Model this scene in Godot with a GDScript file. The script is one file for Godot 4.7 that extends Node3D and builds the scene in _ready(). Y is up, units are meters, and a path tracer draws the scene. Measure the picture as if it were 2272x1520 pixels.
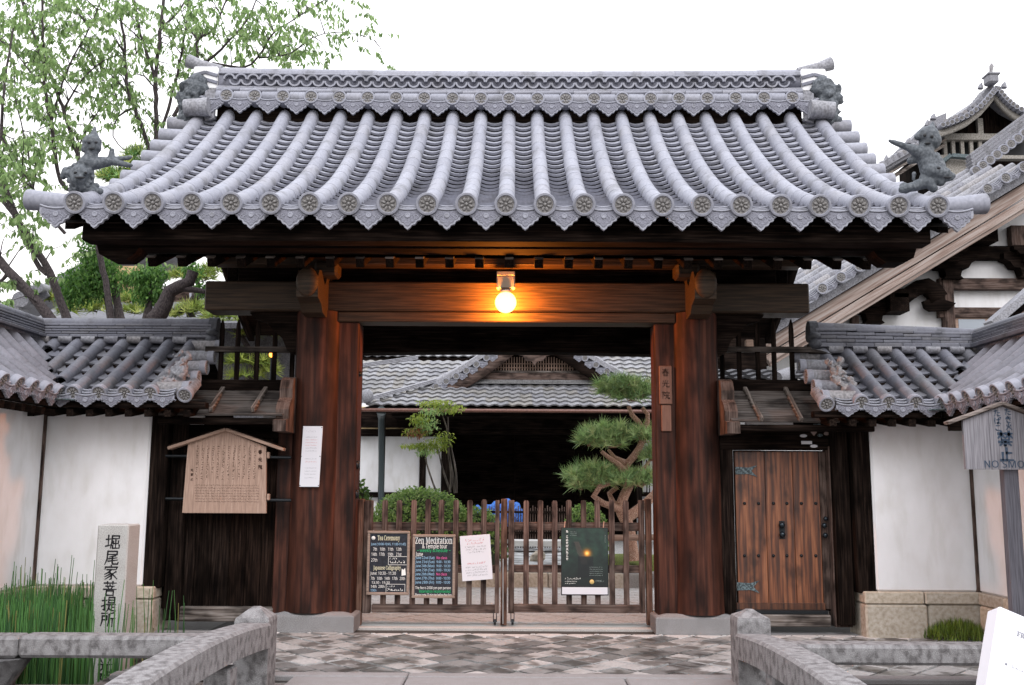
extends Node3D
# A temple gate at the end of a small stone bridge, under an overcast sky. y up, metres, the street side is +z.

const FOCAL := 2190.0
const AX := -0.10                       # the gate's axis
var eye := Vector3(0, 1.55, 0)
var view := Basis()
var rng := RandomNumberGenerator.new()
var mats := {}
var taken := {}
var smooth := 0

func _ready() -> void:
	rng.seed = 4711
	camera_and_light()
	materials()
	ground_and_paving()
	main_gate()
	plaster_walls()
	side_bays()
	entrance_hall()
	great_hall()
	far_roofs()
	street_stones()
	gate_leaves_and_signs()
	trees()
	courtyard_plants()
	reeds_and_grass()

func camera_and_light() -> void:
	var yaw := deg_to_rad(-0.2)
	var pitch := deg_to_rad(8.31)
	var roll := deg_to_rad(0.3)
	var f := Vector3(sin(yaw) * cos(pitch), sin(pitch), -cos(yaw) * cos(pitch))
	var r := Vector3(cos(yaw), 0, sin(yaw))
	var u := r.cross(f)
	view = Basis(r * cos(roll) + u * sin(roll), u * cos(roll) - r * sin(roll), -f)
	var c := Camera3D.new()
	c.name = "camera"
	c.transform = Transform3D(view, eye)
	c.fov = rad_to_deg(2.0 * atan(760.0 / FOCAL))
	c.near = 0.05
	c.far = 600.0
	add_child(c)
	c.current = true
	var sky := ProceduralSkyMaterial.new()
	sky.sky_top_color = Color(1.95, 2.0, 2.16).linear_to_srgb()
	sky.sky_horizon_color = Color(0.97, 0.93, 0.88).linear_to_srgb()
	sky.sky_curve = 0.5
	sky.ground_horizon_color = Color(0.5, 0.48, 0.45).linear_to_srgb()
	sky.ground_bottom_color = Color(0.3, 0.29, 0.27).linear_to_srgb()
	sky.sun_angle_max = 1.0
	var env := Environment.new()
	env.background_mode = Environment.BG_SKY
	env.sky = Sky.new()
	env.sky.sky_material = sky
	env.ambient_light_source = Environment.AMBIENT_SOURCE_SKY
	env.tonemap_mode = Environment.TONE_MAPPER_LINEAR
	env.tonemap_exposure = 1.4
	env.sdfgi_enabled = true
	env.ssao_enabled = true
	env.ssil_enabled = true
	var we := WorldEnvironment.new()
	we.name = "world_environment"
	we.environment = env
	add_child(we)
	var sun := DirectionalLight3D.new()
	sun.name = "sun"
	sun.light_color = Color(1.0, 0.985, 0.98)
	sun.light_energy = 0.36
	sun.light_angular_distance = 40.0
	sun.shadow_enabled = true
	sun.sky_mode = DirectionalLight3D.SKY_MODE_LIGHT_ONLY
	sun.rotation_degrees = Vector3(-42, 12, 0)
	add_child(sun)

# ---------------------------------------------------------------- where things stand
func at(px: float, py: float, d: float) -> Vector3:      # the point d metres away (along -z) seen there on the photograph
	var v: Vector3 = view * Vector3((px - 1136.0) / FOCAL, (760.0 - py) / FOCAL, -1)
	return eye + v * (d / -v.z)

func on_level(px: float, py: float, y: float) -> Vector3:
	var v: Vector3 = view * Vector3((px - 1136.0) / FOCAL, (760.0 - py) / FOCAL, -1)
	return eye + v * ((y - eye.y) / v.y)

# ---------------------------------------------------------------- nodes
func thing(called: String, label: String, category: String, where := Vector3.ZERO, group := "") -> Node3D:
	var o := Node3D.new()
	o.name = numbered(called)
	add_child(o)
	o.position = where
	tag(o, label, category, group)
	return o

func numbered(called: String) -> String:
	var n: int = taken.get(called, 0)
	taken[called] = n + 1
	return called if n == 0 else "%s_%03d" % [called, n]

func tag(o: Node, label: String, category: String, group := "") -> void:
	o.set_meta("label", label)
	o.set_meta("category", category)
	if group != "":
		o.set_meta("group", group)

func put(called: String, mesh: Mesh, m: Material, parent: Node = null, x := Transform3D()) -> MeshInstance3D:
	var o := MeshInstance3D.new()
	o.mesh = mesh
	if m:
		o.material_override = m
	if parent == null:
		o.name = numbered(called)
		add_child(o)
	else:
		var key := str(parent.get_instance_id()) + called
		var n: int = taken.get(key, 0)
		taken[key] = n + 1
		o.name = called if n == 0 else "%s_%03d" % [called, n]
		parent.add_child(o)
	o.transform = x
	return o

func obj(called: String, s: SurfaceTool, m: Material, parent: Node = null) -> MeshInstance3D:
	return put(called, done(s), m, parent)

func structure(called: String, s: SurfaceTool, m: Material) -> MeshInstance3D:
	var o := put(called, done(s), m)
	o.set_meta("kind", "structure")
	return o

func scatter(called: String, mesh: Mesh, m: Material, parent: Node, where: Array, tints := []) -> MultiMeshInstance3D:
	var mm := MultiMesh.new()
	mm.transform_format = MultiMesh.TRANSFORM_3D
	mm.use_colors = not tints.is_empty()
	mm.mesh = mesh
	mm.instance_count = where.size()
	for i in where.size():
		mm.set_instance_transform(i, where[i])
		if not tints.is_empty():
			mm.set_instance_color(i, tints[i])
	var o := MultiMeshInstance3D.new()
	o.multimesh = mm
	o.material_override = m
	o.name = called if parent else numbered(called)
	if parent:
		var key := str(parent.get_instance_id()) + called
		var n: int = taken.get(key, 0)
		taken[key] = n + 1
		if n > 0:
			o.name = "%s_%03d" % [called, n]
		parent.add_child(o)
	else:
		add_child(o)
	o.set_meta("kind", "stuff")
	return o

# ---------------------------------------------------------------- shapes
func st() -> SurfaceTool:
	var s := SurfaceTool.new()
	s.begin(Mesh.PRIMITIVE_TRIANGLES)
	return s

func done(s: SurfaceTool) -> ArrayMesh:
	s.generate_normals()
	return s.commit()

func joined(list: Array) -> ArrayMesh:                    # [[SurfaceTool, material], ...] as one mesh with several surfaces
	var am := ArrayMesh.new()
	for e in list:
		e[0].generate_normals()
		e[0].commit(am)
		am.surface_set_material(am.get_surface_count() - 1, e[1])
	return am

func flat(s: SurfaceTool) -> void:
	s.set_smooth_group(-1)

func tri(s: SurfaceTool, a: Vector3, b: Vector3, c: Vector3) -> void:
	s.add_vertex(a)
	s.add_vertex(b)
	s.add_vertex(c)

func quad(s: SurfaceTool, a: Vector3, b: Vector3, c: Vector3, d: Vector3) -> void:   # clockwise seen from outside
	tri(s, a, b, c)
	tri(s, a, c, d)

func facing(s: SurfaceTool, pts: Array, out: Vector3) -> void:      # a convex flat face, turned so that it faces out
	var n: Vector3 = (pts[1] - pts[0]).cross(pts[2] - pts[0])
	for i in range(1, pts.size() - 1):
		if n.dot(out) > 0:
			tri(s, pts[0], pts[i + 1], pts[i])
		else:
			tri(s, pts[0], pts[i], pts[i + 1])

func box(s: SurfaceTool, c: Vector3, size: Vector3, b := Basis(), bevel := 0.008) -> void:
	flat(s)
	var h := size * 0.5
	var v: float = minf(bevel, minf(h.x, minf(h.y, h.z)) * 0.45)
	for axis in 3:
		var p := (axis + 1) % 3
		var q := (axis + 2) % 3
		for sg in [-1.0, 1.0]:
			var pts := []
			for k in [[-1, -1], [1, -1], [1, 1], [-1, 1]]:
				var w := Vector3()
				w[axis] = sg * h[axis]
				w[p] = k[0] * (h[p] - v)
				w[q] = k[1] * (h[q] - v)
				pts.append(c + b * w)
			var n := Vector3()
			n[axis] = sg
			facing(s, pts, b * n)
			if v <= 0.0:
				continue
			for sq in [-1.0, 1.0]:                         # the chamfer along q-edges between faces axis and p
				var e := []
				for k in [[0, -1], [0, 1], [1, 1], [1, -1]]:
					var w := Vector3()
					w[axis] = sg * (h[axis] - (v if k[0] == 1 else 0.0))
					w[p] = sq * (h[p] - (v if k[0] == 0 else 0.0))
					w[q] = k[1] * (h[q] - v)
					e.append(c + b * w)
				var m := Vector3()
				m[axis] = sg
				m[p] = sq
				facing(s, e, b * m)
	if v > 0.0:
		for sx in [-1.0, 1.0]:
			for sy in [-1.0, 1.0]:
				for sz in [-1.0, 1.0]:
					var k := Vector3(sx, sy, sz)
					facing(s, [c + b * (k * Vector3(h.x, h.y - v, h.z - v)), c + b * (k * Vector3(h.x - v, h.y, h.z - v)), c + b * (k * Vector3(h.x - v, h.y - v, h.z))], b * k)

func span(s: SurfaceTool, lo: Vector3, hi: Vector3, bevel := 0.008) -> void:      # a box between two corners
	box(s, (lo + hi) * 0.5, (hi - lo).abs(), Basis(), bevel)

func bar(s: SurfaceTool, a: Vector3, b: Vector3, w: float, h: float, bevel := 0.006) -> void:   # a beam from a to b, w wide, h high
	var z := (b - a).normalized()
	var x := Vector3.UP.cross(z)
	x = Vector3.RIGHT if x.length() < 0.01 else x.normalized()
	box(s, (a + b) * 0.5, Vector3(w, h, a.distance_to(b)), Basis(x, z.cross(x), z), bevel)

func loft(s: SurfaceTool, rings: Array, closed := true, caps := true, centre := Vector3.INF) -> void:   # rings of equally many points; turned outwards from the middle of each ring
	smooth += 1
	s.set_smooth_group(smooth % 2000000)
	var n: int = rings[0].size()
	var mid := Vector3()
	for p in rings[0]:
		mid += p / n
	var mid2 := Vector3()
	for p in rings[1]:
		mid2 += p / n
	if centre != Vector3.INF:
		mid = centre
	var edge: Vector3 = rings[0][1] - rings[0][0]
	var up: Vector3 = rings[1][0] - rings[0][0]
	var turn: bool = edge.cross(up).dot((rings[0][0] + rings[0][1]) * 0.5 - mid) > 0
	var last := n if closed else n - 1
	for i in rings.size() - 1:
		for j in last:
			var a: Vector3 = rings[i][j]
			var b: Vector3 = rings[i][(j + 1) % n]
			var c: Vector3 = rings[i + 1][(j + 1) % n]
			var d: Vector3 = rings[i + 1][j]
			if turn:
				quad(s, a, d, c, b)
			else:
				quad(s, a, b, c, d)
	if caps and closed:
		flat(s)
		var e: int = rings.size() - 1
		fan(s, rings[0], mid - mid2)
		var far := Vector3()
		for p in rings[e]:
			far += p / n
		fan(s, rings[e], far - mid if e > 0 else mid2 - mid)

func fan(s: SurfaceTool, ring: Array, out: Vector3) -> void:
	var m := Vector3()
	for p in ring:
		m += p / ring.size()
	for i in ring.size():
		facing(s, [m, ring[i], ring[(i + 1) % ring.size()]], out)

func tube(s: SurfaceTool, pts: Array, radii: Array, sides := 8, caps := true, squash := 1.0) -> void:
	var rings := []
	var side := Vector3()
	for i in pts.size():
		var dir: Vector3 = (pts[mini(i + 1, pts.size() - 1)] - pts[maxi(i - 1, 0)]).normalized()
		if i == 0:
			side = dir.cross(Vector3.UP if absf(dir.y) < 0.9 else Vector3.RIGHT).normalized()
		else:
			side = (side - dir * side.dot(dir)).normalized()
		var other := dir.cross(side)
		var ring := []
		for k in sides:
			var a := TAU * k / sides
			ring.append(pts[i] + (side * cos(a) + other * sin(a) * squash) * float(radii[mini(i, radii.size() - 1)]))
		rings.append(ring)
	loft(s, rings, true, caps)

func lathe(s: SurfaceTool, base: Vector3, axis: Vector3, profile: Array, sides := 20, hard := false) -> void:   # profile of [radius, height along the axis]
	var side := axis.cross(Vector3.UP if absf(axis.y) < 0.9 else Vector3.RIGHT).normalized()
	var other := axis.cross(side)
	var rings := []
	for p in profile:
		var ring := []
		for k in sides:
			var a := TAU * k / sides
			ring.append(base + axis * float(p[1]) + (side * cos(a) + other * sin(a)) * float(p[0]))
		rings.append(ring)
	if hard:
		for i in rings.size() - 1:
			strip(s, rings[i], rings[i + 1], base, axis)
	else:
		loft(s, rings, true, true)

func strip(s: SurfaceTool, a: Array, b: Array, base: Vector3, axis: Vector3) -> void:
	smooth += 1
	s.set_smooth_group(smooth % 2000000)
	var n := a.size()
	var ra: float = (a[0] - base).slide(axis).length()
	var rb: float = (b[0] - base).slide(axis).length()
	var rise: float = (b[0] - a[0]).dot(axis)
	for j in n:
		var p: Array = [a[j], a[(j + 1) % n], b[(j + 1) % n], b[j]]
		var radial: Vector3 = ((p[0] + p[2]) * 0.5 - base).slide(axis)
		radial = radial.normalized() if radial.length() > 1e-5 else Vector3()
		var out: Vector3 = radial * rise - axis * (rb - ra)
		if ra < 1e-4:
			facing(s, [p[0], p[2], p[3]], out)
		elif rb < 1e-4:
			facing(s, [p[0], p[1], p[2]], out)
		else:
			facing(s, p, out)

func prism(s: SurfaceTool, outline: Array, depth: float, x: Transform3D, bevel := 0.0) -> void:   # a flat outline in x and y, thick along -z
	flat(s)
	var poly := PackedVector2Array(outline)
	if Geometry2D.is_polygon_clockwise(poly):
		poly.reverse()
	var front := poly
	if bevel > 0.0:
		var small := Geometry2D.offset_polygon(poly, -bevel)
		if small.size() == 1 and small[0].size() == poly.size():
			front = small[0]
	var index := Geometry2D.triangulate_polygon(poly)
	var out := x.basis * Vector3(0, 0, 1)
	for k in range(0, index.size(), 3):
		var f := []
		var g := []
		for j in 3:
			var p := poly[index[k + j]]
			f.append(x * Vector3(p.x, p.y, 0))
			g.append(x * Vector3(p.x, p.y, -depth))
		facing(s, f, out)
		facing(s, g, -out)
	for i in poly.size():
		var p := poly[i]
		var q := poly[(i + 1) % poly.size()]
		var e := q - p
		facing(s, [x * Vector3(p.x, p.y, 0), x * Vector3(q.x, q.y, 0), x * Vector3(q.x, q.y, -depth), x * Vector3(p.x, p.y, -depth)], x.basis * Vector3(e.y, -e.x, 0))

func ball(s: SurfaceTool, c: Vector3, r: Vector3, b := Basis(), sides := 12, rows := 7) -> void:
	var rings := []
	for i in rows + 1:
		var a := PI * i / rows
		var ring := []
		for k in sides:
			var t := TAU * k / sides
			ring.append(c + b * (Vector3(sin(a) * cos(t), -cos(a), sin(a) * sin(t)) * r))
		rings.append(ring)
	smooth += 1
	s.set_smooth_group(smooth % 2000000)
	for i in rows:
		for j in sides:
			var p: Array = [rings[i][j], rings[i][(j + 1) % sides], rings[i + 1][(j + 1) % sides], rings[i + 1][j]]
			if i == 0:
				p.remove_at(1)
			elif i == rows - 1:
				p.remove_at(3)
			facing(s, p, (p[0] + p[1] + p[2]) / 3.0 - c)

func blob(caps: Array, cell: float, k := 0.03, rough := 0.0, sd := 1) -> ArrayMesh:   # tapered capsules [a, b, ra, rb] joined smoothly and meshed as surface nets
	var lo := Vector3.INF
	var hi := -Vector3.INF
	for c in caps:
		for e in [[c[0], c[2]], [c[1], c[3]]]:
			lo = lo.min(e[0] - Vector3.ONE * (e[1] + k + cell * 2))
			hi = hi.max(e[0] + Vector3.ONE * (e[1] + k + cell * 2))
	var n := Vector3i(((hi - lo) / cell).ceil()) + Vector3i.ONE
	var field := PackedFloat32Array()
	field.resize(n.x * n.y * n.z)
	field.fill(1.0)
	var noise := FastNoiseLite.new()
	noise.seed = sd
	noise.frequency = 9.0
	var ks := k * 0.25
	var acc := PackedFloat32Array()
	acc.resize(field.size())
	acc.fill(0.0)
	for c in caps:
		var a: Vector3 = c[0]
		var ab: Vector3 = c[1] - a
		var l2: float = maxf(ab.length_squared(), 1e-9)
		var ra: float = c[2]
		var rb: float = c[3]
		var m: float = maxf(ra, rb) + k + cell
		var p0 := Vector3i(((a.min(c[1]) - Vector3.ONE * m - lo) / cell).floor()).clamp(Vector3i.ZERO, n - Vector3i.ONE)
		var p1 := Vector3i(((a.max(c[1]) + Vector3.ONE * m - lo) / cell).ceil()).clamp(Vector3i.ZERO, n - Vector3i.ONE)
		for z in range(p0.z, p1.z + 1):
			for y in range(p0.y, p1.y + 1):
				var i := (z * n.y + y) * n.x
				for x in range(p0.x, p1.x + 1):
					var p := lo + Vector3(x, y, z) * cell
					var t := clampf((p - a).dot(ab) / l2, 0, 1)
					var d := p.distance_to(a + ab * t) - lerpf(ra, rb, t)
					if d < k * 2.0 + cell:
						acc[i + x] += exp(-d / ks)
	for z in n.z:
		for y in n.y:
			for x in n.x:
				var i := (z * n.y + y) * n.x + x
				if acc[i] > 0.0:
					var v := -ks * log(acc[i])
					if rough > 0.0:
						v += noise.get_noise_3dv(lo + Vector3(x, y, z) * cell) * rough
					field[i] = v
	var ids := {}
	var verts := PackedVector3Array()
	var off := [0, 1, n.x, n.x + 1, n.x * n.y, n.x * n.y + 1, n.x * n.y + n.x, n.x * n.y + n.x + 1]
	for z in n.z - 1:
		for y in n.y - 1:
			for x in n.x - 1:
				var i := (z * n.y + y) * n.x + x
				var inside := 0
				for o in off:
					inside += 1 if field[i + o] < 0 else 0
				if inside == 0 or inside == 8:
					continue
				var sum := Vector3()
				var hits := 0
				for e in [[0, 1], [2, 3], [4, 5], [6, 7], [0, 2], [1, 3], [4, 6], [5, 7], [0, 4], [1, 5], [2, 6], [3, 7]]:
					var fa: float = field[i + off[e[0]]]
					var fb: float = field[i + off[e[1]]]
					if (fa < 0) != (fb < 0):
						var t := fa / (fa - fb)
						sum += Vector3(e[0] & 1, (e[0] >> 1) & 1, e[0] >> 2).lerp(Vector3(e[1] & 1, (e[1] >> 1) & 1, e[1] >> 2), t)
						hits += 1
				ids[i] = verts.size()
				verts.append(lo + (Vector3(x, y, z) + sum / hits) * cell)
	var index := PackedInt32Array()
	var step := [1, n.x, n.x * n.y]
	for i in ids:
		for axis in 3:
			var other: int = i + step[axis]
			var u: int = step[(axis + 1) % 3]
			var w: int = step[(axis + 2) % 3]
			if other >= field.size() or (field[i] < 0) == (field[other] < 0):
				continue
			if not (ids.has(i - u) and ids.has(i - w) and ids.has(i - u - w)):
				continue
			var q := [ids[i], ids[i - u], ids[i - u - w], ids[i - w]]
			if field[i] < 0:
				index.append_array(PackedInt32Array([q[0], q[2], q[1], q[0], q[3], q[2]]))
			else:
				index.append_array(PackedInt32Array([q[0], q[1], q[2], q[0], q[2], q[3]]))
	var s := st()
	s.set_smooth_group(0)
	for v in verts:
		s.add_vertex(v)
	for i in index:
		s.add_index(i)
	s.generate_normals()
	return s.commit()

func basis_to(z: Vector3, up := Vector3.UP) -> Basis:      # local z along z, y as near to up as it can be
	z = z.normalized()
	var x := up.cross(z).normalized()
	return Basis(x, z.cross(x), z)

# ---------------------------------------------------------------- materials
func lin(r: float, g: float, b: float) -> Color:
	return Color(r, g, b).linear_to_srgb()

func ntex(colors: Array, stops: Array, freq: float, sd: int, octaves := 4, size := 512, kind := FastNoiseLite.TYPE_SIMPLEX_SMOOTH) -> NoiseTexture2D:
	var t := NoiseTexture2D.new()
	t.width = size
	t.height = size
	t.seamless = true
	t.seamless_blend_skirt = 0.25
	var n := FastNoiseLite.new()
	n.noise_type = kind
	n.seed = sd
	n.frequency = freq
	n.fractal_octaves = octaves
	n.fractal_type = FastNoiseLite.FRACTAL_FBM if octaves > 1 else FastNoiseLite.FRACTAL_NONE
	t.noise = n
	if not colors.is_empty():
		var g := Gradient.new()
		g.offsets = PackedFloat32Array(stops)
		g.colors = PackedColorArray(colors)
		t.color_ramp = g
	return t

func surf(tex: Texture2D, scale: Vector3, rough: float, bump: Texture2D = null, depth := 0.3, spec := 0.5) -> StandardMaterial3D:
	var m := StandardMaterial3D.new()
	m.albedo_texture = tex
	m.uv1_triplanar = true
	m.uv1_world_triplanar = true
	m.uv1_triplanar_sharpness = 4.0
	m.uv1_scale = scale
	m.roughness = rough
	m.metallic_specular = spec
	if bump:
		m.heightmap_enabled = true
		m.heightmap_texture = bump
		m.heightmap_scale = depth
	return m

func shade(m: StandardMaterial3D, r: float, g: float, b: float) -> StandardMaterial3D:     # the same material in another tone
	var c: StandardMaterial3D = m.duplicate()
	c.albedo_color = lin(r, g, b)
	return c

func stained(m: StandardMaterial3D, tex: Texture2D, scale: Vector3) -> StandardMaterial3D:     # broad wear over the fine grain
	m.detail_enabled = true
	m.detail_blend_mode = BaseMaterial3D.BLEND_MODE_MUL
	m.detail_albedo = tex
	m.detail_uv_layer = BaseMaterial3D.DETAIL_UV_2
	m.uv2_triplanar = true
	m.uv2_world_triplanar = true
	m.uv2_triplanar_sharpness = 4.0
	m.uv2_scale = scale
	return m

func plain(r: float, g: float, b: float, rough := 0.8, metal := 0.0) -> StandardMaterial3D:
	var m := StandardMaterial3D.new()
	m.albedo_color = lin(r, g, b)
	m.roughness = rough
	m.metallic = metal
	return m

func leafy(r: float, g: float, b: float, through := 0.5) -> StandardMaterial3D:
	var m := plain(r, g, b, 0.6)
	m.vertex_color_use_as_albedo = true
	m.backlight_enabled = true
	m.backlight = Color(through, through, through)
	m.cull_mode = BaseMaterial3D.CULL_DISABLED
	return m

func materials() -> void:
	var grain_bump := ntex([], [], 0.035, 5, 4)
	var fine := ntex([], [], 0.08, 6, 4)
	var broad := ntex([Color(0.55, 0.54, 0.54), Color(0.84, 0.83, 0.82), Color(1, 1, 1), Color(1, 0.98, 0.96)], [0.2, 0.42, 0.6, 0.9], 0.012, 8, 4)
	var soft := ntex([Color(0.965, 0.962, 0.958), Color(0.99, 0.99, 0.987), Color(1, 1, 1)], [0.25, 0.5, 0.75], 0.012, 9, 4)
	# woods: the grain runs along the axis whose scale is low
	var v := Vector3(3.4, 0.14, 3.4)
	var h := Vector3(0.14, 3.4, 3.4)
	var z := Vector3(3.4, 3.4, 0.14)
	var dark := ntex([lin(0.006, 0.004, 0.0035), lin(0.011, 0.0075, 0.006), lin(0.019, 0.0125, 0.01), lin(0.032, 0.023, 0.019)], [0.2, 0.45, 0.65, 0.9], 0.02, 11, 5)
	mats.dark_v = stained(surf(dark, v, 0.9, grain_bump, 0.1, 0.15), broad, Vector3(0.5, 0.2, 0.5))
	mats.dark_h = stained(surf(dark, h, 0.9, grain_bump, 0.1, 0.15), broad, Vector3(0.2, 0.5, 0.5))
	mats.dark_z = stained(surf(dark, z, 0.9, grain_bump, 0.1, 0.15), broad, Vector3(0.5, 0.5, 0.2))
	var red := ntex([lin(0.025, 0.0105, 0.0075), lin(0.045, 0.016, 0.0105), lin(0.064, 0.022, 0.0135), lin(0.09, 0.034, 0.021)], [0.22, 0.42, 0.6, 0.85], 0.01, 12, 5)
	mats.red_v = stained(surf(red, Vector3(2.6, 0.14, 2.6), 0.68, grain_bump, 0.1, 0.3), broad, Vector3(0.5, 0.16, 0.5))
	var lintel := ntex([lin(0.026, 0.016, 0.0095), lin(0.046, 0.028, 0.0165), lin(0.068, 0.041, 0.024)], [0.3, 0.5, 0.8], 0.02, 13, 5)
	mats.lintel = stained(surf(lintel, h, 0.6, grain_bump, 0.2, 0.4), soft, Vector3(0.2, 0.5, 0.5))
	var door := ntex([lin(0.05, 0.018, 0.01), lin(0.11, 0.036, 0.016), lin(0.17, 0.058, 0.024), lin(0.25, 0.095, 0.042)], [0.2, 0.42, 0.6, 0.85], 0.014, 14, 5)
	var wear := ntex([Color(0.62, 0.6, 0.6), Color(0.88, 0.87, 0.87), Color(1, 1, 1)], [0.2, 0.36, 0.5], 0.012, 56, 4)
	mats.door = stained(surf(door, Vector3(2.8, 0.14, 2.8), 0.45, grain_bump, 0.06, 0.5), wear, Vector3(0.5, 0.3, 0.5))
	var grey := ntex([lin(0.06, 0.048, 0.042), lin(0.13, 0.11, 0.098), lin(0.21, 0.185, 0.17), lin(0.3, 0.27, 0.25)], [0.2, 0.42, 0.62, 0.88], 0.02, 15, 5)
	mats.grey_h = stained(surf(grey, h, 0.85, grain_bump, 0.15, 0.3), broad, Vector3(0.3, 0.6, 0.6))
	mats.grey_v = stained(surf(grey, v, 0.85, grain_bump, 0.15, 0.3), broad, Vector3(0.6, 0.3, 0.6))
	mats.grey_z = surf(grey, z, 0.85, grain_bump, 0.15, 0.3)
	var brown := ntex([lin(0.055, 0.035, 0.029), lin(0.09, 0.06, 0.05), lin(0.12, 0.085, 0.072), lin(0.17, 0.127, 0.11)], [0.2, 0.42, 0.62, 0.88], 0.02, 16, 5)
	mats.brown_v = stained(surf(brown, v, 0.8, grain_bump, 0.12, 0.3), broad, Vector3(0.8, 0.4, 0.8))
	mats.brown_h = stained(surf(brown, h, 0.8, grain_bump, 0.12, 0.3), broad, Vector3(0.4, 0.8, 0.8))
	var cedar := ntex([lin(0.28, 0.185, 0.14), lin(0.34, 0.225, 0.17), lin(0.4, 0.275, 0.215)], [0.25, 0.5, 0.8], 0.02, 17, 4)
	mats.cedar_v = surf(cedar, Vector3(3.5, 0.3, 3.5), 0.7, grain_bump, 0.1)
	mats.cedar_h = surf(cedar, Vector3(0.4, 3.5, 3.5), 0.7, grain_bump, 0.1)
	mats.pale_wood = surf(ntex([lin(0.17, 0.165, 0.18), lin(0.23, 0.222, 0.243), lin(0.29, 0.28, 0.3)], [0.25, 0.5, 0.8], 0.03, 19, 5), v, 0.85, grain_bump, 0.1, 0.3)
	var barge := ntex([lin(0.2, 0.14, 0.115), lin(0.3, 0.235, 0.205), lin(0.36, 0.31, 0.285)], [0.25, 0.5, 0.8], 0.02, 18, 5)
	mats.barge = surf(barge, Vector3(0.08, 1.6, 1.6), 0.85, grain_bump, 0.1)
	mats.barge.uv1_world_triplanar = false
	# clay
	var clay := ntex([lin(0.235, 0.24, 0.275), lin(0.262, 0.267, 0.307), lin(0.28, 0.285, 0.327), lin(0.31, 0.315, 0.36)], [0.2, 0.42, 0.6, 0.9], 0.03, 21, 5)
	var smudge := ntex([Color(0.86, 0.855, 0.845), Color(0.985, 0.98, 0.975), Color(1, 1, 1)], [0.18, 0.3, 0.45], 0.01, 22, 5)
	var clay_m := stained(surf(clay, Vector3(1.3, 1.3, 1.3), 0.65, fine, 0.03, 0.4), smudge, Vector3(0.45, 0.45, 0.45))
	mats.clay = [clay_m, shade(clay_m, 0.93, 0.93, 0.94), shade(clay_m, 0.97, 0.96, 0.95), shade(clay_m, 0.88, 0.88, 0.89)]
	mats.clay_edge = shade(clay_m, 0.62, 0.62, 0.66)
	var old := ntex([lin(0.16, 0.16, 0.175), lin(0.215, 0.215, 0.235), lin(0.26, 0.26, 0.285), lin(0.33, 0.33, 0.35)], [0.2, 0.42, 0.6, 0.9], 0.03, 23, 5)
	var old_m := stained(surf(old, Vector3(1.5, 1.5, 1.5), 0.6, fine, 0.04, 0.4), smudge, Vector3(0.6, 0.6, 0.6))
	mats.old = [old_m, shade(old_m, 0.84, 0.84, 0.85), shade(old_m, 0.97, 0.93, 0.88), shade(old_m, 0.74, 0.74, 0.77)]
	var pale := ntex([lin(0.16, 0.16, 0.17), lin(0.22, 0.22, 0.232), lin(0.28, 0.28, 0.292)], [0.25, 0.5, 0.8], 0.03, 24, 5)
	var pale_m := stained(surf(pale, Vector3(1.1, 1.1, 1.1), 0.6, fine, 0.05, 0.4), smudge, Vector3(0.5, 0.5, 0.5))
	mats.pale = [pale_m, shade(pale_m, 0.86, 0.85, 0.82), shade(pale_m, 0.92, 0.88, 0.79), shade(pale_m, 0.76, 0.76, 0.78)]
	var crest := ntex([lin(0.13, 0.12, 0.115), lin(0.2, 0.19, 0.185), lin(0.29, 0.285, 0.285)], [0.25, 0.5, 0.8], 0.05, 25, 4)
	mats.crest = surf(crest, Vector3(2, 2, 2), 0.8, fine, 0.15)
	var carve := ntex([], [], 0.05, 26, 3, 512, FastNoiseLite.TYPE_CELLULAR)
	mats.carved = surf(clay, Vector3(2, 2, 2), 0.75, carve, 0.7)
	mats.carved.albedo_color = lin(0.62, 0.61, 0.64)
	var bronze := ntex([lin(0.035, 0.042, 0.05), lin(0.06, 0.069, 0.08), lin(0.085, 0.095, 0.108), lin(0.13, 0.14, 0.152)], [0.2, 0.42, 0.62, 0.9], 0.03, 27, 5)
	mats.statue = surf(bronze, Vector3(1.6, 1.6, 1.6), 0.7, fine, 0.12)
	# plaster and stone
	var lime := ntex([lin(0.72, 0.71, 0.715), lin(0.755, 0.75, 0.76), lin(0.785, 0.78, 0.795)], [0.2, 0.45, 0.8], 0.01, 31, 5)
	var rain := ntex([Color(0.968, 0.965, 0.958), Color(0.99, 0.989, 0.986), Color(1, 1, 1)], [0.2, 0.34, 0.48], 0.016, 55, 5)
	mats.plaster = stained(surf(lime, Vector3(0.6, 0.35, 0.6), 0.92, fine, 0.03, 0.2), rain, Vector3(0.5, 0.12, 0.5))
	mats.ochre = surf(ntex([lin(0.42, 0.3, 0.15), lin(0.5, 0.37, 0.2)], [0.3, 0.7], 0.01, 32, 4), Vector3(0.6, 0.6, 0.6), 0.9)
	var gran := ntex([lin(0.16, 0.155, 0.15), lin(0.35, 0.342, 0.33), lin(0.43, 0.42, 0.405), lin(0.56, 0.55, 0.53)], [0.12, 0.3, 0.6, 0.92], 0.12, 33, 4)
	mats.granite = stained(surf(gran, Vector3(1.5, 1.5, 1.5), 0.85, fine, 0.15, 0.4), soft, Vector3(0.6, 0.6, 0.6))
	var blotch := ntex([Color(0.72, 0.71, 0.71), Color(0.9, 0.895, 0.895), Color(1, 1, 1)], [0.2, 0.42, 0.65], 0.025, 51, 6)
	var rail := ntex([lin(0.2, 0.193, 0.197), lin(0.25, 0.243, 0.247), lin(0.3, 0.292, 0.295), lin(0.42, 0.41, 0.41)], [0.24, 0.42, 0.58, 0.8], 0.012, 34, 5)
	var speck := ntex([lin(0.1, 0.098, 0.1), lin(0.19, 0.185, 0.188), lin(0.26, 0.253, 0.255), lin(0.46, 0.45, 0.445)], [0.1, 0.36, 0.64, 0.95], 0.16, 52, 3)
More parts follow.
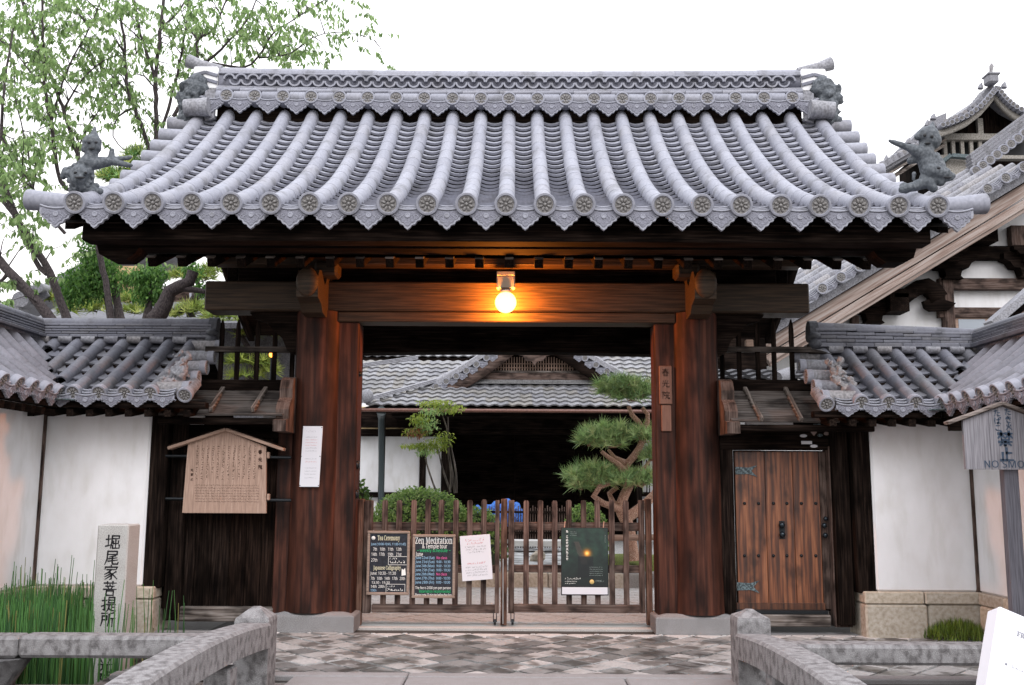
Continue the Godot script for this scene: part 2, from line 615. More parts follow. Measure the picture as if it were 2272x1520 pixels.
	mats.lichen = stained(surf(speck, Vector3(1.6, 1.6, 1.6), 0.92, fine, 0.25, 0.3), blotch, Vector3(0.9, 0.7, 0.9))
	mats.base_stone = stained(surf(speck, Vector3(1.3, 1.3, 1.3), 0.9, fine, 0.12, 0.3), soft, Vector3(0.9, 0.7, 0.9))
	mats.slab = stained(surf(speck, Vector3(1.9, 1.9, 1.9), 0.9, fine, 0.12, 0.3), soft, Vector3(0.9, 0.7, 0.9))
	mats.slab.albedo_color = Color(1, 1, 1)
	var sand := ntex([lin(0.41, 0.345, 0.27), lin(0.49, 0.42, 0.335), lin(0.54, 0.47, 0.385), lin(0.6, 0.54, 0.46)], [0.2, 0.42, 0.62, 0.9], 0.02, 35, 5)
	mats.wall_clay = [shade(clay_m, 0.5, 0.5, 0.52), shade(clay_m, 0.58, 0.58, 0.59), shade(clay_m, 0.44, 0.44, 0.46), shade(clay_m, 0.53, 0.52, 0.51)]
	mats.sand = [stained(surf(sand, Vector3(1.6, 1.6, 1.6), 0.9, fine, 0.2, 0.3), soft, Vector3(0.8, 0.8, 0.8))]
	mats.sand.append(shade(mats.sand[0], 0.9, 0.92, 0.95))
	mats.sand.append(shade(mats.sand[0], 0.78, 0.8, 0.83))
	var flag := ntex([lin(0.27, 0.275, 0.28), lin(0.33, 0.335, 0.338), lin(0.39, 0.393, 0.393)], [0.2, 0.5, 0.85], 0.035, 36, 5)
	var damp := ntex([Color(0.6, 0.59, 0.58), Color(0.68, 0.67, 0.66), Color(0.93, 0.93, 0.925), Color(1, 1, 1)], [0.3, 0.385, 0.47, 0.62], 0.012, 37, 4)
	var wet := ntex([Color(0.25, 0.25, 0.25), Color(0.3, 0.3, 0.3), Color(0.62, 0.62, 0.62)], [0.4, 0.47, 0.54], 0.012, 37, 4)
	for k in 5:
		var t: float = [1.12, 1.03, 0.93, 0.66, 0.52][k]
		var m := stained(surf(flag, Vector3(1.4, 1.4, 1.4), 1.0, fine, 0.08, 0.5), damp, Vector3(0.36, 0.36, 0.36))
		m.albedo_color = lin(t, t, t * 0.99)
		m.roughness = 0.6 if k < 3 else 0.28
		mats["flag%d" % k] = m
	mats.flag_far = surf(ntex([lin(0.42, 0.42, 0.42), lin(0.54, 0.54, 0.535), lin(0.62, 0.62, 0.615)], [0.2, 0.5, 0.85], 0.03, 53, 5), Vector3(1.4, 1.4, 1.4), 0.5, fine, 0.08, 0.5)
	mats.pale_timber = surf(ntex([lin(0.2, 0.18, 0.155), lin(0.28, 0.26, 0.235), lin(0.38, 0.36, 0.33)], [0.25, 0.5, 0.8], 0.03, 54, 5), Vector3(1, 1, 1), 0.85)
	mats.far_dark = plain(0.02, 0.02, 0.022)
	mats.soil = surf(ntex([lin(0.05, 0.045, 0.035), lin(0.12, 0.105, 0.085)], [0.3, 0.7], 0.04, 38, 5), Vector3(1, 1, 1), 1.0, fine, 1.0)
	mats.gravel = surf(ntex([lin(0.12, 0.12, 0.11), lin(0.3, 0.29, 0.28), lin(0.5, 0.49, 0.47)], [0.25, 0.5, 0.75], 0.12, 39, 3), Vector3(2, 2, 2), 0.95, fine, 1.0)
	mats.moss = surf(ntex([lin(0.05, 0.06, 0.008), lin(0.12, 0.15, 0.02), lin(0.2, 0.22, 0.04)], [0.3, 0.5, 0.75], 0.05, 40, 5), Vector3(1.5, 1.5, 1.5), 1.0, fine, 2.0)
	mats.road = surf(ntex([lin(0.1, 0.1, 0.098), lin(0.19, 0.185, 0.18)], [0.3, 0.7], 0.08, 41, 4), Vector3(1.5, 1.5, 1.5), 0.9, fine, 0.5)
	# growing things
	mats.bark = surf(ntex([lin(0.025, 0.018, 0.02), lin(0.05, 0.038, 0.04), lin(0.09, 0.073, 0.07)], [0.25, 0.5, 0.8], 0.03, 42, 5), Vector3(2.5, 1.2, 2.5), 0.9, fine, 1.0)
	mats.pine_bark = surf(ntex([lin(0.3, 0.14, 0.095), lin(0.52, 0.3, 0.21), lin(0.66, 0.48, 0.38)], [0.25, 0.5, 0.8], 0.03, 43, 5), Vector3(3, 2, 3), 0.9, fine, 1.2)
	mats.leaf = leafy(1, 1, 1, 1.0)
	mats.needle = leafy(1, 1, 1, 0.35)
	# small matters
	mats.iron = plain(0.02, 0.023, 0.026, 0.45, 0.7)
	mats.verdigris = surf(ntex([lin(0.02, 0.03, 0.035), lin(0.07, 0.1, 0.11), lin(0.14, 0.19, 0.2)], [0.3, 0.5, 0.8], 0.03, 44, 4), Vector3(2, 2, 2), 0.6)
	mats.steel = plain(0.55, 0.55, 0.56, 0.35, 0.9)
	mats.copper = surf(ntex([lin(0.09, 0.035, 0.024), lin(0.16, 0.07, 0.048)], [0.3, 0.7], 0.03, 45, 4), Vector3(1, 1, 1), 0.5)
	mats.paper = plain(0.6, 0.6, 0.64, 0.6)
	mats.board = surf(ntex([lin(0.008, 0.01, 0.016), lin(0.016, 0.02, 0.03)], [0.3, 0.7], 0.02, 46, 4), Vector3(2, 2, 2), 0.8)
	mats.chalk = plain(0.75, 0.75, 0.72, 0.9)
	mats.chalk_yellow = plain(0.75, 0.72, 0.5, 0.9)
	mats.chalk_green = plain(0.02, 0.4, 0.14, 0.9)
	mats.chalk_pink = plain(0.7, 0.12, 0.35, 0.9)
	mats.chalk_blue = plain(0.3, 0.5, 0.68, 0.9)
	mats.ink = plain(0.012, 0.011, 0.014, 0.9)
	mats.ink_grey = plain(0.16, 0.16, 0.19, 0.9)
	mats.ink_red = plain(0.5, 0.08, 0.1, 0.9)
	mats.ink_blue = plain(0.045, 0.07, 0.11, 0.9)
	mats.ink_brown = plain(0.07, 0.035, 0.025, 0.9)
	mats.glass = plain(0.35, 0.38, 0.42, 0.15)
	mats.tarp = surf(ntex([lin(0.01, 0.08, 0.34), lin(0.03, 0.16, 0.55)], [0.3, 0.7], 0.02, 47, 3), Vector3(1, 1, 1), 0.5, fine, 2.0)
	mats.joint = plain(0.045, 0.042, 0.038, 1.0)

# ---------------------------------------------------------------- the ground
func ground_and_paving() -> void:
	var s := st()
	flat(s)
	var y := -0.03
	var hole := [-5.4, -3.36, -10.76, -8.17]                # the planting trench left of the bridge
	for r in [[-300, 300, -500, hole[2]], [-300, hole[0], hole[2], hole[3]], [hole[1], 300, hole[2], hole[3]], [-300, 300, hole[3], 60]]:
		facing(s, [Vector3(r[0], y, r[2]), Vector3(r[1], y, r[2]), Vector3(r[1], y, r[3]), Vector3(r[0], y, r[3])], Vector3.UP)
	structure("ground", s, mats.road)
	s = st()
	flat(s)
	var b := -0.5
	facing(s, [Vector3(hole[0], b, hole[2]), Vector3(hole[1], b, hole[2]), Vector3(hole[1], b, hole[3]), Vector3(hole[0], b, hole[3])], Vector3.UP)
	for e in [[hole[0], hole[2], hole[1], hole[2], 0, 1], [hole[0], hole[3], hole[1], hole[3], 0, -1], [hole[0], hole[2], hole[0], hole[3], 1, 0], [hole[1], hole[2], hole[1], hole[3], -1, 0]]:
		facing(s, [Vector3(e[0], b, e[1]), Vector3(e[2], b, e[3]), Vector3(e[2], y, e[3]), Vector3(e[0], y, e[1])], Vector3(e[4], 0, e[5]))
	structure("trench", s, mats.soil)
	# diamond flagstones before and inside the gate
	var bed := st()
	flat(bed)
	facing(bed, [Vector3(-3.34, -0.022, -18), Vector3(4.9, -0.022, -18), Vector3(4.9, -0.022, -8.3), Vector3(-3.34, -0.022, -8.3)], Vector3.UP)
	var pave := structure("pavement", bed, mats.joint)
	var inner := st()
	flat(inner)
	var w := 0.34
	var l := 0.38
	var laid := 0
	for j in range(-2, 60):
		for i in range(-16, 22):
			var c := Vector3((i + 0.5 * (j & 1)) * w + 0.03, 0, -8.52 - j * l * 0.5)
			var poly := PackedVector2Array([Vector2(c.x - w * 0.5, c.z), Vector2(c.x, c.z - l * 0.5), Vector2(c.x + w * 0.5, c.z), Vector2(c.x, c.z + l * 0.5)])
			var room := PackedVector2Array([Vector2(-3.3, -10.86), Vector2(4.82, -10.86), Vector2(4.82, -8.5), Vector2(-3.3, -8.5)])
			var front := true
			if c.z < -11.2:
				front = false
				room = PackedVector2Array([Vector2(-2.3, -17.6), Vector2(2.2, -17.6), Vector2(2.2, -11.62), Vector2(-2.3, -11.62)])
			var cut := Geometry2D.intersect_polygons(poly, room)
			if cut.is_empty():
				continue
			var shrunk := Geometry2D.offset_polygon(cut[0], -0.0065)
			if shrunk.is_empty() or shrunk[0].size() < 3:
				continue
			var top := Geometry2D.offset_polygon(shrunk[0], -0.008)
			if top.is_empty() or top[0].size() != shrunk[0].size():
				continue
			var lift := rng.randf_range(-0.004, 0.005)
			laid += 1 if front else 0
			if laid > 300:
				front = false
			var q := inner if not front else st()
			stone_slab(q, shrunk[0], top[0], lift)
			if front:
				obj("flagstone", q, mats["flag%d" % stone_tone(c)], pave)
	var far := obj("far_flagstones", inner, mats.flag_far, pave)
	far.set_meta("kind", "stuff")
	# sill stones
	for e in [[-1.74, 1.56, -11.58, -11.2, 0.012], [-3.95, -2.62, -11.0, -10.9, 0.0], [2.4, 3.7, -11.12, -10.87, 0.0], [-3.3, -0.873, -8.5, -8.34, 0.02], [-0.867, 4.8, -8.5, -8.34, 0.018]]:
		var q := st()
		span(q, Vector3(e[0], -0.06, e[2]), Vector3(e[1], e[4], e[3]), 0.01)
		obj("edging_stone", q, mats.granite if e[3] == -11.2 else mats.slab, pave)

func stone_tone(c: Vector3) -> int:                       # damp stones lie mostly in the middle, where feet and rain pass
	var wet := 0.42 if absf(c.x + 0.2) < 1.6 and c.z < -9.0 else 0.2
	if c.z > -9.0:
		wet = 0.55
	return 3 + (rng.randi() & 1) if rng.randf() < wet else rng.randi() % 3

func stone_slab(q: SurfaceTool, low: PackedVector2Array, top: PackedVector2Array, lift: float) -> void:
	flat(q)
	var t := []
	for p in top:
		t.append(Vector3(p.x, lift, p.y))
	facing(q, t, Vector3.UP)
	var m := Vector2()
	for p in low:
		m += p / low.size()
	for k in low.size():
		var a := low[k]
		var b := low[(k + 1) % low.size()]
		var best := 0
		var best2 := 0
		for i in top.size():
			if top[i].distance_to(a) < top[best].distance_to(a):
				best = i
			if top[i].distance_to(b) < top[best2].distance_to(b):
				best2 = i
		var out := Vector3((a.x + b.x) * 0.5 - m.x, 0.3, (a.y + b.y) * 0.5 - m.y)
		facing(q, [Vector3(a.x, -0.02, a.y), Vector3(b.x, -0.02, b.y), t[best2], t[best]], out)

# ---------------------------------------------------------------- clay roof pieces
func cover_mesh(r: float, l: float, sides := 10) -> ArrayMesh:       # a round cover tile lying along z, its open side down
	var s := st()
	var rings := []
	for e in [[0.0, 1.0], [0.03 * l, 1.006], [l + 0.02, 0.975]]:
		var ring := []
		for k in sides + 1:
			var a := lerpf(-0.25, PI + 0.25, float(k) / sides)
			ring.append(Vector3(cos(a) * r * e[1], sin(a) * r * e[1], e[0]))
		rings.append(ring)
	loft(s, rings, false, false, Vector3(0, -r * 0.3, 0))
	flat(s)
	var rim: Array = rings[0]
	for k in sides:                                          # the thickness seen at the lower end
		var a: Vector3 = rim[k]
		var b: Vector3 = rim[k + 1]
		facing(s, [a, b, b * 0.8, a * 0.8], Vector3(0, 0, -1))
	return done(s)

func pan_mesh(w: float, l: float, t: float) -> ArrayMesh:             # a curved flat tile: the trough between two rows of cover tiles
	var s := st()
	var top := [[], []]
	var lip := [[], []]
	for k in 7:
		var u := lerpf(-1, 1, k / 6.0)
		var sag := (u * u - 1.0) * w * 0.16
		top[0].append(Vector3(u * w * 0.5, sag + t, 0))
		top[1].append(Vector3(u * w * 0.5, sag, l * 1.12))
		lip[0].append(Vector3(u * w * 0.5, sag + t, 0))
		lip[1].append(Vector3(u * w * 0.5, sag + t * 0.36, 0.004))
	loft(s, top, false, false, Vector3(0, -3, l * 0.5))
	loft(s, lip, false, false, Vector3(0, 0, 3))
	return done(s)

func crest_mesh(r: float, depth := 0.05) -> ArrayMesh:                # a round end cap: raised rim, sunk face, a flower of eight petals
	var rim := st()
	var ax := Vector3(0, 0, -1)
	lathe(rim, Vector3.ZERO, ax, [[r * 0.97, -depth], [r, 0.0], [r * 0.97, 0.012], [r * 0.8, 0.014], [r * 0.74, 0.002]], 22, true)
	var face := st()
	lathe(face, Vector3.ZERO, ax, [[r * 0.74, 0.002], [r * 0.5, -0.004], [0.0, -0.004]], 18, true)
	for k in 8:
		var a := TAU * (k + 0.5) / 8
		ball(face, Vector3(cos(a), sin(a), 0) * r * 0.42 + Vector3(0, 0, -0.004), Vector3(r * 0.23, r * 0.12, 0.009), Basis(Vector3(0, 0, 1), a), 6, 4)
	ball(face, Vector3(0, 0, -0.004), Vector3(r * 0.15, r * 0.15, 0.016), Basis(), 8, 4)
	return joined([[rim, mats.clay[1]], [face, mats.crest]])

func drop_outline(w: float, h: float) -> Array:
	var pts := []
	for k in 9:
		var u := lerpf(-1, 1, k / 8.0)
		pts.append(Vector2(u * w * 0.5, (u * u - 1.0) * w * 0.1 + 0.02))
	var rim := [Vector2(0.5, -0.12), Vector2(0.47, -0.3), Vector2(0.4, -0.36), Vector2(0.37, -0.5), Vector2(0.27, -0.56), Vector2(0.22, -0.72), Vector2(0.12, -0.78), Vector2(0.08, -0.9)]
	for p in rim:
		pts.append(Vector2(p.x * w, p.y * h))
	pts.append(Vector2(0, -h))
	for i in range(rim.size() - 1, -1, -1):
		pts.append(Vector2(-rim[i].x * w, rim[i].y * h))
	return pts

func drop_mesh(w: float, h: float) -> ArrayMesh:                       # the hanging eave tile: pointed, scalloped, carved
	var s := st()
	prism(s, drop_outline(w, h), 0.03, Transform3D(Basis(Vector3.UP, PI), Vector3.ZERO))
	var inner := st()
	var small := []
	for p in drop_outline(w * 0.84, h * 0.82):
		small.append(p + Vector2(0, -h * 0.03))
	prism(inner, small, 0.008, Transform3D(Basis(Vector3.UP, PI), Vector3(0, 0, -0.006)))
	lathe(s, Vector3(0, -h * 0.3, -0.004), Vector3(0, 0, -1), [[0.026, 0.0], [0.026, 0.01], [0.018, 0.012], [0.014, 0.008], [0.0, 0.008]], 12, true)
	for side in [-1.0, 1.0]:
		for k in 3:
			var a := Vector3(side * (0.04 + 0.035 * k), -h * (0.28 - 0.03 * k), -0.007)
			tube(s, [a, a + Vector3(side * 0.03, -h * 0.1, -0.002), a + Vector3(side * 0.015, -h * (0.3 - 0.06 * k), 0)], [0.004, 0.005, 0.002], 5, false)
	var lip := st()                                         # the curved edges of the tiles bedded behind it
	for k in 3:
		var pts := []
		for j in 9:
			var u := lerpf(-1, 1, j / 8.0)
			pts.append(Vector3(u * w * 0.49, (u * u - 1.0) * w * 0.1 + 0.035 + k * 0.03, -0.004 + k * 0.035))
		tube(lip, pts, [0.011], 6, true)
	return joined([[s, mats.clay[1]], [inner, mats.carved], [lip, mats.clay[0]]])

func slope_points(a: float, b: float, run: float, n: int) -> Array:    # n + 1 points of equal spacing along rise = a run + b run^2
	var fine := []
	var len := [0.0]
	for k in 401:
		var x := run * k / 400.0
		fine.append(Vector2(x, a * x + b * x * x))
		if k > 0:
			len.append(len[k - 1] + fine[k].distance_to(fine[k - 1]))
	var out := []
	var i := 0
	for k in n + 1:
		var want: float = len[400] * k / n
		while i < 399 and len[i + 1] < want:
			i += 1
		out.append(fine[i].lerp(fine[i + 1], (want - len[i]) / maxf(len[i + 1] - len[i], 1e-9)))
	return out

func slope_frame(o: Vector3, inward: Vector3, p: Vector2, q: Vector2) -> Transform3D:   # local z up the slope, y off the roof
	var d := q - p
	var zz := (inward * d.x + Vector3.UP * d.y).normalized()
	var yy := (Vector3.UP * d.x - inward * d.y).normalized()
	return Transform3D(Basis(yy.cross(zz), yy, zz), o + inward * p.x + Vector3.UP * p.y)

# rows of cover tiles and flat tiles on a slope; cols are places along the eave, each with the share of the slope [from, to] that it covers
func tiled_slope(roof: Node3D, o: Vector3, along: Vector3, inward: Vector3, sl: Array, r: float, gap: float, cols: Array, segs: int, rows: int, tone: Array, loose_rows: int, sag := 0.0) -> void:
	var pts := slope_points(sl[0], sl[1], sl[2], segs)
	var l: float = pts[0].distance_to(pts[1])
	var cover := cover_mesh(r, l)
	for c in cols:
		for i in segs:
			var mid := (i + 0.5) / segs
			if mid < c[1] or mid > c[2]:
				continue
			var x := slope_frame(o + along * float(c[0]), inward, pts[i], pts[i + 1])
			x.basis = x.basis * Basis(Vector3.UP, rng.randf_range(-0.008, 0.008))
			put("cover_tile", cover, tone[rng.randi() % tone.size()], roof, x)
	var rp := slope_points(sl[0], sl[1], sl[2], rows)
	var rl: float = rp[0].distance_to(rp[1])
	var w := gap - r * 1.1
	var pan := pan_mesh(w, rl, 0.046 * gap / 0.379 + 0.004)
	var rest := []
	for k in cols.size() - 1:
		var c: Array = cols[k]
		var d: Array = cols[k + 1]
		if absf(d[0] - c[0]) > gap * 1.3:
			continue
		for i in rows:
			var mid := (i + 0.5) / rows
			if mid < minf(c[1], d[1]) - 0.04 or mid > maxf(c[2], d[2]) + 0.04:
				continue
			var x := slope_frame(o + along * ((c[0] + d[0]) * 0.5), inward, rp[i], rp[i + 1])
			x.origin -= x.basis.y * (r * 0.25 + sag)
			if i < loose_rows:
				put("flat_tile", pan, tone[rng.randi() % tone.size()], roof, x)
			else:
				rest.append(x)
	if not rest.is_empty():
		scatter("upper_flat_tiles", pan, tone[0], roof, rest)

# ---------------------------------------------------------------- the gate
func main_gate() -> void:
	var gate := thing("temple_gate", "large dark timber temple gate with grey tiled gable roof in the middle", "gate")
	var sl := [0.377, 0.076, 3.6]
	var eave := Vector3(AX, 4.26, -9.3)
	var inward := Vector3(0, 0, -1)
	var gap := 0.379
	# the roof body under the tiles, both slopes
	var s := st()
	var run: Array = slope_points(sl[0], sl[1], sl[2], 14)
	var up := []
	for p in run:
		up.append(Vector3(0, 4.26 + p.y, -9.3 - p.x))
	for i in range(run.size() - 2, -1, -1):
		up.append(Vector3(0, 4.26 + run[i].y, -12.9 - (3.6 - run[i].x)))
	for i in up.size() - 1:
		var a: Vector3 = up[i]
		var b: Vector3 = up[i + 1]
		flat(s)
		var x0 := AX - 4.4
		var x1 := AX + 4.4
		for e in [[-0.09, 1.0], [-0.2, -1.0]]:
			var y := Vector3(0, e[0], 0)
			facing(s, [Vector3(x0, 0, 0) + a + y, Vector3(x1, 0, 0) + a + y, Vector3(x1, 0, 0) + b + y, Vector3(x0, 0, 0) + b + y], Vector3(0, e[1], 0))
	var roof := obj("roof", s, mats.dark_h, gate)
	for side in [-1.0, 1.0]:                                 # bargeboards
		s = st()
		var rings := []
		for p in up.slice(1):
			var x: float = AX + side * 4.36
			rings.append([p + Vector3(x - 0.05, -0.12, 0), p + Vector3(x + 0.05, -0.12, 0), p + Vector3(x + 0.05, -0.3, 0), p + Vector3(x - 0.05, -0.3, 0)])
		loft(s, rings)
		obj("bargeboard", s, mats.dark_z, roof)
	var cols := []
	for k in range(-11, 12):
		cols.append([k * gap, 0.0, 1.0])
	tiled_slope(roof, eave, Vector3.RIGHT, inward, sl, 0.089, gap, cols, 13, 24, mats.clay, 12)
	var crest := crest_mesh(0.111)
	var drop := drop_mesh(0.335, 0.2)
	var first := slope_frame(eave, inward, run[0], run[1])
	for k in range(-11, 12):
		put("end_tile", crest, null, roof, Transform3D(first.basis * Basis(Vector3.RIGHT, 0.12), eave + Vector3(k * gap, -0.012, 0.065)))
	for k in range(-12, 12):
		put("eave_tile", drop, null, roof, Transform3D(Basis(Vector3.UP, PI) * Basis(Vector3.RIGHT, 0.1), eave + Vector3((k + 0.5) * gap, -0.06, 0.02)))
	# verge tiles laid sideways over the gable ends
	var vcrest := crest_mesh(0.104)
	var vp: Array = slope_points(sl[0], sl[1], sl[2], 10)
	for side in [-1.0, 1.0]:
		for i in range(0, 10):
			var p: Vector2 = vp[i] + (vp[i + 1] - vp[i]) * 0.25
			var off: float = [0.5, 0.13, 0.15, 0.18, 0.22, 0.25, 0.28, 0.31, 0.34, 0.36][i]
			var vs := st()
			tube(vs, [Vector3(0, 0, 0), Vector3(0, 0, 0.1), Vector3(0, 0, off + 0.03)], [0.103, 0.097, 0.093], 16)
			var o := Vector3(AX + side * (11 * gap + off), 4.205 + p.y + (0.0 if i > 0 else 0.07), -9.3 - p.x + (0.02 if i == 0 else 0.0))
			var tilt := 0.1 if i == 0 else 0.02
			var b := basis_to(Vector3(-side, -tilt, 0))
			put("verge_tile", done(vs), mats.clay[(i + 1) % 4], roof, Transform3D(b, o))
			put("verge_end_tile", vcrest, null, roof, Transform3D(b, o + Vector3(side * 0.015, 0, 0)))
	gate_ridge(gate, gap)
	gate_frame(gate)
	roof_lion(gate, true)
	roof_lion(gate, false)

func ridge_y(x: float) -> float:
	return 0.035 * pow((x - AX) / 3.95, 2)

func ridge_course(s: SurfaceTool, x0: float, x1: float, y0: float, y1: float, half: float, cut := 0.006) -> void:
	var rings := []
	for e in [x0, x1]:
		var l := ridge_y(e)
		rings.append([Vector3(e, y0 + l, -12.9 + half), Vector3(e, y1 - cut + l, -12.9 + half), Vector3(e, y1 + l, -12.9 + half - cut), Vector3(e, y1 + l, -12.9 - half), Vector3(e, y0 + l, -12.9 - half)])
	loft(s, rings)

func gate_ridge(gate: Node3D, gap: float) -> void:
	var core := st()
	span(core, Vector3(AX - 3.95, 6.4, -13.06), Vector3(AX + 3.95, 7.06, -12.74))
	var ridge := obj("ridge", core, mats.dark_h, gate)
	var crest := crest_mesh(0.1, 0.16)
	var drop := drop_mesh(0.335, 0.19)
	for k in range(-10, 11):
		put("ridge_end_tile", crest, null, ridge, Transform3D(Basis(Vector3.UP, PI) * Basis(Vector3.RIGHT, 0.1), Vector3(AX + k * gap, 6.69 + ridge_y(AX + k * gap), -12.6)))
	var roll := st()
	tube(roll, [Vector3(-0.1, 0, 0), Vector3(0.1, 0, 0)], [0.08], 12)
	var roll_mesh := done(roll)
	for k in range(-11, 11):
		var x := AX + (k + 0.5) * gap
		put("ridge_drop_tile", drop, null, ridge, Transform3D(Basis(Vector3.UP, PI) * Basis(Vector3.RIGHT, 0.1), Vector3(x, 6.63 + ridge_y(x), -12.6)))
		put("ridge_roll_tile", roll_mesh, mats.clay[(k + 12) % 4], ridge, Transform3D(Basis(), Vector3(x, 6.7 + ridge_y(x), -12.68)))
	# flat courses, each of tiles about half a metre long
	var shift := 0.0
	for e in [[6.775, 6.825, 0.25], [6.832, 6.865, 0.21], [7.045, 7.07, 0.19]]:
		shift += 0.17
		var x := AX - 3.95
		var first := true
		while x < AX + 3.95:
			var l := 0.5 if not first else 0.15 + shift
			first = false
			var q := st()
			ridge_course(q, x + 0.002, minf(x + l, AX + 3.95) - 0.002, e[0], e[1], e[2])
			obj("course_tile", q, mats.clay[rng.randi() % 4], ridge)
			x += l
	# the openwork band: two rows of interlocking half rings
	var arc := st()
	var rings := []
	for k in 11:
		var a := PI * k / 10
		var o := Vector3(cos(a), sin(a), 0)
		rings.append([o * 0.082 + Vector3(0, 0, 0.0), o * 0.082 + Vector3(0, 0, 0.05), o * 0.06 + Vector3(0, 0, 0.05), o * 0.06 + Vector3(0, 0, 0.0)])
	smooth += 1
	var flat_arc := st()
	flat(flat_arc)
	for k in 10:
		var p: Array = rings[k]
		var q: Array = rings[k + 1]
		var o: Vector3 = (p[0] + q[0]) * 0.5
		facing(flat_arc, [p[0], q[0], q[1], p[1]], o)
		facing(flat_arc, [p[1], q[1], q[2], p[2]], Vector3(0, 0, 1))
		facing(flat_arc, [p[2], q[2], q[3], p[3]], -o)
	for p in [rings[0], rings[10]]:
		facing(flat_arc, p, Vector3(0, -1, 0))
	var am := done(flat_arc)
	var n := 48
	for k in n:
		var x := AX - 3.87 + 7.74 * (k + 0.5) / n
		for row in 2:
			var x2 := x + (0.081 if row == 1 else 0.0)
			if x2 > AX + 3.87:
				continue
			var flip := Basis() if row == 0 else Basis(Vector3(0, 0, 1), PI)
			put("ring_tile", am, mats.clay[(k + row) % 4], ridge, Transform3D(flip, Vector3(x2, (6.958 if row == 0 else 6.95) + ridge_y(x2), -12.733 + (0.004 if k & 1 else 0.0))))
	var bar_mesh := st()
	ridge_course(bar_mesh, AX - 3.95, AX, 6.868, 7.04, 0.163)
	ridge_course(bar_mesh, AX + 0.001, AX + 3.95, 6.868, 7.04, 0.163)
	obj("band_back", bar_mesh, mats.clay_edge, ridge)
	var top := cover_mesh(0.1, 0.575, 12)
	for k in 14:
		var x := AX - 3.95 + k * 0.5645
		put("ridge_cap_tile", top, mats.clay[rng.randi() % 4], ridge, Transform3D(basis_to(Vector3(1, (ridge_y(x + 0.56) - ridge_y(x)) / 0.56, 0)), Vector3(x, 7.095 + ridge_y(x), -12.88)))
	for side in [-1.0, 1.0]:
		var x0: float = AX + side * 3.96
		# plaster block with two dark chevrons, then the horn-like tile above it
		var pl := st()
		var w := 0.34
		var cx: float = x0 + side * w * 0.5
		span(pl, Vector3(cx - w * 0.5, 6.86, -13.05), Vector3(cx + w * 0.5, 7.19, -12.73), 0.02)
		var end := obj("ridge_end_plaster", pl, mats.plaster, ridge)
		for y in [7.1, 7.0]:
			var ch := st()
			for e in [[-0.5, 0.5, -1.0], [0.5, -0.5, 1.0]]:
				bar(ch, Vector3(cx, y, -12.722), Vector3(cx + e[2] * w * 0.5, y - 0.05, -12.722), 0.02, 0.045, 0.004)
			obj("chevron", ch, mats.clay_edge, end)
		var horn := st()
		var h0 := Vector3(x0 - side * 0.02, 7.2, -12.84)
		tube(horn, [h0, h0 + Vector3(side * 0.3, 0.05, 0), h0 + Vector3(side * 0.47, 0.11, 0), h0 + Vector3(side * 0.475, 0.11, 0)], [0.045, 0.075, 0.095, 0.07], 14)
		obj("horn_tile", horn, mats.old[0], ridge)
		# the demon-tile mass below
		var c := Vector3(x0 + side * 0.26, -0.06, -12.68)
		var mass := []
		for e in [[0.0, 6.98, 0.13, 0.11], [0.02, 6.86, 0.12, 0.11], [-0.05, 6.9, 0.1, 0.1], [0.14, 6.95, 0.07, 0.07], [0.15, 6.8, 0.07, 0.08], [0.06, 6.72, 0.13, 0.11], [-0.04, 6.62, 0.13, 0.1], [0.13, 6.66, 0.07, 0.06], [0.02, 6.52, 0.15, 0.12], [0.1, 6.5, 0.1, 0.1]]:
			var p := Vector3(c.x + side * e[0], e[1] + c.y, c.z)
			mass.append([p, p + Vector3(side * 0.03, -0.03, 0.03), e[2], e[3]])
		put("demon_tile", blob(mass, 0.024, 0.03, 0.05, 3), mats.statue, ridge)
		var cheek := st()
		var plate := [Vector2(-0.02, 6.4), Vector2(0.1, 6.36), Vector2(0.14, 6.55), Vector2(0.1, 6.68), Vector2(0.12, 6.76), Vector2(0.06, 6.82), Vector2(-0.02, 6.8)]
		for k in plate.size():
			plate[k] = Vector2(x0 + side * plate[k].x, plate[k].y)
		prism(cheek, plate, 0.06, Transform3D(Basis(), Vector3(0, 0, -12.6)))
		obj("demon_tile_cheek", cheek, mats.old[1], ridge)
		var drum := st()
		tube(drum, [Vector3(x0 + side * 0.02, 6.52, -12.5), Vector3(x0 + side * 0.34, 6.5, -12.5)], [0.125, 0.115], 14)
		obj("demon_tile_drum", drum, mats.old[0], ridge)

